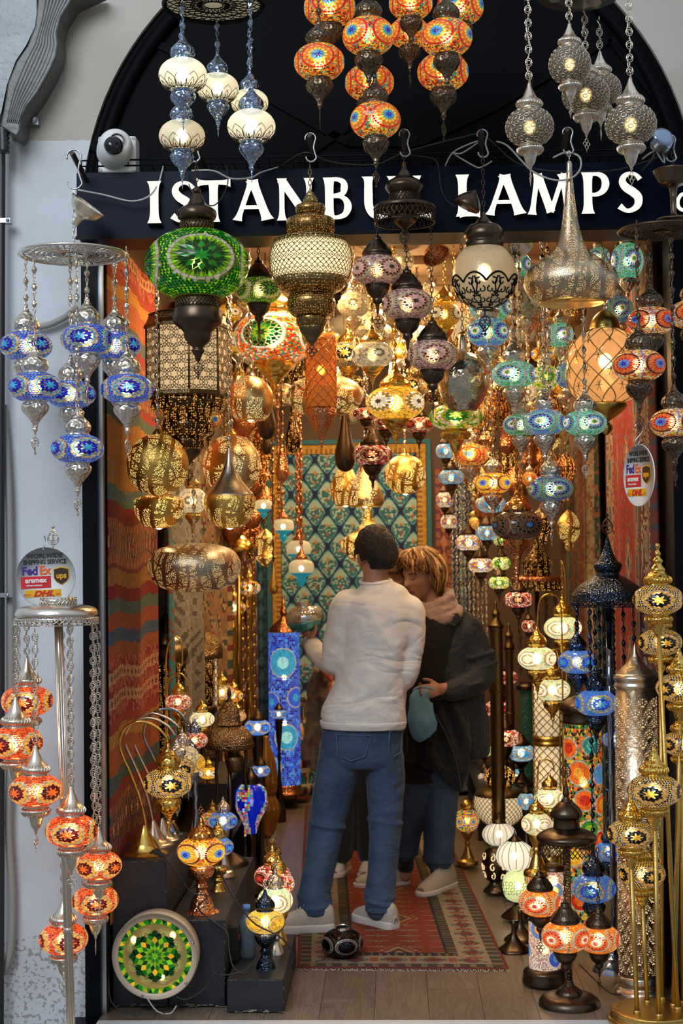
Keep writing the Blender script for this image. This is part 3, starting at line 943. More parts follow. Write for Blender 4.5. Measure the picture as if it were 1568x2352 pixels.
# facade wall round the arch (front face and reveal)
b = MB()
zt, xl, xr, zb = 4.2, -3.2, 3.4, -0.12
arc = []
nA = 48
zs = ARC.z
for i in range(nA + 1):
 a = pi - pi * i / nA
 arc.append((ARC.x + ARR * cos(a), ARC.z + ARR * sin(a)))
xa, xb = arc[0][0], arc[-1][0]
xwr = P(1585, 1300, YF).x
def outer(x, z):
 """point of the outer rectangle seen along the ray from the arch centre"""
 dx, dz = x - ARC.x, max(z - ARC.z, 1e-6)
 t = 1e9
 if dx < -1e-9: t = min(t, (xl - ARC.x) / dx)
 if dx > 1e-9: t = min(t, (xr - ARC.x) / dx)
 t = min(t, (zt - ARC.z) / dz)
 return (ARC.x + dx * t, ARC.z + dz * t)
for i in range(nA):
 p0, p1 = arc[i], arc[i + 1]
 q0, q1 = outer(*p0), outer(*p1)
 ring_ = [(p0[0], YF, p0[1]), (p1[0], YF, p1[1]), (q1[0], YF, q1[1])]
 if abs(q0[0] - q1[0]) > 1e-6 and abs(q0[1] - q1[1]) > 1e-6:
  ring_.append((xl if q0[0] < 0 else xr, YF, zt))
 ring_.append((q0[0], YF, q0[1]))
 b.poly(ring_)
 b.poly([(p1[0], YF, p1[1]), (p0[0], YF, p0[1]), (p0[0], YF + .3, p0[1]), (p1[0], YF + .3, p1[1])])
o = b.build('wall_front', 'plaster', smooth=False)
struct(o)
b = MB()
b.box((xl, YF, zb), (XWL, YF + .3, zs))
struct(b.build('wall_left', 'plaster', smooth=False))
b = MB()
b.box((xwr, YF, zb), (xr, YF + .3, zs))
struct(b.build('wall_right', 'plaster', smooth=False))
# black joinery in the arch with its raised mouldings
b = MB()
pts = [(ARC.x + ARR * cos(pi - pi * i / 40), YF + .02, ARC.z + ARR * sin(pi - pi * i / 40)) for i in range(41)]
b.extrude(pts + [(xb, YF + .02, ZSIGN0 - .03), (xa, YF + .02, ZSIGN0 - .03)], (0, .05, 0))
tym = struct(b.build('wall_upper', 'tympanum', smooth=False))
b = MB()
b.tube([(ARC.x + (ARR - .05) * cos(pi - pi * i / 40), YF + .012, ARC.z + (ARR - .05) * sin(pi - pi * i / 40)) for i in range(41)], .028, 6)
struct(b.build('trim_1', 'tympanum', None))
for i, seg_ in enumerate([((345, 95), (270, 210)), ((270, 210), (215, 350)), ((345, 95), (560, 195)), ((560, 195), (800, 330)), ((800, 330), (960, 330)),
       ((960, 330), (1130, 250)), ((1130, 250), (1400, 90)), ((1400, 90), (1500, 220)), ((1500, 220), (1550, 330)), ((700, 360), (800, 290)), ((800, 290), (930, 290))]):
 b = MB()
 p0, p1 = P(*seg_[0], YF + .022), P(*seg_[1], YF + .022)
 d = (p1 - p0).normalized()
 n_ = Vector((-d.z, 0, d.x)) * .014
 b.extrude([p0 - n_, p1 - n_, p1 + n_, p0 + n_], (0, -.014, 0))
 struct(b.build('trim_%d' % (i + 2), 'tympanum', None, smooth=False))
# door frame, inner reveal, threshold
b = MB()
b.box((XWL - .005, YF - .03, -.12), (XL - .012, YF + .16, ZSIGN0 + .02))
struct(b.build('door_1', 'black_paint', smooth=False))
b = MB()
b.box((XL - .012, YF - .005, 0), (XL + .004, YF + .10, ZSIGN0 - .02))
struct(b.build('trim_20', 'alu', smooth=False))
b = MB()
b.box((XR, YF + .02, -.12), (xwr + .02, YF + .16, ZSIGN0 + .02))
struct(b.build('door_2', 'black_paint', smooth=False))
b = MB()
b.box((XL - .01, YF - .02, ZSIGN0 - .05), (XR + .02, YF + .12, ZSIGN0 + .06))
struct(b.build('trim_21', 'black_paint', smooth=False))
b = MB()
b.box((XL - .01, YF - .015, ZSIGN0 - .028), (XR + .02, YF - .005, ZSIGN0 - .020))
struct(b.build('trim_22', 'alu', smooth=False))
zth = 0.0
b = MB()
b.box((XL - .01, YF - .30, -.12), (XR + .03, YF - .085, .002))
struct(b.build('trim_23', 'white_plastic', smooth=False))
b = MB()
b.box((-6, -4, -.2), (6, YF + .02, -.12))
struct(b.build('ground', 'street', smooth=False))
# shop room
XRI = XR + .02
XLI = XL - .012
b = MB()
b.box((XLI - .1, YF + .16, -.02), (XLI, YB, 3.05))
struct(b.build('wall_west', 'inner_wall', smooth=False))
b = MB()
b.box((XRI, YF + .16, -.02), (XRI + .1, YB, 3.05))
struct(b.build('wall_east', 'inner_wall', smooth=False))
b = MB()
b.box((XLI - .1, YB, -.02), (XRI + .1, YB + .1, 3.05))
struct(b.build('wall_back', 'inner_wall', smooth=False))
b = MB()
b.box((XLI - .1, YF + .22, 2.935), (XRI + .1, YB + .1, 3.1))
for i in range(9):
 y = 5.75 + i * .5
 b.box((XLI, y, 2.90), (XRI, y + .06, 2.94))
struct(b.build('ceiling', 'ceiling', smooth=False))
# laminate floor, every plank a piece
def plank_mat():
 b = N('oak_laminate')
 p = b.n('BsdfPrincipled')
 tc = b.n('TexCoord')
 oi = b.n('ObjectInfo')
 mp = b.n('Mapping')
 mp.inputs['Scale'].default_value = (9.0, 1.1, 1.0)
 cmb = b.n('CombineXYZ')
 b.l(b.math('MULTIPLY', oi.outputs['Random'], 40.0), cmb.inputs[0])
 b.l(b.math('MULTIPLY', oi.outputs['Random'], 13.0), cmb.inputs[1])
 va = b.n('VectorMath')
 b.l(tc.outputs['Object'], va.inputs[0])
 b.l(cmb.outputs[0], va.inputs[1])
 b.l(va.outputs[0], mp.inputs[0])
 nz = b.n('TexNoise', Scale=1.6, Detail=3.0, Distortion=0.8)
 b.l(mp.outputs[0], nz.inputs['Vector'])
 rg = b.math('FRACT', b.math('MULTIPLY', nz.outputs[0], 9.0))
 fn = b.n('TexNoise', Scale=22.0, Detail=2.0)
 b.l(mp.outputs[0], fn.inputs['Vector'])
 f = b.math('ADD', b.math('MULTIPLY', rg, 0.55), b.math('MULTIPLY', fn.outputs[0], 0.5))
 r = b.n('ValToRGB')
 r.color_ramp.elements[0].color = (*hx('66574a'), 1)
 r.color_ramp.elements[1].color = (*hx('93816c'), 1)
 b.l(f, r.inputs[0])
 m2 = b.n('Mix', data_type='RGBA')
 m2.blend_type = 'MULTIPLY'
 b.l(b.math('MULTIPLY', oi.outputs['Random'], 0.35), m2.inputs[0])
 b.l(r.outputs[0], m2.inputs[6])
 m2.inputs[7].default_value = (.6, .58, .55, 1)
 b.l(m2.outputs[2], p.inputs['Base Color'])
 p.inputs['Roughness'].default_value = 0.33
 return b.done(p.outputs[0])
M['plank'] = plank_mat()
b = MB()
b.box((XLI - .1, YF - .085, -.12), (XRI + .1, YB, -.012))
flo = struct(b.build('floor', 'black_paint', smooth=False))
bw, bl = .192, 1.28
b = MB()
b.box((.0008, .0008, -.012), (bw - .0008, bl - .0008, 0))
plk = b.mesh('plank', 'plank', False)
nx = int((XRI - XLI) / bw) + 1
for i in range(nx):
 off = (.55 * i) % 1.0
 for j in range(-1, 5):
  y0 = YF - .08 + (j + off) * bl
  y1 = y0 + bl
  x0 = XLI + i * bw
  cy0, cy1 = max(y0, YF - .083), min(y1, YB)
  if cy1 - cy0 < .03:
   continue
  if cy0 == y0 and cy1 == y1:
   put('plank', plk, flo, (x0, y0, 0))
  else:
   b = MB()
   b.box((.0008, .0008, -.012), (bw - .0008, cy1 - cy0 - .0008, 0))
   b.build('plank', 'plank', flo, False, (x0, cy0, 0))
# ------------------------------------------------------------------ lit sign
SY = 5.17
pa, pb_ = P(176, 468, SY), P(1572, 448, SY)
zc = (pa.z + pb_.z) / 2
sh = 0.5 * 150 * K(800, 460, SY)
ang = 0.0
sg = thing('shop_sign', 'long navy fascia sign with glowing cream capital letters above the doorway', 'sign', ((pa.x + pb_.x) / 2, SY, zc - sh))
b = MB()
b.box((-(pb_.x - pa.x) / 2, 0, 0), ((pb_.x - pa.x) / 2, YF - SY - .02, 2 * sh))
b.build('box', 'sign_blue', sg, False)
b = MB()
b.box((-(pb_.x - pa.x) / 2 - .004, -.006, -.008), ((pb_.x - pa.x) / 2, .0, .004))
b.build('lower_edge', 'black_paint', sg, False)
def stem(x0, y0, x1, y1, w, fl=.07, n=10):
 return [((x0 + (x1 - x0) * t / n, y0 + (y1 - y0) * t / n), w + fl * abs(2 * t / n - 1) ** 5) for t in range(n + 1)]
def curve_(pts, ws):
 q = catmull([(p[0], p[1], w_) for p, w_ in zip(pts, ws)], 6)
 return [((x, y), w_) for x, y, w_ in q]
GL = {
 'I': [stem(.19, 0, .19, 1, .20, .14)],
 'S': [curve_([(.56, .80), (.47, .91), (.33, .945), (.19, .88), (.145, .745), (.23, .61), (.39, .50), (.51, .37), (.50, .19), (.37, .075), (.22, .06), (.07, .17)],
     [.13, .09, .09, .13, .17, .20, .21, .20, .17, .12, .10, .16])],
 'T': [stem(.4, 0, .4, .98, .20, .10), stem(.0, .935, .8, .935, .10, .13)],
 'A': [stem(.08, 0, .43, .98, .12, .12), stem(.43, 1.0, .80, 0, .20, .12), stem(.22, .33, .64, .33, .09, 0)],
 'N': [stem(.12, 0, .12, 1, .12, .12), stem(.76, 0, .76, 1, .12, .12), stem(.10, .98, .74, .03, .19, .02)],
 'B': [stem(.17, 0, .17, 1, .20, .10), curve_([(.15, .95), (.36, .95), (.50, .88), (.525, .74), (.46, .60), (.15, .54)], [.09, .10, .14, .17, .12, .08]),
   curve_([(.15, .54), (.42, .54), (.56, .45), (.61, .29), (.54, .12), (.38, .05), (.15, .05)], [.08, .09, .14, .18, .14, .10, .09])],
 'U': [curve_([(.16, 1.0), (.16, .9), (.16, .6), (.17, .30), (.27, .10), (.45, .05), (.62, .12), (.70, .32), (.71, .6), (.71, .9), (.71, 1.0)],
     [.32, .20, .20, .20, .17, .12, .12, .12, .12, .13, .24])],
 'L': [stem(.17, 0, .17, 1, .20, .12), stem(.10, .055, .58, .055, .11, .08)],
 'M': [stem(.10, 0, .24, .98, .12, .10), stem(.24, .98, .55, .06, .19, .02), stem(.55, .06, .86, .98, .11, .02), stem(.86, .98, .99, 0, .20, .12)],
 'P': [stem(.17, 0, .17, 1, .20, .12), curve_([(.15, .94), (.38, .95), (.54, .87), (.59, .71), (.53, .55), (.38, .46), (.15, .46)], [.10, .10, .15, .18, .15, .10, .08])],
 'o': [curve_([(.5, .35), (.4, .6), (.22, .62), (.08, .4), (.1, .15), (.25, .03), (.42, .08), (.5, .35)], [.14] * 8)],
}
def letter(ch, px, pyb, hpx, parent, Y, mats=('letter', 'letter_side'), depth=.035, name='letter', org=None):
 base = P(px, pyb, Y)
 u = hpx * K(px, pyb, Y)
 b = MB()
 for st_ in GL[ch]:
  Lp, Rp = [], []
  n = len(st_)
  for i, ((x, y), w_) in enumerate(st_):
   (xa_, ya_), (xb2, yb2) = st_[max(i - 1, 0)][0], st_[min(i + 1, n - 1)][0]
   dx, dy = xb2 - xa_, yb2 - ya_
   l_ = sqrt(dx * dx + dy * dy) or 1
   nx_, ny_ = -dy / l_ * w_ / 2, dx / l_ * w_ / 2
   Lp.append((x + nx_, y + ny_))
   Rp.append((x - nx_, y - ny_))
  vert = abs(st_[-1][0][1] - st_[0][0][1]) > .9
  if vert:
   Lp = [(x, min(max(y, 0), 1)) for x, y in Lp]
   Rp = [(x, min(max(y, 0), 1)) for x, y in Rp]
  for i in range(n - 1):
   q = [Lp[i], Lp[i + 1], Rp[i + 1], Rp[i]]
   b.poly([(x * u, 0, y * u) for x, y in q][::-1], None, 0)
  out = Lp + Rp[::-1]
  for i in range(len(out)):
   p0, p1 = out[i], out[(i + 1) % len(out)]
   b.poly([(p0[0] * u, 0, p0[1] * u), (p1[0] * u, 0, p1[1] * u), (p1[0] * u, depth, p1[1] * u), (p0[0] * u, depth, p0[1] * u)], None, 1)
 return b.build(name, list(mats), parent, False, loc=base - parent.location)
for ch, px in zip('ISTANBULLAMPS', (336, 389, 452, 537, 636, 740, 831, 936, 1046, 1117, 1212, 1334, 1416)):
 letter(ch, px, 513 - 25 * (px - 336) / 1144, 97, sg, SY - .035)
sg2 = thing('side_sign', 'cut off neighbouring letter glowing warm at the far end of the fascia', 'sign', P(1545, 492, SY - .02))
letter('o', 1552, 484, 60, sg2, SY - .03)
# wire ledge, cables and clamps above the sign
b = MB()
zl = P(800, 372, SY).z
for dz, yy in ((.0, SY - .01), (.02, SY - .01), (.0, SY + .12)):
 b.tube([(pa.x + .02, yy, zl + dz), (pb_.x, yy, zl + dz)], .003, 5)
for i in range(52):
 x = pa.x + .02 + (pb_.x - pa.x - .02) * i / 51
 b.tube([(x, SY - .01, zl + .02), (x, SY - .01, zl), (x, SY + .16, zl - .005)], .0018, 4)
tag(b.build('wire_tray', 'black_paint'), 'black wire cable tray running along the top of the navy sign', 'cable tray')
def cable(name, label, mat, pts, r, cat='cable', group=None):
 q = [P(*p) for p in pts]
 o = rod(name, mat, q, r, None, 6, 4)
 return tag(o, label, cat, group)
cable('cable', 'grey cable drooping from the silver cup across the left end of the sign', 'cable_grey', [(178, 436, 5.1), (240, 448, 5.12), (300, 462, 5.12), (340, 452, 5.12), (362, 425, 5.14), (372, 394, 5.16), (375, 380, 5.2)], .0032)
cable('cable', 'grey cable sagging over the top of the first letters', 'cable_grey', [(440, 392, 5.12), (490, 392, 5.12), (530, 410, 5.12), (575, 408, 5.12), (600, 396, 5.14), (640, 384, 5.18)], .003)
cable('cable', 'black cable looping down in front of the letter T', 'cable', [(520, 380, 5.16), (523, 420, 5.13), (505, 460, 5.13), (480, 472, 5.13), (440, 440, 5.13), (430, 395, 5.15)], .0022)
cable('cable', 'white cable tangle between the third and fourth hook', 'cable_grey', [(1022, 381, 5.12), (1040, 350, 5.1), (1080, 330, 5.08), (1100, 325, 5.08), (1060, 352, 5.08), (1040, 352, 5.1), (1090, 382, 5.1), (1105, 384, 5.1), (1130, 370, 5.1)], .0026)
cable('cable', 'thick grey cable looping from the fourth hook to the long gold drop', 'cable_grey', [(1140, 325, 5.08), (1165, 335, 5.06), (1200, 372, 5.05), (1225, 395, 5.05), (1270, 413, 5.0), (1310, 410, 4.98), (1332, 388, 4.98), (1330, 360, 5.0), (1300, 350, 5.02), (1270, 362, 5.05)], .0034)
cable('cable', 'black cable strung between the hooks over the middle of the sign', 'cable', [(640, 385, 5.15), (700, 350, 5.1), (760, 372, 5.12), (860, 378, 5.12), (930, 350, 5.1), (1050, 318, 5.08), (1110, 312, 5.05), (1180, 370, 5.1), (1260, 392, 5.1), (1400, 392, 5.1), (1480, 372, 5.1), (1550, 345, 5.08)], .0026)
cable('cable', 'black cable hanging from the tray before the letter L', 'cable', [(925, 355, 5.12), (995, 365, 5.12), (1008, 395, 5.12), (1012, 430, 5.12), (1025, 460, 5.12), (1045, 475, 5.12)], .002)
cable('cable', 'grey cable at the right end below the round clip lamp', 'cable_grey', [(1475, 365, 5.05), (1500, 348, 5.0), (1520, 350, 5.0), (1525, 375, 5.0), (1505, 345, 4.98)], .003)
cable('cable', 'thin black wire dropping before the black arch beside the silver lamps', 'cable', [(1203, -10, 4.8), (1206, 60, 4.85), (1212, 150, 4.9), (1225, 190, 4.95)], .0015)
def s_hook(px, py, Y, hpx, label, arm=True, lean=8):
 c = P(px, py, Y)
 k = K(px, py, Y)
 E = thing('steel_hook', label, 'hook', c)
 h = hpx * k
 pts = []
 for i in range(9):
  a = radians(200 - i * 27)
  pts.append((h * .17 * cos(a), 0, h * .78 + h * .17 * sin(a)))
 for i in range(9):
  a = radians(20 - i * 25)
  pts.append((h * .02 + h * .17 * cos(a + pi * 0) - h * .0, 0, h * .18 + h * .17 * sin(a)) if i else (h * .10, 0, h * .45))
 b = MB()
 b.tube(catmull(pts, 2), .0032, 6)
 b.build('hook', 'steel', E)
 if arm:
  b = MB()
  b.tube([(-.004, -.01, h * .86), (lean * k, .36, h * .35 - .02)], .010, 4)
  b.build('arm', 'chain_wood', E, smooth=False)
 return E
s_hook(446, 372, 5.0, 66, 'steel S hook on an iron arm above the green mosaic lantern')
s_hook(713, 372, 5.0, 70, 'steel S hook on an iron arm above the latticed brass lantern')
s_hook(929, 360, 5.0, 66, 'steel S hook on an iron arm above the dark bronze three globe fitting')
s_hook(1108, 362, 5.0, 68, 'steel S hook on an iron arm above the crackled glass ball')
s_hook(1304, 355, 5.0, 66, 'steel S hook on an iron arm above the long gold drop lamp')
s_hook(170, 435, 5.0, 96, 'rusty hook and arm at the left end carrying the blue globe chandelier')
s_hook(1540, 372, 5.0, 66, 'steel hook on an iron arm at the right end of the sign')
# dome security camera on the sign
E = thing('security_camera', 'white dome security camera resting on top of the sign left end', 'camera', P(266, 392, 5.14))
k = K(266, 350, 5.14)
b = MB()
b.box((-44 * k, .02, 0), (44 * k, .10, 84 * k))
o = b.build('mounting_plate', 'white_plastic', E, False)
bev = o.modifiers.new('b', 'BEVEL'); bev.width = .008; bev.segments = 3
b = MB()
b.lathe(catmull([(0, .07), (24 * k, .068), (36 * k, .045), (40 * k, .01), (39 * k, -.03), (36 * k, -.04)], 3), 28)
b.build('ball', 'white_plastic', E, loc=(-2 * k, -.005, 48 * k), rot=(radians(78), 0, radians(18)))
b = MB()
b.lathe(catmull([(0, .026), (12 * k, .024), (20 * k, .012), (22 * k, 0)], 3), 24)
b.build('lens', 'dark_glass', E, loc=(4 * k, -.072, 44 * k), rot=(radians(78), 0, radians(18)))
for dx, dz in ((-38, 78), (38, 78), (38, 6), (-38, 6)):
 b = MB()
 b.ring((0, 0, 0), 3.4 * k, .0012, 'y', 8, 4)
 b.build('screw', 'steel', E, loc=(dx * k, .017, dz * k))
# ------------------------------------------------------------------ left wall fittings
k = K(60, 150, 5.3)
E = thing('zinc_bracket', 'weathered grey curved metal gutter elbow high on the left wall', 'gutter', P(60, 312, 5.3))
o0 = E.location
outl = [(232, -30), (165, 0), (140, 40), (131, 75), (134, 100), (129, 130), (112, 168), (85, 215), (62, 245), (48, 272), (46, 300), (38, 314), (0, 290), (8, 250), (18, 190), (38, 140), (62, 105), (80, 60), (86, 0), (86, -30)]
b = MB()
b.extrude([P(x, y, 5.26) - o0 for x, y in outl][::-1], (0, .13, 0))
o = b.build('elbow', 'zinc', E, False)
bv = o.modifiers.new('b', 'BEVEL'); bv.width = .006; bv.segments = 2
for q in range(7):
 b = MB()
 f_ = .25 + q * .1
 pr = []
 for (rx, ry), (lx, ly) in (((165, 0), (86, 0)), ((140, 40), (82, 50)), ((131, 75), (70, 90)), ((134, 100), (62, 105)), ((129, 130), (40, 140)), ((112, 168), (28, 168)), ((85, 215), (18, 200)), ((62, 245), (12, 240)), ((48, 285), (6, 280))):
  pr.append(P(lx + (rx - lx) * f_, ly + (ry - ly) * f_, 5.26) - o0)
 b.tube(catmull([tuple(v) for v in pr], 3), .0022, 5)
 b.build('groove', 'zinc', E)
b = MB()
b.extrude([P(x, y, 5.29) - o0 for x, y in [(-40, -30), (84, -30), (84, 30), (80, 62), (60, 104), (36, 140), (16, 195), (2, 262), (-40, 262)]][::-1], (0, .1, 0))
b.build('flat_panel', plain('streaked_zinc', (0.15, 0.16, 0.165), 0.42, 0.4, ('noise', 40, .3), var=(7, .6)), E, False)
b = MB()
b.extrude([P(x, y, 5.37) - o0 for x, y in [(48, 262), (88, 267), (88, 286), (46, 284)]][::-1], (0, .03, 0))
b.build('fixing_strap', 'alu', E, False)
b = MB()
b.lathe([(0, .008), (7 * k, .006), (8.5 * k, .002), (8.5 * k, 0)], 16)
b.build('bolt', 'steel', E, loc=P(76, 274, 5.365) - o0, rot=(radians(90), 0, 0))
def hose(name, label, mat, pts, r, pitch=.008, cat='conduit', ribbed=True):
 q = [Vector(v) for v in catmull([tuple(P(*p)) for p in pts], 6)]
 L = sum((q[i + 1] - q[i]).length for i in range(len(q) - 1))
 n = int(L / (pitch / 2)) if ribbed else 40
 res, acc, i = [], 0.0, 0
 seglen = [(q[j + 1] - q[j]).length for j in range(len(q) - 1)]
 for m_ in range(n + 1):
  s_ = L * m_ / n
  while i < len(seglen) - 1 and acc + seglen[i] < s_:
   acc += seglen[i]
   i += 1
  t = (s_ - acc) / max(seglen[i], 1e-9)
  res.append(q[i].lerp(q[i + 1], min(t, 1)))
 b = MB()
 b.tube(res, [r * (1.0 if (j % 2 or not ribbed) else .8) for j in range(len(res))], 8)
 return tag(b.build(name, mat), label, cat)
hose('corrugated_conduit', 'grey corrugated conduit running down the left edge of the wall', 'hose', [(8, 930, 5.37), (16, 1050, 5.37), (22, 1200, 5.37), (24, 1500, 5.37), (24, 1700, 5.37), (20, 1900, 5.37), (28, 2060, 5.37), (24, 2180, 5.37), (8, 2235, 5.37)], .016)
hose('corrugated_conduit', 'short corrugated conduit slanting over the wall behind the blue globes', 'hose', [(80, 752, 5.37), (115, 745, 5.37), (150, 728, 5.37), (178, 705, 5.37)], .013)
hose('wall_pipe', 'black pipe down the left edge of the wall', 'black_pipe', [(4, 300, 5.34), (3, 700, 5.34), (2, 1200, 5.34), (2, 1800, 5.34), (0, 2400, 5.34)], .014, cat='pipe', ribbed=False)
hose('hose_collar', 'black ribbed hose collar hanging under the grey gutter elbow', 'black_pipe', [(6, 292, 5.28), (8, 320, 5.28), (8, 350, 5.28)], .024, .016)
for yy in (507, 1367):
 E = thing('pipe_clip', 'steel clip holding the pipe %s on the left edge' % ('below the gutter elbow' if yy == 507 else 'beside the left round shipping tag'), 'clip', P(10, yy, 5.33))
 b = MB()
 b.box((-.02, -.008, -.008), (.022, .03, .008))
 b.build('strap', 'alu', E, False)
 b = MB()
 b.lathe([(0, .006), (.006, .005), (.007, 0)], 12)
 b.build('screw', 'steel', E, loc=(.014, -.008, 0), rot=(radians(90), 0, 0))
# ------------------------------------------------------------------ woven goods, colour worked out per knot
def cloth(name, corners, nu, nv, fn, label, cat, group=None, thick=.006, wave=None):
 """corners: lower-left, lower-right, upper-right, upper-left in metres; fn(u, v) in metres -> colour"""
 a, b_, c, d = [Vector(v) for v in corners]
 base = (a + b_) / 2
 W, Hh = (b_ - a).length, (d - a).length
 nrm = (b_ - a).cross(d - a).normalized()
 vs, fs, cs = [], [], []
 for j in range(nv + 1):
  v = j / nv
  for i in range(nu + 1):
   u = i / nu
   p = (a * (1 - u) + b_ * u) * (1 - v) + (d * (1 - u) + c * u) * v - base
   if wave:
    p = p + nrm * wave(u, v)
   vs.append(tuple(p))
 for j in range(nv):
  for i in range(nu):
   q = j * (nu + 1) + i
   fs.append((q, q + 1, q + nu + 2, q + nu + 1))
   cs.append(fn((i + .5) / nu * W, (j + .5) / nv * Hh, W, Hh))
 m_ = MB()
 m_.v, m_.f, m_.c, m_.mi = vs, fs, cs, [0] * len(fs)
 o = m_.build(name, 'cloth', None, True, loc=base)
 s_ = o.modifiers.new('thickness', 'SOLIDIFY')
 s_.thickness = thick
 s_.offset = -1
 return tag(o, label, cat, group)
def hsh(*a):
 x = 0.0
 for i, q in enumerate(a):
  x += q * (12.9898 + i * 65.233)
 x = sin(x) * 43758.5453
 return x - math.floor(x)
KB = [(.16, 'a86a2c'), (.05, '4e5a48'), (.03, '8e2c20'), (.20, 'P'), (.03, '8e2c20'), (.06, '4a5850'), (.10, 'a5562c'), (.05, 'b47a34'), (.04, '9a3a24'), (.22, 'Q'), (.05, '9c5228'), (.05, '46566a'), (.06, '9a4a28'),
  (.05, '5a6456'), (.05, '8c2a20'), (.06, 'a86c30'), (.20, 'R'), (.05, '8c2a20'), (.06, '5a6a62'), (.09, 'ad7434')]
KT = sum(b_[0] for b_ in KB)
def kilim(u, v, W, Hh):
 v += .012 * sin(u * 9 + v * 3)
 t = v % KT
 rep = int(v / KT)
 for w_, c in KB:
  if t < w_:
   break
  t -= w_
 g = .82 + .3 * hsh(int(u * 260), int(v * 240)) - .1 * (int(v * 300) % 2)
 if c in 'PQR':
  s_ = .075 if c == 'P' else .05
  uu = (u % s_) / s_ - .5
  vv = t / w_ - .5
  if c == 'Q':
   rr = int((t / w_) * 5)
   vv = (t / w_ * 5) % 1 - .5
   k = abs(uu) + abs(vv)
   col = ['9a2c22', '3c4438', 'c08a60'][0 if k < .22 else 1 if k < .34 else 2] if rr % 2 else ('8e2c20' if hsh(int(u * 70), rr, int(v * 60)) > .5 else 'b0624a')
  else:
   k = abs(uu) * 1.0 + abs(vv) * 1.0
   cs = ['c9a070', '2f3a3c', 'a8481f', '3c4a48', 'a5602c'] if c == 'P' else ['b03020', '36403c', 'b98a4c', '8e2c20', 'a85a34']
   col = cs[min(4, int(k / .17))]
   if abs(vv) > .42:
    col = '3a3834' if (int(u * 90) % 2) else '9a3424'
 else:
  col = c
 return shade(H_(col), g * 1.3)
def H_(s, _m={}):
 if s not in _m:
  _m[s] = hx(s)
 return _m[s]
def folds(a, n, ph=0.0, hang=1.0):
 return lambda u, v: a * (sin(u * n * 2 * pi + ph + .6 * v) + .35 * sin(u * n * 5.1 + 2 + v)) * (.5 + .5 * (1 - v) * hang)
xw = XLI + .012
# kilims over the left wall
cloth('hanging_kilim', [(xw + .012, 5.44, .30), (xw + .03, 6.42, .30), (xw + .03, 6.42, 2.78), (xw + .012, 5.44, 2.78)], 110, 300, kilim,
  'tall rust orange striped kilim hanging down the left side of the doorway', 'carpet', 'carpets hanging on the shop walls', wave=folds(.008, 2.2))
def paisley(u, v, W, Hh):
 k = sin(u * 60 + 3 * sin(v * 20)) * sin(v * 55 + 2 * sin(u * 30))
 c = '9a8f7c' if k > .25 else ('6f6658' if k < -.45 else 'a59a86')
 if u < .05 or u > W - .05:
  c = '4f9496' if hsh(int(u * 80), int(v * 80)) > .3 else 'a8552f'
 return shade(H_(c), .8 + .3 * hsh(int(u * 150), int(v * 150)))
cloth('hanging_cloth', [(xw + .06, 6.5, .75), (xw + .12, 7.15, .75), (xw + .12, 7.15, 2.3), (xw + .06, 6.5, 2.3)], 60, 150, paisley,
  'pale grey paisley cloth with turquoise edge beside the striped kilim', 'cloth', 'carpets hanging on the shop walls', wave=folds(.03, 2.5))
def floral(cols, bg):
 def f(u, v, W, Hh):
  a = sin(u * 38) * sin(v * 31) + .5 * sin(u * 71 + v * 40)
  b2 = hsh(int(u * 60), int(v * 60))
  c = cols[int(b2 * len(cols))] if a > .35 else bg
  if u < .06 or u > W - .06:
   c = cols[int(v * 25) % len(cols)]
  return shade(H_(c), .75 + .4 * hsh(int(u * 120), int(v * 120)))
 return f
cloth('hanging_carpet', [(xw + .05, 7.25, .3), (xw + .14, 8.2, .3), (xw + .14, 8.2, 2.2), (xw + .05, 7.25, 2.2)], 60, 120, floral(['8c3b34', 'b98f66', '3e5a5a', 'c9a878'], 'a8805c'),
  'pink and cream flowered carpet hanging on the left wall behind the copper domes', 'carpet', 'carpets hanging on the shop walls', wave=folds(.03, 2.0, 1))
cloth('hanging_carpet', [(xw + .05, 8.3, .05), (xw + .16, 9.5, .05), (xw + .16, 9.5, 2.1), (xw + .05, 8.3, 2.1)], 60, 120, floral(['6e2b2c', '9a6a4a', 'b0a090', '5c3050'], '4a2426'),
  'dark red flowered carpet deep on the left wall behind the gold chains', 'carpet', 'carpets hanging on the shop walls', wave=folds(.03, 2.0, 2))
def ogee(u, v, W, Hh):
 a, c_ = .165, .235
 f = cos(2 * pi * u / a) + cos(2 * pi * v / c_)
 g = .8 + .35 * hsh(int(u * 220), int(v * 220))
 if abs(f) < .20:
  return shade(H_('2a2a4c'), g)
 if abs(f) < .42:
  return shade(H_('4f9aa2'), g)
 cu = u / a if f > 0 else u / a + .5
 cv = v / c_ if f > 0 else v / c_ + .5
 du, dv = (cu - round(cu)), (cv - round(cv))
 if du * du * a * a + (dv - .12) ** 2 * c_ * c_ < .00014:
  return H_('c8843c')
 if du * du * a * a + (dv + .14) ** 2 * c_ * c_ < .0001:
  return H_('b05a40')
 if dv > .12 or hsh(int(u * 90), int(v * 90)) > .68:
  return shade(H_('a9c0ac'), g)
 return shade(H_('3c6f72'), g)
def border(inner, bw_, c1, c2, c3, top=True):
 def f(u, v, W, Hh):
  m_ = min(u, W - u, (Hh - v) if top else 9)
  if m_ > bw_:
   return inner(u, v, W, Hh)
  s_ = (v if min(u, W - u) < (Hh - v) else u)
  t = m_ / bw_
  g = .8 + .35 * hsh(int(u * 200), int(v * 200))
  if t < .28:
   return shade(H_(c3), g)
  if t < .34 or t > .94:
   return shade(H_('3a2a30'), g)
  if t < .62:
   k = abs(((s_ * 14) % 1) - .5) * 2
   return shade(H_(c1 if (t - .34) / .28 < k else c2), g)
  return shade(H_(c2 if (int(s_ * 60) % 2) else 'a0602c'), g)
 return f
bl_, br_ = P(618, 1840, YB - .05), P(1000, 1840, YB - .05)
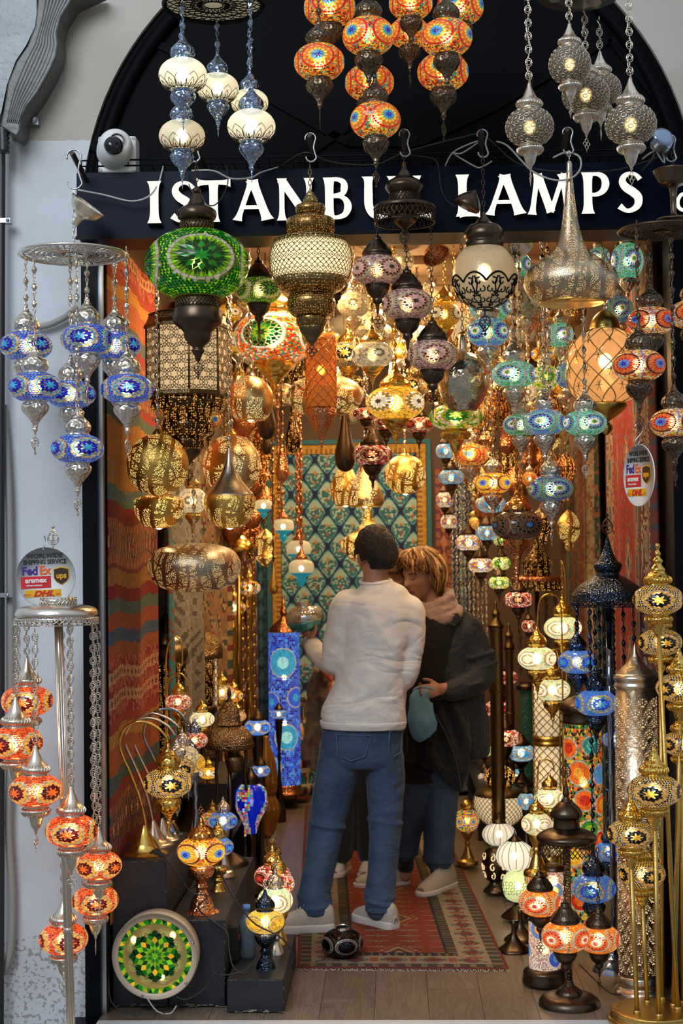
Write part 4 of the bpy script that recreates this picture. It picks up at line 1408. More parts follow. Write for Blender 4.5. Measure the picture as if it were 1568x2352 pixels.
tl_ = P(618, 1012, YB - .05)
cloth('hanging_tapestry', [(bl_.x, YB - .04, .03), (br_.x, YB - .04, .03), (br_.x, YB - .04, tl_.z), (bl_.x, YB - .04, tl_.z)], 220, 400,
  border(ogee, .10, 'b5832e', 'c59a3c', '3f7076'), 'large turquoise tapestry of purple edged ogee leaves covering the back wall', 'tapestry', wave=folds(.015, 2.4, 1.2))
def strip(c1, c2, c3):
 def f(u, v, W, Hh):
  g = .8 + .35 * hsh(int(u * 200), int(v * 200))
  t = u / W
  if t < .3 or t > .72:
   return shade(H_(c1 if int(v * 50) % 3 else c3), g)
  k = abs(((v * 9) % 1) - .5) * 2
  return shade(H_(c2 if abs(t - .51) * 4 < k else c3), g)
 return f
for (xa_, xb2, c1, c2, c3, lab) in ((586, 614, '2c4a52', '3f6a70', '24343c', 'dark teal border carpet hanging at the left of the turquoise tapestry'),
         (548, 584, '6a3a40', '9a5a58', '3a2a34', 'rose bordered carpet hanging furthest left on the back wall'),
         (1004, 1040, '9a5a40', 'b3764c', '6a3a3a', 'salmon border carpet hanging at the right of the turquoise tapestry'),
         (1042, 1085, '2f3f52', '54707c', '20304a', 'blue edged carpet hanging furthest right on the back wall')):
 pl, pr = P(xa_, 1500, YB - .06), P(xb2, 1500, YB - .06)
 cloth('hanging_carpet', [(pl.x, YB - .07, .03), (pr.x, YB - .07, .03), (pr.x, YB - .07, 2.2), (pl.x, YB - .07, 2.2)], 20, 160, strip(c1, c2, c3), lab, 'carpet', 'carpets hanging on the shop walls')
def redkilim(u, v, W, Hh):
 g = .78 + .35 * hsh(int(u * 220), int(v * 200)) - .08 * (int(v * 260) % 2)
 e = min(u, W - u)
 if e < .05:
  return shade(H_('6a2a22' if int(v * 40) % 4 else '3a4048'), g)
 if e < .20:
  k = abs(((v * 4.5) % 1) - .5) * 2
  q = abs((e - .125) / .075)
  c = '8a6a50' if q < .9 - k * .7 else ('5c2620' if hsh(int(u * 110), int(v * 90)) > .45 else 'a88a68')
  if q < .3 and k < .4:
   c = '42505c'
  return shade(H_(c), g)
 uu = ((u - .2) % .27) / .27 - .5
 vv = (v % .42) / .42 - .5
 k = abs(uu) * 1.5 + abs(vv)
 if k < .10:
  c = '3f4c58'
 elif k < .2:
  c = 'a98a68'
 elif k < .30 and int(v * 55) % 2:
  c = '54505a'
 elif k < .36 and int(u * 70) % 2:
  c = '9a6a54'
 elif hsh(int(u * 60), int(v * 60)) > .88:
  c = '7c5a4c'
 else:
  c = '8e2218'
 return shade(H_(c), g)
xw2 = XRI - .03
cloth('hanging_carpet', [(xw2, 7.05, .1), (xw2, 6.02, .1), (xw2, 6.02, 2.78), (xw2, 7.05, 2.78)], 120, 300, redkilim,
  'tall brick red carpet with beige hooked medallions hanging on the right wall', 'carpet', 'carpets hanging on the shop walls', wave=folds(.010, 2.5))
cloth('hanging_carpet', [(xw2 - .02, 6.0, .0), (xw2 - .02, 5.62, .0), (xw2 - .02, 5.62, 2.8), (xw2 - .02, 6.0, 2.8)], 50, 260, lambda u, v, W, Hh: redkilim(u * .7, v * 1.3 + .2, W * .7, Hh),
  'beige and brown bordered carpet hanging nearest the doorway on the right', 'carpet', 'carpets hanging on the shop walls', wave=folds(.012, 1.5))
cloth('hanging_carpet', [(xw2 - .03, 8.3, .1), (xw2 - .03, 7.1, .1), (xw2 - .03, 7.1, 2.7), (xw2 - .03, 8.3, 2.7)], 60, 200, lambda u, v, W, Hh: shade(H_(['5c6a60', '33504c', '7c4a38', 'a08a68', '2c3c3c'][int(u * 14) % 5] if hsh(int(u * 70), int(v * 60)) > .25 else '8a5a40'), .7 + .4 * hsh(int(u * 150), int(v * 150))),
  'green and beige striped carpet hanging behind the brown mosaic lamp', 'carpet', 'carpets hanging on the shop walls', wave=folds(.03, 3))
# floor rug
def rug(u, v, W, Hh):
 g = .55 + .2 * hsh(int(u * 240), int(v * 200))
 e = min(u, W - u, v, Hh - v)
 s_ = v if min(u, W - u) < min(v, Hh - v) else u
 if e < .012:
  return shade(H_('8a3326'), g)
 if e < .055:
  return shade(H_('4a453c' if abs(((s_ * 16) % 1) - .5) < .3 else '8a7a60'), g)
 if e < .175:
  k = abs(((s_ * 6.5) % 1) - .5) * 2
  q = abs((e - .115) / .06)
  if q + k < .55:
   return shade(H_('8a3a2e'), g)
  if .62 < q + k < .80:
   return shade(H_('55605e'), g)
  if k > .82 and q < .5:
   return shade(H_('a5573a'), g)
  return shade(H_('b09a7c'), g)
 if e < .215:
  return shade(H_('33332f' if abs(((s_ * 30) % 1) - .5) < .33 else '8c7148'), g)
 if e < .225:
  return shade(H_('2a2826'), g)
 uu = (u - W / 2) / (W / 2 - .22)
 vv = ((v + .12) % .62) / .62 - .5
 k = abs(uu) * .55 + abs(vv) * 1.15
 st_ = int(v * 90) % 2
 if k < .07:
  return shade(H_('33404a'), g)
 if k < .13 or (.20 < k < .25) or (.31 < k < .34 and st_):
  return shade(H_('b59672'), g)
 if .13 < k < .16:
  return shade(H_('3c4448'), g)
 m1, m2 = (u * 7.5) % 1 - .5, (v * 11) % 1 - .5
 q = abs(m1) + abs(m2)
 if k > .36 and q < .16:
  return shade(H_('a88e70' if q > .07 else '3f4a50'), g)
 if k > .36 and abs(m2) < .06 and abs(m1) < .36:
  return shade(H_('9c8266'), g)
 return shade(H_('963c24'), g)
def FP(px, py, z=.0):
 return P(px, py, floor_depth(px, py, z))
c0, c1, c2, c3 = FP(681, 2226), FP(1168, 2229), FP(993, 1853), FP(702, 1853)
for v in (c0, c1, c2, c3):
 v.z = .009
RUG = cloth('floor_rug', [c0, c1, c2, c3], 130, 400, rug, 'long red Anatolian runner rug with beige border lying on the shop floor', 'rug', thick=.008)
b = MB()
rnd = random.Random(5)
for i in range(150):
 t = i / 149
 q = c0.lerp(c1, t)
 b.tube([q + Vector((0, 0, -.004)), q + Vector((rnd.uniform(-.006, .006), -.012, -.006)), q + Vector((rnd.uniform(-.012, .012), rnd.uniform(-.032, -.02), -.0072))], .0016, 3)
b.build('fringe', plain('cream_wool', (.48, .42, .34), .9), RUG, loc=-RUG.location, kind='stuff')
# ------------------------------------------------------------------ round shipping notices
def text_mesh(body, size, mat, parent, loc, sx=1.0, bold=0.0, shear=0.0, align='CENTER', name='lettering', thick=.0006, rot=(radians(90), 0, 0)):
 cu = bpy.data.curves.new('t', 'FONT')
 cu.body = body
 cu.size = size
 cu.align_x = align
 cu.offset = bold
 cu.shear = shear
 cu.extrude = thick
 cu.resolution_u = 3
 ob = bpy.data.objects.new('t', cu)
 COL.objects.link(ob)
 bpy.context.view_layer.update()
 me = bpy.data.meshes.new_from_object(ob)
 bpy.data.objects.remove(ob)
 me.materials.clear()
 me.materials.append(M[mat])
 return put(name, me, parent, loc, rot, (sx, 1, 1))
for k_, c in dict(ink_black='1c1c20', ink_purple='42227e', ink_orange='f0651a', ink_red='d8262c', ink_yellow='f2b410', ink_brown='3a2216', ink_gold='f0aa1c', ink_white='f6f2ea').items():
 M[k_] = plain(k_, c, .45)
M['tag_white'] = plain('tag_board', (.74, .73, .70), .45)
def shipping_tag(px, py, Y, rpx, label, turn=0.0, roll=0.0):
 k = K(px, py, Y)
 R_ = rpx * k
 E = put('shipping_notice', None, None, P(px, py, Y), (0, roll, turn))
 tag(E, label, 'sign', 'round shipping notices')
 b = MB()
 b.lathe([(0, .004), (R_ * .99, .004), (R_, .003), (R_, 0), (0, 0)], 48, caps=False)
 b.build('board', 'tag_white', E, rot=(radians(90), 0, 0), loc=(0, 0, 0))
 y = -.0046
 u = R_ / 68
 text_mesh('WORLWIDE', 14.5 * u, 'ink_black', E, (0, y, 43 * u), 1.0, .35 * u, name='lettering')
 text_mesh('SHIPPING SERVICE', 14.5 * u, 'ink_black', E, (0, y, 29 * u), .82, .35 * u)
 text_mesh('Fed', 27 * u, 'ink_purple', E, (-53 * u, y, 6 * u), .92, .9 * u, align='LEFT')
 text_mesh('Ex', 27 * u, 'ink_orange', E, (-13 * u, y, 6 * u), .92, .9 * u, align='LEFT')
 b = MB()
 b.box((-56 * u, y - .0004, -25 * u), (12 * u, y, 2 * u))
 b.build('red_label', 'ink_red', E, False)
 text_mesh('aramex', 16 * u, 'ink_white', E, (-22 * u, y - .001, -12 * u), 1.0, .5 * u)
 text_mesh('delivery unlimited', 5 * u, 'ink_white', E, (-26 * u, y - .001, -20 * u), 1.0, .1 * u)
 b = MB()
 sh_ = [(-18, 16), (0, 20), (18, 16), (18, -6), (12, -15), (0, -22), (-12, -15), (-18, -6)]
 b.extrude([((36 + x) * u, y, (2 + z) * u) for x, z in sh_][::-1], (0, -.0004, 0))
 b.build('shield', 'ink_gold', E, False)
 b = MB()
 b.extrude([((36 + x * .9) * u, y - .0005, (1.5 + z * .9) * u) for x, z in sh_][::-1], (0, -.0004, 0))
 b.build('shield_face', 'ink_brown', E, False)
 text_mesh('ups', 18 * u, 'ink_gold', E, (36 * u, y - .0013, -4 * u), .95, .6 * u)
 b = MB()
 b.box((-47 * u, y - .0004, -45 * u), (34 * u, y, -29 * u))
 b.build('yellow_label', 'ink_yellow', E, False)
 text_mesh('DHL', 17 * u, 'ink_red', E, (-6 * u, y - .001, -43 * u), 1.35, .7 * u, .35)
 for s_ in (-1, 1):
  b = MB()
  b.box((min(s_ * 28, s_ * 44) * u - 6 * u, y - .0007, -42 * u), (max(s_ * 28, s_ * 38) * u - 6 * u, y - .0004, -40.6 * u))
  b.box((min(s_ * 28, s_ * 44) * u - 6 * u, y - .0007, -39 * u), (max(s_ * 28, s_ * 38) * u - 6 * u, y - .0004, -37.8 * u))
  b.build('logo_bars', 'ink_red', E, False)
 b = MB()
 b.tube(catmull([(-3 * u, -.006, 58 * u), (-2 * u, -.012, 62 * u), (0, 0, 72 * u), (2 * u, .004, 86 * u), (0, 0, 94 * u)], 3), .0018, 5)
 b.build('hook', 'steel', E)
 return E
shipping_tag(105, 1325, 4.86, 68, 'round white shipping notice hanging left above the silver stand', radians(4), radians(-2))
shipping_tag(1468, 1092, 4.95, 72, 'shipping notice turned edge on hanging right before the red carpet', radians(-70), radians(1))
tag_hook = rod('tag_hook', 'steel', [P(1458, 985, 4.94), P(1462, 972, 4.94), P(1474, 975, 4.94), P(1476, 990, 4.94), P(1464, 1005, 4.94), P(1458, 1015, 4.94), P(1466, 1024, 4.94), P(1478, 1018, 4.94)], .0022)
tag(tag_hook, 'thin wire S hook holding the edge on shipping notice', 'hook')
# ------------------------------------------------------------------ chandeliers: plate, canopy, chains and pendants are one thing
def sub_pendant(E, Ew, px, py, wpx, Y, pat, sty, lit, h, top_z, rot=None, **kw):
 """a globe hanging from a chandelier: one part of it, its pieces sub-parts"""
 c = P(px, py, Y)
 s = wpx * K(px, py, Y)
 if rot is None:
  rot = random.Random(int(px * 3 + py * 5)).uniform(0, 6.28)
 pe = put('pendant', None, E, c - Ew, None, s)
 globe_parts(pe, pat, sty, lit, h, rot, top_z - c.z, s, **kw)
 return pe
def plate(E, Ew, c, r, mat, thick=.006, rim=0.0, holes=None, name='plate', n=40):
 """openwork round plate: hub, rim and a web of bent ribs"""
 b = MB()
 b.ring((0, 0, 0), r, .0055, n=44, seg=6)
 b.ring((0, 0, 0), r * .93, .003, n=44, seg=4)
 b.lathe([(0, .004), (r * .18, .004), (r * .18, -.004), (0, -.004)], 20, caps=False)
 for ring_i in range(1, 5):
  rr = r * (.18 + .75 * ring_i / 5)
  b.ring((0, 0, 0), rr, .002, n=40, seg=4)
 for k in range(n):
  for s_ in (-1, 1):
   pts = [(r * (.18 + .75 * i / 6) * cos(2 * pi * k / n + s_ * i * .09), r * (.18 + .75 * i / 6) * sin(2 * pi * k / n + s_ * i * .09), 0) for i in range(7)]
   b.tube(pts, .0022, 3)
 return b.build(name, mat, E, loc=c - Ew)
# --- seven blue globes from the left hook
Y = 5.0
Ew = P(168, 585, Y)
E = thing('mosaic_chandelier', 'silver chandelier of seven blue star mosaic globes hanging beside the left door post', 'chandelier', Ew)
rp = 122 * K(168, 590, Y)
plate(E, Ew, Ew, rp, 'silver_smooth')
b = MB()
b.tube([(0, 0, 0), (.002, 0, P(170, 560, Y).z - Ew.z)], .006, 8)
b.build('stem', 'silver_smooth', E)
b = MB()
zc_ = P(190, 505, Y).z - Ew.z
b.lathe(catmull([(.010, -.03), (.014, 0), (.022, .008), (.045, .022), (.058, .045), (.064, .052)], 3), 28, (18, .03), caps=False)
o = b.build('canopy', 'silver', E, loc=P(182, 500, Y) - Ew, rot=(radians(8), radians(38), 0))
o.modifiers.new('t', 'SOLIDIFY').thickness = .002
put('chain', chain_mesh(P(170, 440, Y).z - P(170, 560, Y).z, 'link', 'silver_smooth'), E, P(170, 560, Y) - Ew)
for (px, py, wpx, dy) in ((60, 795, 118, .10), (200, 779, 120, -.02), (264, 795, 116, .10), (80, 889, 120, -.10), (163, 906, 112, .06), (292, 894, 120, -.07), (178, 1031, 119, -.12)):
 sub_pendant(E, Ew, px, py, wpx * (1 + dy * -.0), Y + dy * .6, 'blue', 'silver', .8, .58, Ew.z - .005)
# --- upper white frosted chandelier (only the lower face of its drum shows)
Y = 4.65
Ew = P(490, -30, Y)
E = thing('frosted_chandelier', 'chrome chandelier of frosted white globes with black lace under a round drum', 'chandelier', Ew)
r = 112 * K(490, 0, Y)
b = MB()
b.lathe([(0, .004), (r, .004), (r, .06), (r * .96, .06), (r * .96, .010), (0, .010)], 48, caps=False)
b.build('drum_glass', 'frost_m', E, loc=P(490, 12, Y) - Ew, color=(.9, .95, 1, 1.6))
b = MB()
b.ring((0, 0, 0), r, .008, n=48, seg=6)
for k in range(24):
 a = 2 * pi * k / 24
 for s_ in (-1, 1):
  b.tube([(r * t * cos(a + s_ * .26 * sin(t * 7)), r * t * sin(a + s_ * .26 * sin(t * 7)), -.001) for t in [i / 9 for i in range(2, 10)]], .0018, 3)
for rr in (.2, .45, .7):
 b.ring((0, 0, 0), r * rr, .0022, n=36, seg=4)
b.build('lace_rim', 'black_paint', E, loc=P(490, 12, Y) - Ew)
def lotus(h):
 """pointed petal lace round the lower half of a globe"""
 def mk():
  b = MB()
  n = 11
  for k in range(n):
   L = 2 * pi * k / n
   for (w_, top_, bot) in ((.28, -.12, -1.05), (.15, -.45, -1.05)):
    for s_ in (-1, 1):
     b.tube([sph(L + s_ * w_ * f1, la, h, .004) for f1, la in ((0, top_), (.35, top_ - .12), (.75, top_ - .25), (1.0, top_ - .42), (.7, bot + .1), (.25, bot))], .0065, 4)
   b.tube([sph(L, la, h, .004) for la in (-.75, -.9, -1.1)], .012, 4)
   b.tube([sph(L + .28, la, h, .004) for la in (-.6, -.8, -1.1)], .010, 4)
  for la in (-1.0, -1.12):
   b.tube([sph(2 * pi * i / 36, la, h, .004) for i in range(36)], .006, 4, closed=True)
  return b.mesh('lace', 'bronze')
 return cached(('lotus', h), mk)
for (px, py, wpx, dy, lit) in ((420, 173, 111, -.10, 1.5), (500, 203, 97, .12, 1.0), (573, 236, 86, .22, 1.0), (418, 313, 106, .10, .5), (577, 291, 111, -.08, 1.2)):
 pe = sub_pendant(E, Ew, px, py, wpx, Y + dy, None, 'chrome', lit, .70, P(490, 12, Y).z, shell=shell_mesh(.70, 'frost', ribs=None))
 put('lace', lotus(.70), pe, rot=(0, 0, px))
# --- upper red and orange chandelier
Ew = P(890, -120, 4.65)
E = thing('mosaic_chandelier', 'bronze chandelier of many red orange sunburst mosaic globes high before the black arch', 'chandelier', Ew)
plate(E, Ew, Ew, .24, 'bronze')
for (px, py, wpx, dy) in ((757, 18, 118, .12), (846, 83, 119, -.10), (733, 143, 115, -.02), (848, 190, 112, .16), (862, 277, 115, -.10), (940, 76, 94, .20), (1025, 87, 118, -.10),
       (1056, 18, 108, .10), (1017, 166, 117, .12), (943, 8, 100, .04)):
 sub_pendant(E, Ew, px, py, wpx, 4.65 + dy, 'redsun', 'bronze_e', .75, .72, Ew.z - .01)
# --- upper silver filigree chandelier
def filigree_shell(h=.86):
 def mk():
  b = MB()
  rnd = random.Random(3)
  pts = []
  n = 150
  for i in range(n):
   z = 1 - 2 * (i + .5) / n
   pts.append((2.399963 * i, asin(z)))
  for lo, la in pts:
   if abs(la) > 1.2:
    continue
   rr = rnd.uniform(.065, .10)
   b.tube([sph(lo + rr * cos(a) / max(cos(la), .3) * 1.15, la + rr * sin(a) * 1.15, h, .006) for a in [2 * pi * k / 8 for k in range(8)]], .008, 4, closed=True)
  return b.mesh('filigree', 'silver_smooth')
 return cached(('fili', h), mk)
Ew = P(1330, -25, 4.65)
E = thing('filigree_chandelier', 'silver chandelier of openwork filigree globes hanging at the upper right', 'chandelier', Ew)
b = MB()
rp = 95 * K(1330, 0, 4.65)
b.lathe(catmull([(0, -.012), (rp * .3, -.010), (rp * .8, 0), (rp, .012), (rp * .97, .022), (0, .03)], 2), 40, caps=False)
b.build('plate', 'silver', E, loc=P(1330, 0, 4.65) - Ew)
for (px, py, wpx, dy, hh) in ((1216, 292, 110, -.10, .80), (1308, 148, 96, -.10, .92), (1345, 218, 108, .08, .78), (1378, 206, 96, .18, .78), (1448, 286, 117, -.06, .78)):
 pe = sub_pendant(E, Ew, px, py, wpx, 4.65 + dy, None, 'silver_r', .16, hh, P(1330, 0, 4.65).z, shell=shell_mesh(hh, 'frost_m', r=.485), tint=(.42, .40, .38))
 put('filigree', filigree_shell(hh), pe, kind='stuff')
# --- right end bronze chandelier, multicoloured
Y = 5.02
Ew = P(1520, 530, Y)
E = thing('mosaic_chandelier', 'dark bronze chandelier of red white blue sunburst globes hanging at the right edge', 'chandelier', Ew)
plate(E, Ew, Ew, 100 * K(1520, 530, Y), 'bronze')
b = MB()
b.lathe(catmull([(.064, .05), (.058, .035), (.040, .005), (.020, -.004), (.012, -.02), (.010, -.07), (.012, -.10), (.05, -.11), (.055, -.118)], 3), 28, (20, .04))
b.build('canopy', 'bronze_emboss', E, loc=P(1545, 425, Y) - Ew)
put('chain', chain_mesh(.10, 'link', 'bronze'), E, P(1545, 400, Y) - Ew)
for (px, py, wpx, dy) in ((1467, 840, 120, -.10), (1494, 738, 108, .10), (1548, 972, 112, -.05), (1590, 722, 108, .05)):
 sub_pendant(E, Ew, px, py, wpx, Y + dy, 'multi', 'bronze_e', .45, .62, Ew.z - .005)
# --- bronze fitting with three mauve globes in the middle
Y = 5.0
Ew = P(929, 500, Y)
k = K(929, 480, Y)
E = thing('mosaic_chandelier', 'dark bronze fitting with pierced rim and three mauve mosaic globes over the doorway', 'chandelier', Ew)
z = lambda y: (P(929, y, Y).z - Ew.z)
b = MB()
b.lathe(catmull([(4 * k, z(372)), (6 * k, z(382)), (5 * k, z(386)), (12 * k, z(394)), (22 * k, z(408)), (38 * k, z(418)), (43 * k, z(430)), (38 * k, z(440)), (34 * k, z(446))], 3), 32, (16, .03))
b.build('dome', 'bronze', E)
b = MB()
b.lathe([(34 * k, z(446)), (34 * k, z(464))], 32, caps=False)
lattice(b, [(35 * k, z(446)), (35 * k, z(464))], 26, .05, .0016, 3)
b.build('pierced_neck', 'bronze', E)
b = MB()
b.lathe(catmull([(34 * k, z(462)), (52 * k, z(466)), (68 * k, z(473)), (70 * k, z(478))], 2), 36, caps=False)
b.ring((0, 0, z(480)), 70 * k, .003, n=40, seg=5)
b.ring((0, 0, z(512)), 69 * k, .0025, n=40, seg=5)
b.build('brim', 'bronze', E)
b = MB()
lattice(b, [(69.5 * k, z(481)), (69.5 * k, z(512))], 36, .04, .0017, 3, 4)
b.build('pierced_rim', 'bronze', E, kind='stuff')
b = MB()
b.lathe(catmull([(26 * k, z(492)), (27 * k, z(500)), (22 * k, z(512)), (10 * k, z(522)), (4 * k, z(528))], 3), 30, (20, .06))
b.build('cup', 'bronze', E)
o = put('pendant_ornament', ornament_mesh('bronze', 'leaf'), E, Vector((0, 0, z(520))), scale=.2)
put('chain', chain_mesh(.06, 'link', 'bronze'), E, Vector((0, 0, z(378))))
for (px, py, wpx, dy) in ((866, 621, 113, -.02), (935, 700, 118, 0), (993, 816, 116, 0)):
 pe = sub_pendant(E, Ew, px, py, wpx, Y + dy, 'purple', 'bronze', .32, .64, P(px, 515, Y).z)
# ------------------------------------------------------------------ the row of large lamps before the sign
Y = 5.0
# 1. large green mosaic lantern: globe tiles are single parts
cx, cy_ = 453, 608
Ew = P(cx, cy_, Y)
k = K(cx, cy_, Y)
E = thing('mosaic_lantern', 'very large green mosaic lantern with dark bronze fittings hanging before the sign', 'lamp', Ew)
z = lambda y: (P(cx, y, Y).z - Ew.z)
S_ = 235 * k
hg = .68
o = put('globe', shell_mesh(hg, 'grout', 40, 18), E, scale=S_, color=(.55, .8, .25, .5))
rnd = random.Random(4)
tiles = list(mosaic_polys('green', 7, .8, 1.15))
cntr = []
rest = MB()
R0 = radians(-90)
def solid_tile(b, q3, c, th=.004):
 nrm = (Vector(q3[1]) - Vector(q3[0])).cross(Vector(q3[-1]) - Vector(q3[0]))
 if nrm.length < 1e-9:
  return
 nrm.normalize()
 b.extrude([Vector(p) for p in q3][::-1], nrm * th, c)
front = []
for kind, L, q, c in tiles:
 pts = [med_pt(L, r_, a_, hg, .004) for r_, a_ in q] if kind == 'm' else [sph(lo, la, hg, .004) for lo, la in q]
 ce = sum((Vector(p) for p in pts), Vector()) / len(pts)
 ar = ((Vector(pts[1]) - Vector(pts[0])).cross(Vector(pts[2]) - Vector(pts[0]))).length
 front.append((pts, c, ce, ar))
RZ = Matrix.Rotation(radians(12), 3, 'Z')
front.sort(key=lambda t: -(t[3] if (RZ @ t[2]).y < -.1 else 0))
for i, (pts, c, ce, ar) in enumerate(front):
 pts = [RZ @ Vector(p) for p in pts]
 if i < 290:
  b = MB()
  solid_tile(b, pts, c)
  b.build('tile', 'tiles_big', E, False, scale=S_, color=(1, 1, 1, .62))
 else:
  solid_tile(rest, pts, c)
rest.build('mosaic_tiles', 'tiles_big', E, False, scale=S_, color=(1, 1, 1, .62), kind='stuff')
for nm, mt, pr, op in (('finial', 'bronze', [(3, 428), (8, 434), (10, 440), (6, 446), (10, 450)], {}),
      ('cap', 'bronze', [(8, 444), (14, 455), (22, 470), (40, 482), (44, 492), (42, 502), (34, 508), (38, 512)], dict(ribs=(16, .03))),
      ('collar', 'bronze', [(37, 508), (37, 534)], {}),
      ('lower_collar', 'bronze', [(48, 684), (49, 706), (52, 708)], {}),
      ('bowl', 'bronze', [(50, 706), (53, 712), (56, 728), (54, 742), (38, 756), (32, 764), (28, 780), (14, 796), (12, 800), (15, 806), (10, 814), (4, 830)], dict(ribs=(16, .025)))):
 b = MB()
 b.lathe(catmull([(r_ * k, z(y)) for r_, y in pr], 3), 32, op.get('ribs'))
 b.build(nm, mt, E)
b = MB()
lattice(b, [(38 * k, z(510)), (38 * k, z(533))], 30, .05, .0014, 3, 3)
lattice(b, [(50 * k, z(685)), (50 * k, z(706))], 36, .05, .0014, 3, 3)
b.build('pierced_bands', 'brass_dark', E, kind='stuff')
put('pendant_ornament', ornament_mesh('bronze', 'leaf'), E, Vector((0, 0, z(826))), scale=.16)
put('chain', chain_mesh(P(450, 372, Y).z - P(450, 430, Y).z, 'link', 'bronze'), E, Vector((0, 0, z(430))))
put('bulb', bulb_mesh('bulb_hot', .07), E, scale=S_, loc=(0, -.02, 0))
# 2. latticed brass lantern
cx = 714
fn = lambda *a: a
E, zb_, kx, zf = turned('brass_lantern', 'tall aged brass lantern with quatrefoil lattice drum lit from within', 'lamp', 714, Y, [
 ('finial', 'brass', [(3, 436), (9, 446), (15, 458), (16, 466)], dict(ribs=(14, .05))),
 ('upper_bulb', 'pierced_brass', [(16, 466), (32, 472), (35, 482), (31, 492), (26, 496)], dict(lit=.6)),
 ('second_bulb', 'pierced_brass', [(28, 496), (52, 503), (57, 518), (54, 534), (48, 542)], dict(lit=1)),
 ('shoulder', 'brass', [(48, 541), (70, 547), (84, 553), (86, 560)], {}),
 ('lit_drum', 'fabric', [(84, 560), (91, 578), (93, 600), (90, 622), (82, 642)], dict(lit=1.0)),
 ('lower_band', 'brass', [(82, 641), (84, 646), (81, 652), (78, 655)], {}),
 ('lower_bowl', 'pierced_brass', [(78, 654), (72, 664), (58, 672), (50, 675)], dict(lit=.8)),
 ('third_bulb', 'pierced_brass', [(46, 672), (53, 684), (56, 698), (52, 714), (42, 726)], dict(lit=.7)),
 ('fourth_bulb', 'pierced_brass', [(34, 724), (36, 734), (33, 746), (26, 754)], dict(lit=.3)),
 ('ribbed_cone', 'brass_dark', [(27, 752), (24, 762), (14, 776), (12, 782), (6, 788), (2, 794)], dict(ribs=(18, .08))),
], refy=620)
b = MB()
Z0 = zf(794)
drum = catmull([(r_ * kx, zf(y) - zb_) for r_, y in [(86, 560), (93, 578), (95, 600), (92, 622), (84, 642)]], 3)
lattice(b, drum, 44, .16, .0014, 10, 3, off=.001)
# quatrefoil rings at the crossings
for i in range(9):
 for j in range(44):
  rr, zz = prof_at(drum, (i + .5) / 9)
  a = 2 * pi * (j + .5 * (i % 2)) / 44
  n_ = Vector((cos(a), sin(a), 0))
  t_ = Vector((-sin(a), cos(a), 0))
  c_ = n_ * (rr + .0012) + Vector((0, 0, zz))
  q = [c_ + (t_ * cos(g) + Vector((0, 0, 1)) * sin(g)) * .0032 for g in (pi / 4, 3 * pi / 4, 5 * pi / 4, 7 * pi / 4)]
  b.extrude(q[::-1], n_ * .0005)
b.build('quatrefoil_lattice', 'brass', E, kind='stuff')
b = MB()
for yy, rr in ((553, 85), (560, 87), (642, 85), (652, 82), (496, 29), (541, 49), (675, 50), (724, 40), (752, 28)):
 b.ring((0, 0, zf(yy) - zb_), rr * kx, .0022, n=44, seg=5)
b.build('beaded_rings', 'brass', E)
put('pendant_ornament', ornament_mesh('black_metal', 'clover'), E, Vector((0, 0, .012)), scale=.17)
put('chain', chain_mesh(.075, 'link', 'brass'), E, Vector((0, 0, zf(438) - zb_)))
# 4. crackled glass ball
E, zb_, kx, zf = turned('glass_pendant_lamp', 'crackled pale glass ball lamp with black scroll lace over its lower half', 'lamp', 1112, Y, [
 ('cap', 'bronze', [(3, 486), (6, 496), (14, 506), (22, 514), (36, 520), (44, 532), (45, 544), (40, 554), (44, 560), (44, 570)], dict(ribs=(16, .02))),
 ('glass_ball', 'frost_m', [(42, 568), (58, 584), (69, 606), (73, 635), (69, 662), (55, 686), (36, 701), (16, 708), (0, 709)], dict(lit=.9, tint=(1, .92, .8), seg=40)),
 ('cone_tip', 'black_metal', [(4, 706), (3, 712), (1, 720)], {}),
], refy=635)
b = MB()
cz = zf(636) - zb_
Rb = 74.5 * kx
def onball(lo, la):
 return (Rb * cos(la) * cos(lo), Rb * cos(la) * sin(lo), cz + Rb * sin(la))
for kk in range(8):
 L0 = 2 * pi * kk / 8
 b.tube([onball(L0 + t * 2 * pi / 8, -.05 - .28 * abs(2 * t - 1) ** 2 + .05) for t in [i / 8 for i in range(9)]], .0035, 4)
 for s_ in (-1, 1):
  for (w0, l0_, sc, dr) in ((.16, -.30, .13, 1), (.26, -.55, .12, -1), (.12, -.72, .11, 1), (.20, -.95, .12, -1), (.08, -1.12, .10, 1)):
   pts = []
   for i in range(13):
    t = i / 12
    a = dr * s_ * t * 5.2 + (1.2 if s_ > 0 else 1.9)
    rr = sc * (1 - .75 * t)
    la = l0_ + rr * sin(a)
    lo = L0 + 2 * pi / 16 + s_ * w0 / 1 * .9 + rr * cos(a) / max(cos(la), .3)
    pts.append(onball(lo, max(la, -1.4)))
   b.tube(pts, .0024, 4)
  b.tube([onball(L0 + 2 * pi / 16 + s_ * w_, la) for w_, la in ((.02, -.12), (.10, -.35), (.03, -.6), (.16, -.85), (.05, -1.25))], .0026, 4)
b.ring((0, 0, cz - Rb * .97), Rb * .25, .003, n=20)
b.build('scroll_lace', 'black_paint', E, kind='stuff')
put('bulb', bulb_mesh('bulb', .03), E, Vector((0, 0, cz + .015)))
put('pendant_ornament', ornament_mesh('black_metal', 'leaf'), E, Vector((0, 0, zf(716) - zb_)), scale=.20)
put('chain', chain_mesh(zf(362) - zf(486), 'link', 'bronze'), E, Vector((0, 0, zf(486) - zb_)))
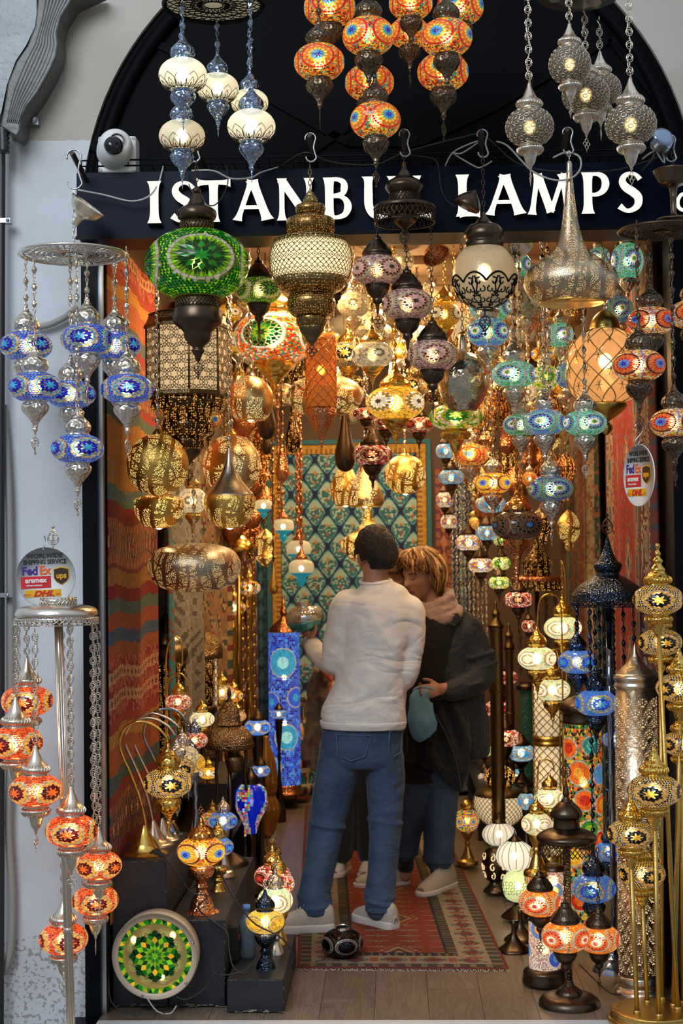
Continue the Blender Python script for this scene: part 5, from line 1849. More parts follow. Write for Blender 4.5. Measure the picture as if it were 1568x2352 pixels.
# 5. long gold drop
E, zb_, kx, zf = turned('pierced_drop_lamp', 'long necked pierced silver gold drop lamp open underneath before the sign', 'lamp', 1311, Y, [
 ('neck_cap', 'silver_smooth', [(4, 370), (7, 378), (7, 396), (6, 400)], {}),
 ('shade', 'pierced_silver', [(7, 398), (10, 440), (16, 490), (25, 540), (42, 578), (78, 604), (100, 622), (109, 645), (106, 664), (92, 684), (74, 696)], dict(lit=1, caps=False, sub=4, seg=48)),
 ('inner_lining', 'pierced_gold2', [(73, 696), (90, 682), (103, 662), (105, 645), (96, 624), (70, 606)], dict(lit=2.2, caps=False, seg=40)),
 ('rim', 'gold', [(75, 694), (77, 697), (73, 698)], {}),
], refy=645)
put('bulb', bulb_mesh('bulb', .03), E, Vector((0, 0, zf(655) - zb_)))
put('chain', chain_mesh(.03, 'link', 'silver_smooth'), E, Vector((0, 0, zf(372) - zb_)))
# clip lamp cup beside the letter L
E, zb_, kx, zf = turned('canopy_cup', 'small ribbed bronze ceiling cup tilting before the letter L', 'ceiling cup', 1070, 5.02, [
 ('cup', 'bronze', [(3, 432), (8, 438), (20, 450), (28, 462), (30, 474), (27, 476)], dict(ribs=(18, .06)))], refy=460)
for ch in E.children:
 ch.rotation_euler = (0, radians(28), 0)
E, zb_, kx, zf = turned('round_clip_lamp', 'round black and chrome clip lamp above the right end of the sign', 'lamp', 1510, 5.0, [
 ('housing', 'chrome_blue', [(0, 298), (22, 300), (27, 312), (27, 330), (0, 332)], {})], refy=315)
for ch in E.children:
 ch.rotation_euler = (radians(60), radians(40), 0)
rod('lead', 'cable', [Vector((0, 0, 0)), Vector((-.02, 0, -.05)), Vector((-.05, .02, -.08))], .004, E)
# ------------------------------------------------------------------ hanging lamps inside the doorway
# octagonal panelled lantern
Y = 5.77
cx = 430
E, zb_, kx, zf = turned('octagonal_lantern', 'big octagonal lantern with star cut white panels and pierced bronze tiers below', 'lamp', cx, Y, [
 ('top_dome', 'bronze', [(20, 690), (46, 700), (58, 716), (86, 724)], dict(ribs=(8, .04))),
 ('roof', 'brass_dark', [(86, 722), (92, 740), (99, 750), (99, 756)], dict(sq=8, smooth=False, seg=32, flat=True)),
 ('lit_panels', 'fabric', [(91, 756), (91, 905)], dict(sq=8, smooth=False, seg=32, flat=True, lit=.42, tint=(1, .86, .74))),
 ('base_tray', 'brass_dark', [(98, 903), (99, 912), (86, 918)], dict(sq=8, smooth=False, seg=32, flat=True)),
 ('pierced_ring', 'pierced_bronze', [(86, 916), (84, 940), (66, 952), (52, 956)], dict(lit=.8)),
 ('second_bulb', 'pierced_bronze', [(46, 954), (58, 966), (62, 980), (56, 996), (44, 1004)], dict(lit=.8)),
 ('third_bulb', 'pierced_bronze', [(36, 1003), (41, 1014), (38, 1028), (28, 1036)], dict(lit=.4)),
 ('ribbed_cone', 'bronze', [(29, 1034), (25, 1044), (12, 1056), (6, 1064), (2, 1072)], dict(ribs=(18, .08))),
], refy=830)
b = MB()
ap = 91 * kx * cos(pi / 8) + .001
sw = 91 * kx * 2 * sin(pi / 8)
zlo, zhi = zf(905) - zb_, zf(756) - zb_
for f in range(8):
 a = 2 * pi * (f + .5) / 8 - pi / 8 + pi / 8
 n_ = Vector((cos(a), sin(a), 0))
 t_ = Vector((-sin(a), cos(a), 0))
 at_ = lambda u, v: tuple(n_ * ap + t_ * u + Vector((0, 0, v)))
 cw = sw / 2.0
 nr = 4
 chh = (zhi - zlo) / nr
 for i in range(3):
  for j in range(nr + 1):
   cu, cv = -sw / 2 + i * cw, zlo + j * chh
   for (ou, ov) in ((0, 0), (cw / 2, chh / 2)):
    uu, vv = cu + ou, cv + ov
    if abs(uu) > sw / 2 + .001 or vv < zlo - .001 or vv > zhi + .001:
     continue
    R1 = cw * .34
    star = []
    for q in range(12):
     g = pi * q / 6 + pi / 2
     rr = R1 if q % 2 == 0 else R1 * .58
     star.append(at_(max(-sw / 2, min(sw / 2, uu + rr * cos(g))), max(zlo, min(zhi, vv + rr * sin(g)))))
    b.tube(star, .0017, 3, closed=True)
    for q in range(6):
     g = pi * q / 3 + pi / 2
     c0u, c0v = uu + R1 * 1.28 * cos(g), vv + R1 * 1.28 * sin(g)
     if abs(c0u) < sw / 2 - .004 and zlo + .004 < c0v < zhi - .004:
      b.tube([at_(c0u + R1 * .28 * cos(h_), c0v + R1 * .28 * sin(h_)) for h_ in [pi * m / 3 for m in range(6)]], .0015, 3, closed=True)
b.build('star_lattice', 'brass_dark', E, kind='stuff')
for f in range(8):
 a = 2 * pi * f / 8 + 0
 b = MB()
 b.tube([(93 * kx * cos(a), 93 * kx * sin(a), zlo), (93 * kx * cos(a), 93 * kx * sin(a), zhi)], .0045, 6)
 b.build('corner_post', 'brass_dark', E)
for ch in list(E.children):
 if not ch.name.startswith('chain'):
  ch.rotation_euler = (0, 0, radians(10))
put('pendant_ornament', ornament_mesh('bronze', 'leaf'), E, Vector((0, 0, 0)), scale=.18)
put('chain', chain_mesh(CEIL - zf(690), 'link', 'bronze'), E, Vector((0, 0, zf(692) - zb_)))
PG = dict(lit=1.0)
def pierced_hang(cx, Y, shade_pts, label, mat='pierced_gold', cap=None, refy=None, lit=1.0, name='pierced_metal_lamp', open_=True, chain='bead', cmat='silver_smooth', ribs=None):
 parts = []
 top = shade_pts[0][1]
 if cap:
  parts.append(('cap', cap[0], cap[1], {}))
  top = cap[1][0][1]
 parts.append(('shade', mat, shade_pts, dict(lit=lit, caps=not open_, seg=40, sub=4, ribs=ribs)))
 if open_:
  parts.append(('rim', 'gold', [(shade_pts[-1][0] + .5, shade_pts[-1][1] - 1), (shade_pts[-1][0] + 1.5, shade_pts[-1][1] + 1), (shade_pts[-1][0] - 2, shade_pts[-1][1] + 2)], {}))
 E, zb_, kx, zf = turned(name, label, 'lamp', cx, Y, parts, refy=refy)
 put('chain', chain_mesh(max(.03, CEIL - zf(top)), chain, cmat), E, Vector((0, 0, zf(top) - zb_)))
 if open_ and lit > .4:
  put('bulb', bulb_mesh('bulb', .024), E, Vector((0, 0, .02)))
 return E
def ballp(cx, cy, rx, ry, t0=.12, t1=.96, n=10):
 return [(rx * sin(pi * (t0 + (t1 - t0) * i / n)), cy - ry * cos(pi * (t0 + (t1 - t0) * i / n))) for i in range(n + 1)]
pierced_hang(575, 6.0, ballp(575, 920, 53, 57, .12, .78), 'pierced pale gold ball with leaf bands below the green mosaic lamp', 'pierced_gold2', ('silver_smooth', [(2, 838), (8, 846), (10, 856), (16, 866)]))
pierced_hang(362, 5.60, ballp(362, 1068, 71, 72), 'large pierced gold ball lamp at the left below the octagonal lantern', 'pierced_gold', ('gold', [(3, 984), (8, 990), (14, 1000)]), open_=False, lit=1.3)
pierced_hang(532, 6.15, ballp(532, 1068, 66, 70), 'large pierced gold ball lamp behind the silver topped drop', 'pierced_gold2', ('gold', [(3, 984), (8, 990), (14, 1000)]), open_=False, lit=1.3)
pierced_hang(365, 5.86, [(30, 1138), (54, 1146), (57, 1160), (52, 1184), (38, 1204), (26, 1211)], 'gold pierced bowl lamp under the left gold ball', 'pierced_gold', ('gold', [(4, 1100), (12, 1120), (30, 1138)]), lit=1.8)
E = pierced_hang(527, 5.75, [(57, 1139), (59, 1152), (54, 1180), (42, 1200), (26, 1211)], 'gold pierced drop lamp with smooth silver cone top', 'pierced_gold', ('silver_smooth', [(4, 1024), (9, 1060), (24, 1096), (46, 1124), (57, 1139)]), lit=1.0)
pierced_hang(446, 5.9, [(8, 1247), (50, 1251), (88, 1264), (104, 1286), (107, 1303), (102, 1322), (84, 1344), (50, 1357), (0, 1361)], 'wide flat pierced gold disc lamp above the table lamps', 'pierced_silver', None, open_=False, lit=1.2)
pierced_hang(746, 6.5, [(30, 862), (66, 876), (86, 896), (88, 912), (80, 930), (58, 948), (34, 954)], 'broad pierced gold lamp partly hidden by the amber cylinder', 'pierced_gold2', ('silver', [(16, 842), (18, 862), (30, 864)]), lit=1.2)
pierced_hang(930, 7.6, ballp(930, 1090, 48, 46, .12, .88), 'golden pinhole ball lamp glowing right of the dark red lamps', 'pierced_gold', ('gold', [(2, 1030), (6, 1040), (12, 1046)]), lit=2.0)
pierced_hang(793, 7.6, [(4, 1020), (8, 1052), (18, 1080), (32, 1106), (36, 1126), (30, 1148), (22, 1160)], 'tall golden pear shaped pinhole lamp before the tapestry', 'pierced_gold', None, lit=1.7)
pierced_hang(846, 7.9, [(3, 1120), (6, 1160), (14, 1198), (34, 1222), (58, 1236), (64, 1252), (58, 1268), (44, 1282)], 'golden long necked drop lamp just above the man\'s head', 'pierced_gold', None, lit=2.2)
pierced_hang(838, 7.4, [(36, 1018), (20, 1030), (10, 1060), (24, 1100), (38, 1130), (44, 1150), (38, 1162)], 'pale gold hourglass lamp deep before the tapestry', 'pierced_gold2', None, lit=1.6)
# smoked glass ball
E, zb_, kx, zf = turned('smoked_glass_lamp', 'large mottled smoked glass ball lamp with silver neck', 'lamp', 1063, 5.9, [
 ('cap', 'silver_smooth', [(6, 768), (9, 776), (12, 812)], {}),
 ('glass', plain('mercury_glass', (.62, .56, .42), .12, .92, ('noise', 22, 1.0), var=(16, .55)), [(12, 808), (34, 818), (54, 842), (60, 876), (52, 912), (34, 938), (30, 944)], {}),
], refy=880)
put('chain', chain_mesh(CEIL - zf(768), 'link', 'bronze'), E, Vector((0, 0, zf(768) - zb_)))
# amber quilted cylinder
E, zb_, kx, zf = turned('quilted_glass_lamp', 'long amber diamond quilted glass cylinder lamp with copper lower cup', 'lamp', 737, 6.1, [
 ('glass', glow_glass('amber_quilt', 'c8762c', .55, .25, .15, (60, .8)), [(20, 765), (32, 775), (34, 820), (34, 880), (33, 938)], dict(lit=.8)),
 ('lower_cup', 'copper', [(34, 936), (35, 950), (28, 966), (22, 980), (12, 996), (4, 1010), (2, 1030)], {}),
], refy=860)
b = MB()
lattice(b, [((r_ + 1) * kx, zf(y) - zb_) for r_, y in [(32, 776), (34, 820), (34, 880), (33, 938)]], 9, .75, .0022, 22, 4)
b.build('copper_lattice', 'copper', E)
put('bulb', bulb_mesh('bulb', .022), E, Vector((0, 0, zf(850) - zb_)))
put('chain', chain_mesh(CEIL - zf(765), 'link', 'brass'), E, Vector((0, 0, zf(766) - zb_)))
# quilted gold wired glass
E, zb_, kx, zf = turned('quilted_glass_lamp', 'large bulging clear glass lamp quilted with gold wire on the right', 'lamp', 1390, 5.66, [
 ('cap', 'gold_soft', [(4, 712), (14, 718), (28, 734), (33, 752), (34, 758)], dict(ribs=(14, .05))),
 ('glass', glow_glass('champagne_glass', 'e8b878', .60, .30, .08, (9, .7)), [(33, 757), (60, 772), (80, 800), (87, 848), (80, 892), (62, 916), (42, 925)], dict(lit=.95, seg=48, ribs=(16, .035, .6))),
 ('lower_cup', 'gold_soft', [(42, 924), (44, 934), (30, 950), (14, 962), (5, 968)], dict(ribs=(16, .08))),
 ('drop', 'gold_soft', [(3, 968), (12, 978), (13, 986), (8, 994), (2, 1000)], dict(ribs=(8, .1))),
], refy=848)
b = MB()
gp = catmull([(r_ * kx, zf(y) - zb_) for r_, y in [(34, 757), (61, 772), (82, 800), (89, 848), (82, 892), (63, 916), (42, 925)]], 3)
lattice(b, gp, 10, .30, .0022, 22, 4, off=.002)
for kq in range(10):
 for i_ in (2, 4, 6, 8):
  rr, zz = prof_at(gp, i_ / 10)
  a = 2 * pi * (kq + .5 * ((i_ // 2) % 2)) / 10
  for g in range(0, 6):
   aa = g * pi / 3
   b.tube([((rr + .004) * cos(a), (rr + .004) * sin(a), zz), ((rr + .003) * cos(a + .10 * cos(aa)), (rr + .003) * sin(a + .10 * cos(aa)), zz + .024 * sin(aa))], .0013, 3)
b.build('gold_wire', 'gold_soft', E, kind='stuff')
put('bulb', bulb_mesh('bulb_hot', .030), E, Vector((0, 0, zf(830) - zb_)))
put('chain', chain_mesh(CEIL - zf(712), 'link', 'gold'), E, Vector((0, 0, zf(712) - zb_)))
for a_ in ((575, 920, 114, 6.0, 1), (362, 1068, 142, 5.60, 1), (532, 1068, 134, 6.15, 1), (365, 1175, 114, 5.86, .7), (527, 1160, 118, 5.75, .9), (446, 1303, 214, 5.9, .5), (746, 908, 176, 6.5, .5),
   (930, 1090, 96, 7.6, 1), (793, 1100, 72, 7.6, 1.9), (846, 1250, 128, 7.9, .6), (1063, 876, 120, 5.9, 1.2), (737, 860, 70, 6.1, 3), (1390, 848, 178, 5.66, 1), (430, 860, 200, 5.77, 1.6)):
 c_ = P(a_[0], a_[1], a_[3])
 OCC.extend(occupy(c_.x, c_.y, c_.z, a_[2] * K(a_[0], a_[1], a_[3]), a_[4], CEIL))
# mosaic pendants, one row each: x, y, width, depth, pattern, fittings, label, lit, height
HANG = [
 (594, 668, 104, 5.64, 'green', 'bronze', 'small dark green mosaic lamp beside the very large green lantern', .7, .62),
 (630, 775, 184, 6.2, 'orangebig', 'flute', 'big orange speckled mosaic lamp with green flower medallions', .9, .66),
 (812, 700, 74, 6.3, 'cream', 'silver', 'pale crackled white mosaic globe left of the mauve lamps', .3, .8),
 (846, 745, 80, 6.6, 'cream', 'silver', 'pale crackled white globe tucked behind the other white one', .3, .75),
 (855, 815, 96, 6.0, 'cream', 'flute', 'cream mosaic lamp with dark star and silver flute below', .7, .64),
 (908, 926, 132, 6.0, 'yellowbig', 'flute', 'bright yellow mosaic lamp with black starred medallion', 1.2, .60),
 (915, 600, 70, 6.6, 'cream', 'silver', 'small crackled white globe high behind the mauve lamps', .3, .8),
 (985, 690, 60, 6.5, 'cream', 'silver', 'small dim white globe behind the middle mauve lamp', .25, .9),
 (1020, 722, 76, 6.2, 'yellowbig', 'gold', 'dull gold mosaic lamp with black sunburst right of the mauve lamps', .35, .8),
 (800, 815, 90, 6.6, 'goldblack', 'flute', 'gold and black mosaic lamp left of the cream lamp', .5, .7),
 (770, 650, 60, 5.6, 'blackpurple', 'bronze', 'dark blue black mosaic lamp behind the brass lantern', .2, .9),
 (1125, 708, 96, 5.9, 'tealsun', 'silver', 'upper green mosaic globe behind the crackled ball', .9, .66),
 (1120, 764, 96, 5.8, 'bluesun', 'silver', 'light blue mosaic globe below the crackled ball', .9, .70),
 (1180, 860, 104, 5.6, 'tealsun', 'silver', 'green and white mosaic globe hanging left of the teal cluster', 1.0, .60),
 (1250, 970, 98, 5.5, 'bluesun', 'silver', 'blue and teal mosaic globe in the middle of the teal cluster', .8, .62),
 (1196, 976, 84, 5.62, 'tealsun', 'silver', 'teal mosaic globe half hidden by the middle blue one', .7, .62),
 (1343, 972, 100, 5.5, 'tealsun', 'silver', 'turquoise and white mosaic globe right in the teal cluster', .9, .60),
 (1265, 1123, 102, 5.5, 'bluesun', 'silver', 'dark unlit green mosaic globe lowest of the teal cluster', .22, .60),
 (1286, 770, 62, 5.9, 'tealsun', 'silver', 'small lit green mosaic globe below the gold drop', 1.1, .95),
 (1252, 868, 66, 6.0, 'limegreen', 'silver', 'lime green mosaic globe behind the teal cluster chains', .9, .9),
 (1305, 862, 60, 5.9, 'bluesun', 'silver', 'small blue mosaic globe left of the quilted glass', .6, 1.0),
 (1210, 690, 96, 5.9, 'cream', 'silver', 'clear crackled globe under the gold drop', .15, .85),
 (1440, 600, 74, 5.7, 'tealsun', 'silver', 'bright green white mosaic cylinder globe right of the gold drop', 1.2, 1.15),
 (1375, 590, 50, 6.0, 'tealsun', 'silver', 'green mosaic globe peeping out above the gold drop', .8, .9),
 (1190, 610, 60, 6.0, 'tealsun', 'silver', 'green mosaic globe right of the crackled ball', .8, .95),
 (1420, 712, 70, 5.75, 'bluesun', 'silver', 'dark teal mosaic globe above the quilted glass', .3, .9),
 (1080, 1045, 80, 6.8, 'redsun', 'silver', 'red orange sunburst globe before the white shelves', .9, .66),
 (1132, 1110, 82, 6.3, 'ambersun', 'silver', 'amber sunburst globe right of the white shelves', 1.1, .62),
 (1216, 1100, 34, 6.6, 'redsun', 'silver', 'small red sunburst globe behind the dark green one', .7, 1.0),
 (1023, 1036, 46, 7.4, 'skypatch', 'bronze', 'upper light blue glass globe above the woman', .8, .8),
 (1036, 1096, 60, 7.4, 'skypatch', 'bronze', 'lower light blue glass globe above the woman', .7, .6),
 (1128, 1158, 68, 7.0, 'skypatch', 'copper', 'sky blue globe hanging under the amber sunburst one', .8, .6),
 (1118, 1224, 52, 7.2, 'skypatch', 'bronze', 'turquoise globe with orange patches left of the brown lamp', .8, .7),
 (1021, 1148, 40, 7.8, 'clearmulti', 'bronze', 'small silvery speckled globe under the light blue pair', .8, .95),
 (1030, 1198, 38, 7.8, 'clearmulti', 'bronze', 'small cream speckled globe nearest the woman\'s hair', .9, .9),
 (1076, 1246, 60, 7.4, 'clearmulti', 'bronze', 'clear globe with blue and amber spots over the bead strings', 1.0, .66),
 (1104, 1298, 60, 7.2, 'clearmulti', 'bronze', 'clear globe with amber spots lower over the bead strings', 1.0, .6),
 (1150, 1240, 36, 7.2, 'limegreen', 'bronze', 'small lime globe behind the brown lamp', 1.1, .8),
 (1150, 1294, 44, 7.0, 'limegreen', 'bronze', 'bright green globe below the small lime one', 1.3, .75),
 (1146, 1338, 50, 7.0, 'limegreen', 'bronze', 'yellow green globe lowest of the green three', 1.2, .62),
 (1190, 1377, 68, 6.6, 'red', 'bronze', 'crimson mosaic globe below the brown pierced stand top', .9, .58),
 (1214, 1438, 34, 6.8, 'red', 'bronze', 'small red white globe behind the white star lamps', .8, .9),
 (855, 1045, 92, 6.6, 'red', 'bronze', 'dark red banded glass lamp above the pear lamp', .35, .55),
 (886, 972, 70, 6.8, 'red', 'bronze', 'dark red glass lamp just below the yellow one', .3, .5),
 (962, 976, 66, 6.8, 'red', 'bronze', 'deep red glass lamp under the lowest mauve lamp', .3, .6),
 (840, 950, 60, 7.0, 'red', 'bronze', 'deep red glass lamp left of the yellow lamp', .3, .5),
 (1046, 958, 122, 6.1, 'limegreen', 'gold_r', 'green leaf mosaic lamp under the smoked glass ball', .55, .5),
 (478, 965, 60, 6.2, 'redsun', 'bronze', 'small red mosaic lamp right of the pierced tiers', .45, .85),
 (442, 1150, 66, 6.4, 'cream', 'gold', 'glowing crackled globe between the gold bowl and drop', 1.1, .9),
]
for i, (px, py, wpx, Y, pat, sty, lab, lit, h) in enumerate(HANG):
 pendant(px, py, wpx, Y, pat, sty, lab, lit, h, tip=wpx > 55)
# striped clear and turquoise glass pendants on bead strings
M['optic'] = glow_glass('clear_optic_glass', 'cfc4a6', .35, .35, .08)
M['optic_blue'] = glow_glass('turquoise_glass', '2ba6b8', .55, .25, .1)
for (cx, cy0, w_, Y, lab) in ((605, 1162, 40, 7.6, 'clear and turquoise ribbed glass lamp furthest left of the four'), (650, 1210, 48, 7.5, 'clear and turquoise ribbed glass lamp second from the left'),
        (686, 1262, 56, 7.4, 'clear and turquoise ribbed glass lamp behind the lowest one'), (692, 1306, 56, 7.2, 'clear and turquoise ribbed glass lamp lowest of the four')):
 q = w_ / 56
 E, zb_, kx, zf = turned('ribbed_glass_lamp', lab, 'lamp', cx, Y, [
  ('cap', 'copper', [(3 * q, cy0 - 46 * q), (6 * q, cy0 - 38 * q), (14 * q, cy0 - 26 * q), (14 * q, cy0 - 20 * q)], {}),
  ('upper_glass', 'optic', [(13 * q, cy0 - 21 * q), (25 * q, cy0 - 14 * q), (28 * q, cy0), (25 * q, cy0 + 10 * q)], dict(lit=.8, ribs=(26, .06))),
  ('lower_glass', 'optic_blue', [(25 * q, cy0 + 10 * q), (14 * q, cy0 + 18 * q), (9 * q, cy0 + 21 * q), (11 * q, cy0 + 28 * q), (4 * q, cy0 + 38 * q), (1 * q, cy0 + 44 * q)], dict(lit=.7, ribs=(20, .08)))], refy=cy0)
 put('bulb', bulb_mesh('bulb_hot', .014), E, Vector((0, 0, zf(cy0) - zb_)))
 put('chain', chain_mesh(CEIL - zf(cy0 - 46 * q), 'bead', 'copper'), E, Vector((0, 0, zf(cy0 - 46 * q) - zb_)))
# small dark amber teardrops
for (cx, cy0, w_, Y, mt, lab) in ((648, 1062, 30, 7.0, 'copper', 'long dark amber teardrop lamp before the tapestry'), (672, 990, 34, 7.0, 'pierced_bronze', 'speckled orange teardrop lamp above the bead strings'),
         (612, 1012, 22, 6.8, 'bronze', 'black teardrop lamp right of the gold balls'), (792, 1015, 46, 6.9, 'bronze', 'black flower glass cup lamp above the pear lamp'),
         (628, 1335, 20, 7.3, 'gold', 'small gold cup with bare bulb beside the blue column lamp'), (612, 950, 40, 6.6, 'bronze', 'dark glass teardrop under the first pierced ball')):
 q = w_ / 30
 turned('teardrop_lamp', lab, 'lamp', cx, Y, [('glass', mt, [(3 * q, cy0 - 62 * q), (5 * q, cy0 - 36 * q), (11 * q, cy0 - 4 * q), (16 * q, cy0 + 22 * q), (11 * q, cy0 + 40 * q), (2, cy0 + 45 * q)], dict(lit=.6)),
             ('chain', 'brass_dark', [(1.2, 560), (1.2, cy0 - 60 * q)], dict(smooth=False, seg=6))], refy=cy0)
# the crowd of gold and cream lamps hanging under the ceiling behind
rnd = random.Random(11)
KIND = [('pierced_gold', 'gold pinhole lamp'), ('pierced_gold2', 'pale gold pinhole lamp'), ('brass', 'aged brass lamp'), ('gold', 'polished gold lamp'), ('optic', 'clear ribbed glass lamp'), ('pierced_bronze', 'pierced bronze lamp')]
spots = []
for _try in range(4000):
 px, py, Y = rnd.uniform(470, 1330), rnd.uniform(570, 940), rnd.uniform(6.9, 9.2)
 if all((px - a) ** 2 + (py - c) ** 2 > 48 ** 2 for a, c, _ in spots):
  z_ = P(px, py, Y).z
  x_ = P(px, py, Y).x
  if z_ < 2.80 and XLI + .15 < x_ < XRI - .15:
   spots.append((px, py, Y))
 if len(spots) >= 84:
  break
for i, (px, py, Y) in enumerate(spots):
 mt, nm = KIND[i % 6]
 q = rnd.uniform(.7, 1.15)
 shape = rnd.choice(['ball', 'bell', 'drop', 'globe'])
 if i % 3:
  Y, t_ = fit_depth(px, py, 74 * q, Y, 1.1, CEIL, 2.2)
  if t_ > .06:
   continue
 if i % 3 == 0:
  pt = rnd.choice(['cream', 'yellowbig', 'ambersun', 'goldblack', 'cream'])
  pendant(px, py, 62 * q, Y, pt, rnd.choice(['gold', 'flute', 'silver']), 'small warm mosaic lamp among the crowd hanging from the shop ceiling', rnd.choice([.3, .6, .9]), rnd.choice([.62, .8]), group='warm mosaic lamps crowded under the ceiling', tip=False)
  continue
 if shape == 'ball':
  pr = [(r_ * q, py + (y - py) * q) for r_, y in ballp(px, py, 32, 32, .1, .9)]
 elif shape == 'bell':
  pr = [(4 * q, py - 36 * q), (8 * q, py - 20 * q), (20 * q, py), (34 * q, py + 20 * q), (38 * q, py + 26 * q)]
 elif shape == 'drop':
  pr = [(3 * q, py - 50 * q), (6 * q, py - 20 * q), (24 * q, py + 8 * q), (30 * q, py + 24 * q), (18 * q, py + 38 * q)]
 else:
  pr = [(10 * q, py - 24 * q), (32 * q, py - 14 * q), (38 * q, py), (32 * q, py + 14 * q), (10 * q, py + 24 * q), (3 * q, py + 40 * q)]
 E, zb_, kx, zf = turned('ceiling_crowd_lamp', 'small %s among the crowd hanging from the shop ceiling' % nm, 'lamp', px, Y, [('shade', mt, pr, dict(lit=rnd.choice([.5, 1.2, 2.0]), seg=20, sub=2))], refy=py, group='%ss crowded under the ceiling' % nm)
 put('chain', chain_mesh(max(.05, CEIL - zf(pr[0][1])), 'wire', 'brass_dark'), E, Vector((0, 0, zf(pr[0][1]) - zb_)))
 if i % 4 == 1:
  put('bulb', bulb_mesh('bulb', .022), E, Vector((0, 0, -.01)))
# copper and bronze pierced lanterns hanging lower, along both side walls
M['pierced_copper'] = pierced('pierced_copper', '8a4a22', 'ff9a3c', 150, 40, cut=.42, glow=1.3)
rnd = random.Random(21)
done = []
for _try in range(600):
 right = rnd.random() < .78
 px, py, Y = (rnd.uniform(1075, 1325), rnd.uniform(930, 1215), rnd.uniform(7.2, 9.3)) if right else (rnd.uniform(470, 615), rnd.uniform(960, 1260), rnd.uniform(7.6, 9.3))
 c_ = P(px, py, Y)
 if not XLI + .16 < c_.x < XRI - .16 or any((px - a) ** 2 + (py - d) ** 2 < 40 ** 2 for a, d in done):
  continue
 q = rnd.uniform(.8, 1.15)
 Y, t_ = fit_depth(px, py, 56 * q, Y, 1.6, CEIL, .8)
 if t_ > .05:
  continue
 done.append((px, py))
 mt = rnd.choice(['pierced_copper', 'pierced_bronze', 'pierced_gold', 'pierced_copper', 'copper'])
 pr = rnd.choice([[(3, -52), (10, -40), (24, -30), (18, -22), (27, -14), (28, 10), (20, 24), (10, 34), (3, 48)], [(3, -46), (16, -34), (26, -20), (20, -12), (20, 20), (28, 26), (16, 38), (4, 50)], [(3, -40), (18, -26), (28, 0), (18, 26), (8, 32), (10, 40), (2, 52)]])
 nm = {'pierced_copper': 'pierced copper', 'pierced_bronze': 'pierced bronze', 'pierced_gold': 'gold pinhole', 'copper': 'smooth copper'}[mt]
 E, zb_, kx, zf = turned('low_hanging_lantern', '%s lantern hanging low among others along the %s wall' % (nm, 'right' if right else 'left'), 'lamp', px, Y,
       [('shade', mt, [(r_ * q, py + y * q) for r_, y in pr], dict(lit=rnd.choice([.6, 1.2, 1.8]), seg=20, sub=2))], refy=py, group='%s lanterns low along the %s wall' % (nm, 'right' if right else 'left'))
 put('chain', chain_mesh(max(.05, CEIL - zf(py - 48 * q)), rnd.choice(['link', 'bead']), 'brass'), E, Vector((0, 0, zf(py - 48 * q) - zb_)))
 if len(done) >= 40:
  break
# tilted gold reflector cups near the door head
for (px, py, Y, rx, lab) in ((1002, 580, 5.8, 30, 'tilted copper reflector cup under the sign middle'), (1190, 562, 5.8, 34, 'tilted silver reflector cup right of the crackled ball')):
 E, zb_, kx, zf = turned('reflector_cup', lab, 'ceiling cup', px, Y, [('cup', 'copper' if px < 1100 else 'silver_smooth', [(4, py - 24), (10, py - 20), (24, py - 8), (rx, py + 6), (rx + 3, py + 8)], dict(caps=False))], refy=py)
 for ch in E.children:
  ch.rotation_euler = (radians(-30), radians(-22), 0)
 put('wire', chain_mesh(.25, 'wire', 'brass'), E, Vector((0, 0, zf(py - 24) - zb_)))
# ------------------------------------------------------------------ black stepped plinths on the left
M['plinth'] = plain('chipped_black_paint', (0.016, 0.018, 0.024), 0.42, 0, ('noise', 8, .2), var=(30, .6))
def block(name, label, x0, x1, ytop, Y0, Y1, cat='plinth'):
 a, c = P(x0, ytop, Y0), P(x1, ytop, Y0)
 E = thing(name, label, cat, ((a.x + c.x) / 2, (Y0 + Y1) / 2, .002), group='black display plinths')
 hw, hd = (c.x - a.x) / 2, (Y1 - Y0) / 2
 b = MB()
 b.box((-hw, -hd, 0), (hw, hd, a.z - .002))
 o = b.build('box', 'plinth', E, False)
 m = o.modifiers.new('b', 'BEVEL')
 m.width = .004
 b = MB()   # bare wood showing through worn lower edge and corners
 rnd_ = random.Random(int(x0))
 for i in range(12):
  x = rnd_.uniform(-hw + .01, hw - .02)
  z_ = rnd_.uniform(.001, .008)
  b.box((x, -hd - .0004, z_), (x + rnd_.uniform(.006, .03), -hd, z_ + rnd_.uniform(.001, .005)))
 for i in range(7):
  z_ = rnd_.uniform(.02, a.z - .02)
  b.box((hw - .0025, -hd - .0004, z_), (hw - .0012, -hd, z_ + rnd_.uniform(.003, .012)))
  x = rnd_.uniform(-hw + .01, hw - .02)
  b.box((x, -hd - .0004, a.z - .0056), (x + rnd_.uniform(.003, .012), -hd, a.z - .0045))
 b.build('chipped_paint', plain('bare_wood', (.32, .27, .2), .8), E, False, kind='stuff')
 return a.z, E
Z1, _ = block('display_plinth', 'tall black wooden plinth carrying the swan neck lamps', 256, 382, 1978, 5.47, 6.05)
Z2, _ = block('display_plinth', 'middle height black wooden plinth carrying the orange table lamp', 386, 516, 2113, 5.47, 6.62)
Z3, _ = block('display_plinth', 'lowest black wooden plinth carrying the yellow table lamp', 520, 652, 2250, 5.40, 6.05)
def YZ(py, z, px=500):
 """depth at which a point of height z shows at photo row py"""
 return floor_depth(px, py, z)
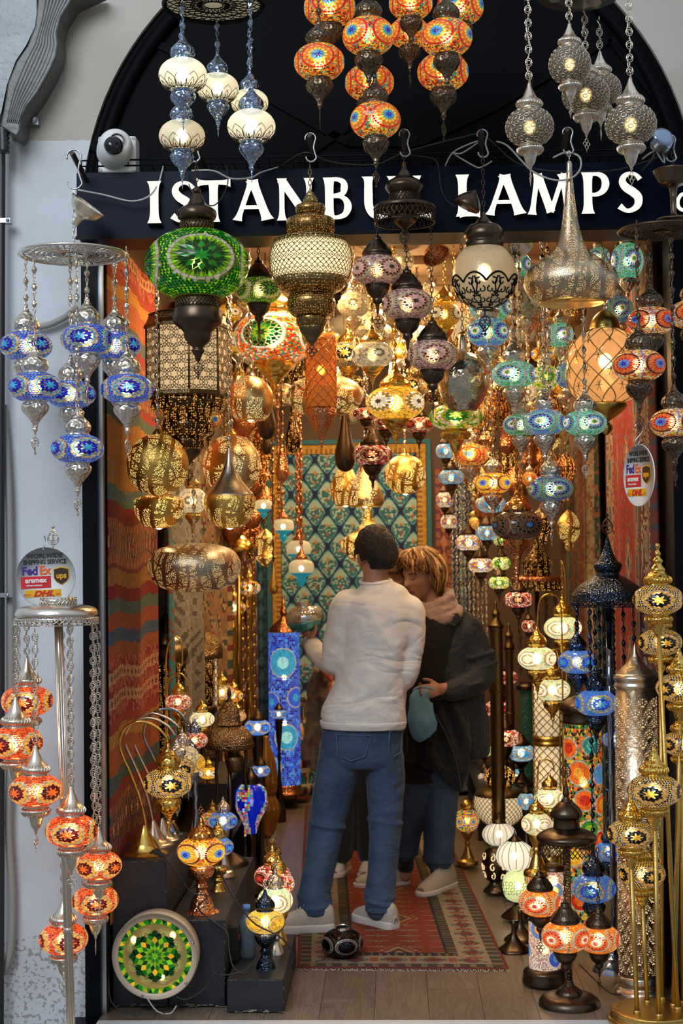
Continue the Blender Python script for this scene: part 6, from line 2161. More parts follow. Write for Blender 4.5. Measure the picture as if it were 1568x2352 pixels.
# leaning round green mosaic wall lamp
cx, cy_, Yd = 357, 2197, 5.36
k = K(cx, cy_, Yd)
E = thing('round_wall_lamp', 'round cream framed lamp with green mosaic star face leaning on the plinth', 'lamp', P(cx, cy_ + 99, Yd))
Rr = 99 * k
dr = Rr * cos(radians(0))
RX = (radians(90), 0, 0)
ctr = Vector((0, .0, Rr))
b = MB()
b.lathe([(Rr * .85, .004), (Rr * .87, .010), (Rr * .98, .010), (Rr, .006), (Rr * .985, -.07), (Rr * .80, -.075), (0, -.075)], 56, caps=False)
b.build('frame', plain('cream_painted_metal', (.70, .58, .42), .38, .1), E, rot=RX, loc=ctr)
b = MB()
b.lathe([(Rr * .86, .003), (0, .003)], 48, caps=False)
b.build('grout_disc', 'grout', E, rot=RX, loc=ctr, color=(.8, .9, .5, .7))
GT = []
rnd = random.Random(9)
for q, c in ring_polys([(0, .12, 8, 'kite', [H['lime']], 0), (.05, .22, 8, 'kite', [H['green']], .5), (.13, .32, 16, 'kite', [H['lime']], 0), (.22, .42, 16, 'kite', [H['green'], H['dkgreen']], .5), (.32, .54, 16, 'kite', [H['yellow'], H['lime']], 0),
      (.42, .64, 16, 'kite', [H['green'], H['dkgreen']], .5), (.50, .70, 8, 'kite', [H['dkgreen']], 0),
      (.87, .985, 46, 'tri', [H['lime'], H['green']], 0), (.87, .985, 46, 'tri_in', [H['dkgreen'], H['green'], H['ylw']], .5)], Rr * .86, rnd):
 GT.append(([(r_ * cos(a_), r_ * sin(a_), .0035) for r_, a_ in q], c))
for kq in range(8):      # scalloped petals of beads and mirror squares
 a0 = 2 * pi * (kq + .5) / 8
 for (rr, n_, cc) in ((.155, 13, H['mirror']), (.115, 12, H['ylw']), (.08, 10, H['mint'])):
  for i in range(n_):
   g = a0 + (-1.75 + 3.5 * (i + .5) / n_)
   cu, cv = .62 * cos(a0) + rr * cos(g), .62 * sin(a0) + rr * sin(g)
   s_ = .017 if rr > .15 else .011
   R_ = Rr * .86
   GT.append(([(R_ * (cu + s_ * cos(g + w_)), R_ * (cv + s_ * sin(g + w_)), .0037) for w_ in (pi / 4, 3 * pi / 4, 5 * pi / 4, 7 * pi / 4)], jit(cc, rnd)))
GT.sort(key=lambda t: -abs((Vector(t[0][1]) - Vector(t[0][0])).cross(Vector(t[0][2]) - Vector(t[0][0])).length))
rest = MB()
for i, (pts, c) in enumerate(GT):
 if i < 240:
  b = MB()
  b.extrude([Vector(p) for p in pts][::-1], (0, 0, .0025), c)
  b.build('tile', 'tiles_big', E, False, rot=RX, loc=ctr, color=(1, 1, 1, .55))
 else:
  rest.extrude([Vector(p) for p in pts][::-1], (0, 0, .0025), c)
rest.build('mosaic_tiles', 'tiles_big', E, False, rot=RX, loc=ctr, color=(1, 1, 1, .55), kind='stuff')
for dx, dz in ((-52, 32), (38, 42), (12, -52)):
 put('bulb', bulb_mesh('bulb_hot', .014), E, Vector((dx * k, .028, Rr + dz * k)))
for a in (20, 140, 252, 320):
 b = MB()
 b.lathe([(0, .003), (.004, .0025), (.005, 0)], 12)
 b.build('screw', 'steel', E, rot=RX, loc=ctr + Vector((Rr * .93 * cos(radians(a)), -.010, Rr * .93 * sin(radians(a)))))
def shade_part(E, px, py, wpx, Y, pat, sty, lit, h=.62, rot=None, chain_top=None, **kw):
 c = P(px, py, Y)
 s = wpx * K(px, py, Y)
 if rot is None:
  rot = random.Random(int(px * 3 + py * 5)).uniform(0, 6.28)
 pe = put('shade', None, E, c - E.location, None, s)
 globe_parts(pe, pat, sty, lit, h, rot, (chain_top - c.z) if chain_top else None, s, **kw)
 return pe
def swan(label, base, arc_, Y, globe, mat, sty, pat, lit, tiny=False, base_r=58):
 bx, by = base
 Ew = P(bx, by, Y)
 E = thing('swan_neck_lamp', label, 'lamp', Ew)
 k = K(bx, by, Y)
 b = MB()
 q = base_r / 58 * k
 b.lathe(catmull([(58 * q, 0), (58 * q, 6 * q), (54 * q, 12 * q), (40 * q, 18 * q), (30 * q, 30 * q), (20 * q, 48 * q), (9 * q, 68 * q), (6 * q, 76 * q)], 3), 32, (18, .03))
 b.build('base', mat, E)
 pts = [P(x, y, Y) - Ew for x, y in arc_]
 b = MB()
 b.tube(catmull([tuple(p) for p in pts], 5), .0052 if not tiny else .0038, 8)
 b.build('neck', mat, E)
 if globe:
  gx, gy, gw = globe
  shade_part(E, gx, gy, gw, Y, pat, sty, lit, chain_top=P(*arc_[-1], Y).z)
 return E
yg = YZ(1972, Z1, 330)
swan('gold swan neck lamp with gold and black star globe on the tall plinth', (332, 1972), [(336, 1905), (326, 1850), (303, 1785), (278, 1728), (276, 1695), (292, 1668), (325, 1657), (362, 1672), (384, 1696)], 5.62, (386, 1798, 110), 'gold', 'gold', 'goldblack', 1.1)
swan('brownish steel swan neck lamp just behind the gold one', (352, 1945), [(350, 1885), (338, 1830), (310, 1760), (287, 1708), (290, 1680), (312, 1655), (350, 1650), (385, 1668), (402, 1690)], 5.78, (406, 1765, 84), 'silver_rib', 'silver', 'goldblack', .8, base_r=46)
swan('silver swan neck lamp with clear glass bell', (372, 1935), [(362, 1840), (345, 1790), (312, 1720), (300, 1680), (318, 1650), (350, 1638), (388, 1652), (412, 1672)], 5.90, (418, 1735, 74), 'silver_smooth', 'silver', 'cream', .7, base_r=42)
swan('blue black steel swan neck lamp with yellow mosaic globe', (384, 1925), [(372, 1780), (352, 1740), (330, 1690), (340, 1650), (366, 1630), (398, 1630), (420, 1645), (427, 1662)], 6.0, (432, 1752, 78), 'chrome_blue', 'chrome', 'yellow', 1.0, base_r=40)
E = swan('tall gold double swan neck stand with pink speckled globe', (392, 1935), [(380, 1930), (380, 1700), (381, 1560), (383, 1500), (392, 1470), (405, 1462), (417, 1480), (419, 1530)], 6.25, (410, 1612, 60), 'gold', 'gold', 'pinkgran', .9, tiny=True, base_r=34)
E = swan('gold swan neck stand with glowing white dotted globe', (398, 1930), [(384, 1925), (384, 1640), (386, 1570), (398, 1550), (416, 1548), (432, 1570), (437, 1610)], 6.4, (464, 1652, 56), 'gold', 'gold', 'whitestar', 1.4, tiny=True, base_r=34)
def table_lamp(label, base_prof, px, py, wpx, Y, mat, sty, pat, lit, h=.62, name='mosaic_table_lamp', finial=True, group=None, **kw):
 """turned foot measured in photo pixels plus a globe with its cap"""
 E, zb_, kx, zf = turned(name, label, 'lamp', px, Y, [('base', mat, base_prof, dict(seg=28))], refy=py, group=group)
 pe = shade_part(E, px, py, wpx, Y, pat, sty, lit, h, cup=False, **kw)
 if finial:
  st = STY[sty]
  f_ = put('finial', ornament_mesh(st['metal'], 'clover'), pe, (0, 0, h / 2 - .05 + CAPS[st['cap']][-1][1]), rot=(0, radians(180), .4), scale=(.8, .8, .8))
 return E
def foot(cx_, ytop, ybot, rt, rb, rm=None):
 """bell shaped lamp foot"""
 H_t = ybot - ytop
 rm = rm or rt * .45
 return [(rt, ytop), (rt * 1.05, ytop + H_t * .06), (rm * 1.5, ytop + H_t * .18), (rm * .7, ytop + H_t * .30), (rm, ytop + H_t * .38), (rm * .7, ytop + H_t * .46), (rm * 1.5, ytop + H_t * .66), (rb * .62, ytop + H_t * .82),
   (rb * .92, ytop + H_t * .88), (rb, ytop + H_t * .95), (rb, ybot)]
yt = YZ(2102, Z2, 462)
table_lamp('orange sunburst mosaic table lamp on hammered copper foot', foot(462, 1992, 2108, 28, 47, 16), 462, 1955, 110, 5.60, 'copper', 'copper', 'ambersun', 1.2, .60)
table_lamp('golden table lamp tucked behind the orange one', foot(500, 1990, 2072, 20, 34, 12), 500, 1945, 72, 5.95, 'gold', 'gold', 'skyblue', 1.1, .60)
table_lamp('yellow diamond mosaic table lamp with dark pierced cone on the lowest plinth', foot(610, 2147, 2246, 24, 40, 13), 609, 2116, 88, 5.55, 'black_metal', 'black', 'yellow', 1.3, .60)
table_lamp('glowing white speckled table lamp close behind the yellow one', foot(626, 2112, 2222, 22, 34, 12), 632, 2068, 80, 5.75, 'silver_smooth', 'silver', 'whitestar', 1.7, .75)
table_lamp('white and pink table lamp second behind the yellow one', foot(636, 2090, 2190, 20, 32, 12), 640, 2030, 72, 5.90, 'gold', 'gold', 'pinkgran', 1.3, .75)
table_lamp('red spotted white table lamp at the back of the lowest plinth', foot(640, 2070, 2165, 18, 30, 12), 626, 2012, 84, 6.0, 'gold', 'gold', 'red', 1.2, .62)
def floor_Y(px, py):
 return floor_depth(px, py, 0.0)
# bronze domed stand behind the orange lamp
Y = 6.45
E, zb_, kx, zf = turned('domed_lamp_stand', 'hammered bronze domed stand with three posts rising over the table lamps', 'lamp stand', 527, Y, [
 ('finial', 'bronze', [(1, 1578), (4, 1588), (5, 1596), (3, 1602), (9, 1612)], {}),
 ('small_dome', 'bronze_hammer', [(9, 1611), (18, 1622), (24, 1640), (25, 1655), (27, 1662), (26, 1666)], {}),
 ('large_dome', 'bronze_hammer', [(26, 1666), (40, 1675), (52, 1690), (55, 1704), (54, 1716), (50, 1720)], {}),
 ('post', 'bronze', [(5, 1720), (5, 1960)], dict(smooth=False)),
 ('foot', 'bronze', [(8, 1958), (22, 1966), (40, 1978), (44, 1990)], {})], refy=1700)
b = MB()
b.ring((0, 0, zf(1708) - zb_), 55.5 * kx, .003, n=40, seg=5)
b.ring((0, 0, zf(1664) - zb_), 27.5 * kx, .003, n=30, seg=5)
for i in range(30):
 a = 2 * pi * i / 30
 b.ring((55.5 * kx * cos(a), 55.5 * kx * sin(a), zf(1714) - zb_), .0035, .0012, n=6, seg=3)
b.build('beaded_rings', 'brass_dark', E)
for dx in (-30, 36):
 b = MB()
 b.tube([(dx * kx + .003 * sin(i), .003 * cos(i), zf(1720 + i * 12) - zb_) for i in range(20 if dx < 0 else 9)], .007, 5)
 b.build('twisted_post', 'bronze', E)
put('lantern_top', lathe_mesh('lt', [(.001, .05), (.012, .045), (.02, .02), (.035, .012), (.04, -.01), (.03, -.05), (.02, -.055)], 'brass_dark'), E, Vector((12 * kx, -.02, zf(1742) - zb_)))
# blue teardrop mosaic lamp hanging from that stand
M['blueglass'] = glow_glass('cobalt_glass', '0a28b8', .7, .2, .1)
E, zb_, kx, zf = turned('teardrop_mosaic_lamp', 'cobalt blue and multicolour teardrop mosaic lamp on a dark foot', 'lamp', 576, 7.3, [
 ('cap', 'bronze', [(3, 1762), (8, 1772), (17, 1784), (19, 1796), (20, 1802)], {}),
 ('foot', 'bronze', [(8, 1912), (12, 1922), (10, 1968), (24, 2005), (40, 2034), (44, 2048)], {})], refy=1850)
tp = [(20, 1800), (33, 1812), (37, 1834), (34, 1858), (22, 1882), (15, 1900), (12, 1914)]
b = MB()
b.lathe(catmull([(r_ * kx, zf(y) - zb_) for r_, y in tp], 3), 28, caps=False)
b.build('glass', 'blueglass', E, color=(1, 1, 1, .8))
b = MB()
rnd = random.Random(2)
cp = catmull([(r_ * kx + .001, zf(y) - zb_) for r_, y in tp], 3)
for i in range(22):
 for j in range(34):
  t0, t1 = i / 22, (i + .85) / 22
  a0, a1 = 2 * pi * j / 34, 2 * pi * (j + .85) / 34
  (r0, z0), (r1, z1) = prof_at(cp, t0), prof_at(cp, t1)
  am = (a0 % (2 * pi / 3)) / (2 * pi / 3)
  band = abs(am - .5 - .12 * sin(t0 * 7))
  if band > .30:
   continue
  c = H['mirror'] if band > .25 else (H['dkblue'] if (am - .5) ** 2 + (t0 - .35) ** 2 < .012 else rnd.choice([H['amber'], H['orange'], H['yellow'], H['ivory'], H['cyan'], H['red'], H['lime']]))
  b.poly([(r1 * cos(a0), r1 * sin(a0), z1), (r1 * cos(a1), r1 * sin(a1), z1), (r0 * cos(a1), r0 * sin(a1), z0), (r0 * cos(a0), r0 * sin(a0), z0)], jit(c, rnd))
b.build('mosaic_tiles', 'tiles', E, False, color=(1, 1, 1, .9), kind='stuff', rot=(0, 0, .9))
put('bulb', bulb_mesh('bulb', .02), E, Vector((0, 0, zf(1840) - zb_)))
# amber glass vase
M['amber_glass'] = plain('amber_lustre', (.50, .24, .06), .1, .55, ('noise', 25, .3), var=(8, .3))
E, zb_, kx, zf = turned('amber_vase', 'tall amber bottle shaped vase on a round foot behind the cobalt teardrop', 'vase', 612, 8.1, [
 ('neck', 'amber_glass', [(6, 1690), (10, 1712), (22, 1750), (26, 1790), (24, 1815), (18, 1824)], {}),
 ('body', 'amber_glass', [(18, 1823), (22, 1832), (30, 1850), (28, 1880), (18, 1910), (12, 1922)], {}),
 ('foot', 'bronze_hammer', [(10, 1920), (13, 1932), (30, 1948), (33, 1962)], {})], refy=1850)
# little table lamps standing along the left wall, deep: x, y of globe, width, base y, pattern, sty, lit, label
DEEP = [
 (545, 1905, 60, 2000, 7.75, 'clearmulti', 'black', 1.1, 'green and white mosaic table lamp beside the middle plinth'),
 (512, 1885, 66, 1990, 6.20, 'skyblue', 'silver', 1.1, 'light blue mosaic table lamp behind the orange one'),
 (488, 1880, 52, 1960, 6.45, 'multigran', 'gold', .9, 'amber speckled table lamp behind the light blue one'),
 (591, 1670, 60, 1800, 7.6, 'skyblue', 'bronze', 1.6, 'white glowing blue mosaic globe lamp above the amber vase'),
 (545, 1645, 40, 1780, 7.8, 'multigran', 'gold', .9, 'orange patchwork globe lamp behind the bronze dome'),
 (510, 1590, 56, 1760, 7.7, 'multigran', 'gold', 1.1, 'multicolour globe lamp with blue eye above the bronze dome'),
 (536, 1598, 44, 1760, 7.9, 'ambersun', 'gold', 1.0, 'orange eye globe lamp right above the bronze dome'),
 (512, 1530, 40, 1740, 8.2, 'ambersun', 'gold', 1.0, 'amber eye globe lamp behind the lattice lantern'),
 (508, 1443, 40, 1700, 8.4, 'multigran', 'gold', 1.0, 'red and yellow patch globe lamp beside the gold posts'),
 (537, 1396, 54, 1700, 8.6, 'multigran', 'gold', 1.0, 'blue and yellow patch globe lamp on the gold stand'),
 (571, 1350, 54, 1690, 8.8, 'multigran', 'gold', 1.0, 'topmost blue orange patch globe lamp on the gold stand'),
 (430, 1645, 40, 1800, 6.9, 'pinkgran', 'gold', .7, 'small dim pink speckled globe lamp behind the pink one'),
 (447, 1700, 60, 1820, 6.3, 'pinkgran', 'chrome', .8, 'red and white speckled globe lamp under the dark steel cap'),
 (478, 1775, 44, 1880, 6.7, 'yellowbig', 'gold', 1.2, 'golden granule globe lamp left of the bronze dome post'),
 (500, 1820, 40, 1905, 6.8, 'skyblue', 'silver', 1.3, 'small white blue globe lamp under the bronze dome'),
 (598, 1770, 44, 1850, 7.4, 'skyblue', 'bronze', 1.2, 'pale blue eye globe lamp left of the flowered vase'),
 (640, 1640, 36, 1830, 9.3, 'skyblue', 'bronze', 1.3, 'white glowing blue globe lamp before the blue column'),
]
SH1, SH2 = .62, .52
for (px, py, wpx, by, Y, pat, sty, lit, lab) in DEEP:
 if Y < 6.6 and px < 540:
  by = py_of(px, Y, Z2)
 elif 6.6 < Y < 7.4:
  by = py_of(px, Y, SH1)
 elif px != 545 or py != 1905:
  by = py_of(px, Y, 0 if px - 8 > 903 - 358 * 7.45 / Y else SH2)
 by = max(by, py + wpx * .55)
 mt = {'gold': 'gold', 'silver': 'silver_smooth', 'bronze': 'bronze', 'black': 'black_metal', 'chrome': 'chrome_blue'}[sty]
 table_lamp(lab, foot(px, py + wpx * .29, by, wpx * .22, wpx * .42, wpx * .12), px, py, wpx, Y, mt, sty, pat, lit, .62, finial=False)
# shelf board that carries the deep left lamps (dark, almost hidden by them)
for (x0, x1, zt4, Y0, Y1, lab) in ((350, 520, SH1, 6.66, 7.40, 'dark stepped shelf unit along the left wall under the small globe lamps'), (500, 545, SH2, 7.45, 9.0, 'low dark shelf unit deeper along the left wall')):
 a, c = Vector((0, 0, zt4)), P(x1, 1800, Y0)
 E = thing('shelf_unit', lab, 'shelf', ((XLI + .16 + c.x) / 2, (Y0 + Y1) / 2, .0))
 hw = (c.x - XLI - .16) / 2
 for z_ in (.08, a.z * .55, a.z - .02):
  b = MB()
  b.box((-hw, -(Y1 - Y0) / 2, z_), (hw, (Y1 - Y0) / 2, z_ + .02))
  b.build('shelf_board', 'plinth', E, False)
 for sx_ in (-1, 1):
  b = MB()
  b.box((-hw, sx_ * (Y1 - Y0) / 2 - .01, 0), (hw, sx_ * (Y1 - Y0) / 2 + .01, a.z - .02))
  b.build('side_panel', 'plinth', E, False)
# dark pierced lantern, copper domes, lattice lantern against the left wall
Y = 6.75
E, zb_, kx, zf = turned('pierced_floor_lantern', 'dark silvered pierced lantern with ribbed tower top beside the kilim', 'lamp', 382, Y, [
 ('finial', 'brass_dark', [(1, 1352), (2, 1370), (2, 1405), (8, 1416), (14, 1428), (12, 1440), (16, 1452)], {}),
 ('roof', 'silver_rib', [(16, 1451), (30, 1462), (37, 1470), (38, 1480)], dict(ribs=(20, .03))),
 ('shoulder', 'brass_dark', [(38, 1479), (47, 1490), (49, 1504), (44, 1518), (46, 1524)], dict(ribs=(20, .05))),
 ('pierced_band', 'pierced_bronze', [(46, 1523), (46, 1540)], dict(lit=1)),
 ('body', 'pierced_bronze', [(45, 1540), (42, 1580), (43, 1640), (46, 1700), (46, 1760), (50, 1800)], dict(lit=.25)),
 ('foot', 'brass_dark', [(50, 1799), (56, 1815), (58, 1830)], {})], refy=1600)
E, zb_, kx, zf = turned('copper_dome_lamp', 'dark copper onion dome lamp with long gold chains behind the gold arches', 'lamp', 443, 7.3, [
 ('finial', 'copper', [(1, 1390), (4, 1402), (6, 1424), (14, 1438)], {}),
 ('dome', 'copper', [(14, 1437), (26, 1452), (29, 1468), (27, 1478)], {}),
 ('brim', 'bronze_hammer', [(27, 1477), (42, 1488), (54, 1498), (56, 1508), (52, 1514)], {}),
 ('body', 'pierced_bronze', [(50, 1513), (50, 1620)], dict(lit=.5)),
 ('foot', 'bronze', [(50, 1620), (54, 1640), (20, 1700), (30, 1790)], {})], refy=1500)
E, zb_, kx, zf = turned('lattice_lantern', 'tall bronze diamond lattice lantern deep behind the copper dome', 'lamp', 474, 7.6, [
 ('roof', 'bronze_hammer', [(10, 1452), (30, 1470), (38, 1488), (38, 1512)], {}),
 ('lit_core', 'fabric', [(25, 1514), (25, 1622)], dict(smooth=False, lit=.45)),
 ('lattice', 'bronze_hammer', [(27, 1514), (27, 1622)], dict(smooth=False, lattice=dict(n=12, turns=.5, r=.0022, steps=8, seg=4))),
 ('foot', 'bronze_hammer', [(30, 1622), (36, 1636), (36, 1760)], {})], refy=1560)
# gold umbrella stand with chains
Y = 8.3
E, zb_, kx, zf = turned('gold_dome_stand', 'shiny gold domed stand with hanging bead chains on the left', 'lamp stand', 548, Y, [
 ('finial', 'gold', [(2, 1200), (6, 1212), (14, 1222), (16, 1230)], {}),
 ('dome', 'gold', [(16, 1229), (28, 1240), (36, 1254), (37, 1264), (34, 1268)], {}),
 ('pole', 'gold_soft', [(5, 1268), (5, 1700)], dict(smooth=False)),
 ('foot', 'gold_soft', [(8, 1698), (26, 1716), (34, 1800)], {})], refy=1400)
for dx, L_ in ((-30, 240), (-14, 330), (8, 380), (20, 330), (34, 370)):
 put('chain', chain_mesh(L_ * kx, 'bead', 'gold'), E, Vector((dx * kx, .03 * sin(dx), zf(1268 + L_) - zb_)))
# bead strings before the tapestry
for i, (px, y0, y1, Y, mt) in enumerate(((640, 1100, 1190, 7.3, 'copper'), (682, 990, 1236, 7.3, 'copper'), (692, 990, 1236, 7.35, 'copper'), (628, 1000, 1310, 7.4, 'copper'))):
 o = put('bead_string', chain_mesh(CEIL - P(px, y1, Y).z, 'bead', mt), None, P(px, y1, Y))
 tag(o, 'amber bead string hanging %s' % ('left of the ribbed glass lamps', 'over the lower ribbed glass lamps, front strand', 'over the lower ribbed glass lamps, back strand', 'furthest left before the tapestry border')[i], 'bead string')
for i in range(9):
 px = 1040 + i * 9.5
 Y = 9.3 - .1 * (i % 3)
 top_ = P(px, 1235, Y).z
 bot = P(px, 1500 + 30 * (i % 2), Y).z
 o = put('bead_string', chain_mesh(CEIL - bot, 'fil', 'silver_smooth'), None, P(px, 0, Y) * 0 + Vector((P(px, 1400, Y).x, Y, bot)))
 tag(o, 'silver chain string in the curtain of chains right of the woman', 'bead string', 'silver chain strings behind the woman')
# ------------------------------------------------------------------ mosaic columns
def cyl_mosaic(name, cx, Y, y0, y1, rpx, E, zb_, kx, zf, meds, cols, tri=True, lit=.8, cell=.0105, ringc='mirror', seed=1, gran=None):
 rnd = random.Random(seed)
 R_ = rpx * kx
 z1, z0 = zf(y0) - zb_, zf(y1) - zb_
 b = MB()
 b.lathe([(R_ - .001, z0), (R_ - .001, z1)], 32, caps=False)
 b.build('glass', 'grout', E, color=(1, .95, .85, lit * .9))
 rows = max(4, int((z1 - z0) / cell))
 nc = int(2 * pi * R_ / cell)
 b = MB()
 for i in range(rows):
  for j in range(nc):
   a0, a1 = 2 * pi * j / nc, 2 * pi * (j + .88) / nc
   za, zb2 = z0 + (z1 - z0) * i / rows, z0 + (z1 - z0) * (i + .88) / rows
   am, zm = (a0 + a1) / 2, (za + zb2) / 2
   col, best = None, 9
   for (ma, mz, mr, c0_, c1_) in meds:
    da = ((am - ma + pi) % (2 * pi) - pi) * R_
    d = sqrt(da * da + (zm - (zf(mz) - zb_)) ** 2)
    mr_ = mr * kx
    if d < mr_:
     t = d / mr_
     col = H[ringc] if t > .84 else (H[c1_] if t < .35 else H[c0_])
     break
   if col:
    continue
   elif tri:
    b.poly([(R_ * cos(a0), R_ * sin(a0), za), (R_ * cos(a1), R_ * sin(a1), za), (R_ * cos(am), R_ * sin(am), zb2)], jit(H[rnd.choice(cols)], rnd))
    b.poly([(R_ * cos(am + .02), R_ * sin(am + .02), zb2), (R_ * cos(a1 + .02), R_ * sin(a1 + .02), za), (R_ * cos(a1 + .08), R_ * sin(a1 + .08), zb2)], jit(H[rnd.choice(cols)], rnd))
   else:
    b.poly([(R_ * cos(a0), R_ * sin(a0), za), (R_ * cos(a1), R_ * sin(a1), za), (R_ * cos(a1), R_ * sin(a1), zb2), (R_ * cos(a0), R_ * sin(a0), zb2)], jit(H[rnd.choice(cols)], rnd, .35))
 for (ma, mz, mr, c0_, c1_) in meds:      # round medallions laid in rings of small granules
  mr_, zc0 = mr * kx, zf(mz) - zb_
  nr_ = max(3, int(mr_ / (cell * .45)))
  for q in range(nr_):
   r0, r1 = mr_ * q / nr_, mr_ * (q + .9) / nr_
   n_ = max(5, int(2 * pi * (q + .5)))
   cc = H[ringc] if q == nr_ - 1 else (H[c1_] if q < nr_ * .4 else H[c0_])
   for w_ in range(n_):
    g0, g1 = 2 * pi * w_ / n_, 2 * pi * (w_ + .9) / n_
    pp = []
    for r_, g in ((r0, g0), (r1, g0), (r1, g1), (r0, g1)):
     a_ = ma + r_ * cos(g) / R_
     pp.append(((R_ + .0006) * cos(a_), (R_ + .0006) * sin(a_), min(max(zc0 + r_ * sin(g), z0), z1)))
    b.poly(pp, jit(cc, rnd, .4))
 b.build('mosaic_tiles', 'tiles', E, False, color=(1, 1, 1, lit), kind='stuff')
def col_lamp(label, cx, Y, top, y0, y1, rpx, bot, mat, **kw):
 E, zb_, kx, zf = turned('mosaic_tube_lamp', label, 'lamp', cx, Y, [('top_cap', mat, top, dict(ribs=(20, .03))), ('foot', mat, bot, dict(ribs=(24, .015)))], refy=(y0 + y1) / 2)
 cyl_mosaic('m', cx, Y, y0, y1, rpx, E, zb_, kx, zf, **kw)
 for t in (.3, .6):
  put('bulb', bulb_mesh('bulb_hot', .022), E, Vector((0, 0, zf(y0 + (y1 - y0) * t) - zb_)))
 return E
A0 = -pi / 2
col_lamp('glowing blue flower mosaic column lamp with pink copper top left of the man', 653, 9.8, [(1, 1368), (4, 1390), (8, 1408), (6, 1418), (20, 1432), (30, 1442), (34, 1452)], 1452, 1800, 36,
   [(36, 1800), (38, 1812), (42, 1822)], 'copper', meds=[(A0, 1520, 34, 'cyan', 'ltcyan'), (A0 + .9, 1600, 24, 'blue', 'cyan'), (A0 - .9, 1610, 24, 'blue', 'cyan'), (A0 + .2, 1690, 30, 'cyan', 'ltcyan'), (A0 - .8, 1760, 24, 'sky', 'ltcyan')], cols=['blue', 'dkblue', 'sky', 'blue'], tri=False, lit=1.3, cell=.014)
col_lamp('multicolour mosaic column lamp with round orange and green medallions', 1340, 6.45, [(18, 1598), (34, 1606), (48, 1618), (50, 1630), (42, 1640), (44, 1660)], 1660, 2112, 44,
   [(46, 2112), (50, 2126), (58, 2142), (60, 2152)], 'bronze',
   meds=[(A0 - .95, 1715, 26, 'orange', 'red'), (A0 + .35, 1708, 24, 'teal', 'aqua'), (A0 - .35, 1770, 30, 'orange', 'amber'), (A0 + .95, 1775, 26, 'sky', 'cyan'), (A0 - .05, 1832, 26, 'orange', 'red'), (A0 + 1.1, 1845, 26, 'orange', 'amber'),
    (A0 - .9, 1860, 26, 'lime', 'green'), (A0 + .2, 1900, 26, 'green', 'lime'), (A0 + .9, 1925, 24, 'red', 'orange'), (A0 - .7, 1960, 26, 'amber', 'yellow'), (A0 + .3, 2000, 26, 'sky', 'teal'), (A0 - .4, 2060, 26, 'red', 'orange'), (A0 + .9, 2050, 26, 'lime', 'green')],
   cols=['teal', 'amber', 'orange', 'green', 'black', 'ylw', 'dkred'], lit=.85, cell=.016)
col_lamp('short white and pink bead mosaic column lamp at the front right', 1250, 5.75, [(30, 2100), (34, 2108), (36, 2114)], 2112, 2222, 36,
   [(37, 2221), (48, 2228), (50, 2238), (52, 2250), (52, 2256)], 'bronze', meds=[(A0 - .5, 2128, 22, 'sky', 'amber'), (A0 + .7, 2195, 20, 'blue', 'cyan'), (A0 - 1.6, 2180, 18, 'sky', 'cyan')], cols=['ivory', 'pink', 'ivory', 'mauve'], tri=False, lit=.75, cell=.0048, ringc='ivory')
# behind: second bead column
col_lamp('white bead mosaic column lamp behind the bronze stand', 1272, 6.2, [(20, 1985), (26, 1992), (28, 1998)], 1998, 2080, 28, [(29, 2080), (36, 2090), (38, 2104)], 'bronze', meds=[(A0, 2040, 20, 'sky', 'amber')], cols=['ivory', 'pink', 'mauve'], tri=False, lit=.6, cell=.006, ringc='ivory')
# green frosted column behind the red lamps
E, zb_, kx, zf = turned('glass_tube_lamp', 'dim green glass column lamp between the red and white lamps', 'lamp', 1210, 9.3, [
 ('cap', 'bronze', [(14, 1566), (24, 1574), (24, 1584)], {}), ('glass', glow_glass('green_glass', '2f5a44', .3, .2, .3, (60, .6)), [(15, 1584), (16, 1680), (14, 1720), (12, 1760), (16, 1800), (22, 1830)], dict(lit=.5)),
 ('foot', 'bronze', [(20, 1830), (26, 1850), (28, 1880)], {})], refy=1700)
# gold diamond lattice column
E, zb_, kx, zf = turned('lattice_tube_lamp', 'tall gold diamond lattice column lamp under the white star globes', 'lamp', 1259, 7.5, [
 ('lit_core', 'fabric', [(31, 1560), (31, 1690)], dict(smooth=False, lit=.5)),
 ('upper_lattice', 'brass', [(34, 1560), (34, 1690)], dict(smooth=False, lattice=dict(n=11, turns=.62, r=.0024, steps=12, seg=4))),
 ('middle_band', 'gold_soft', [(34, 1688), (38, 1694), (35, 1700), (38, 1706), (34, 1712)], {}),
 ('lower_core', 'fabric', [(31, 1712), (31, 1960)], dict(smooth=False, lit=.5)),
 ('lower_lattice', 'brass', [(34, 1712), (34, 1960)], dict(smooth=False, lattice=dict(n=11, turns=1.15, r=.0024, steps=22, seg=4))),
 ('foot', 'gold_soft', [(36, 1958), (42, 1970), (48, 2018), (50, 2029)], {})], refy=1750)
put('bulb', bulb_mesh('bulb_hot', .025), E, Vector((0, 0, zf(1740) - zb_)))
M['silver_warm'] = plain('champagne_metal', (.62, .50, .36), .3, 1.0, ('noise', 80, .2))
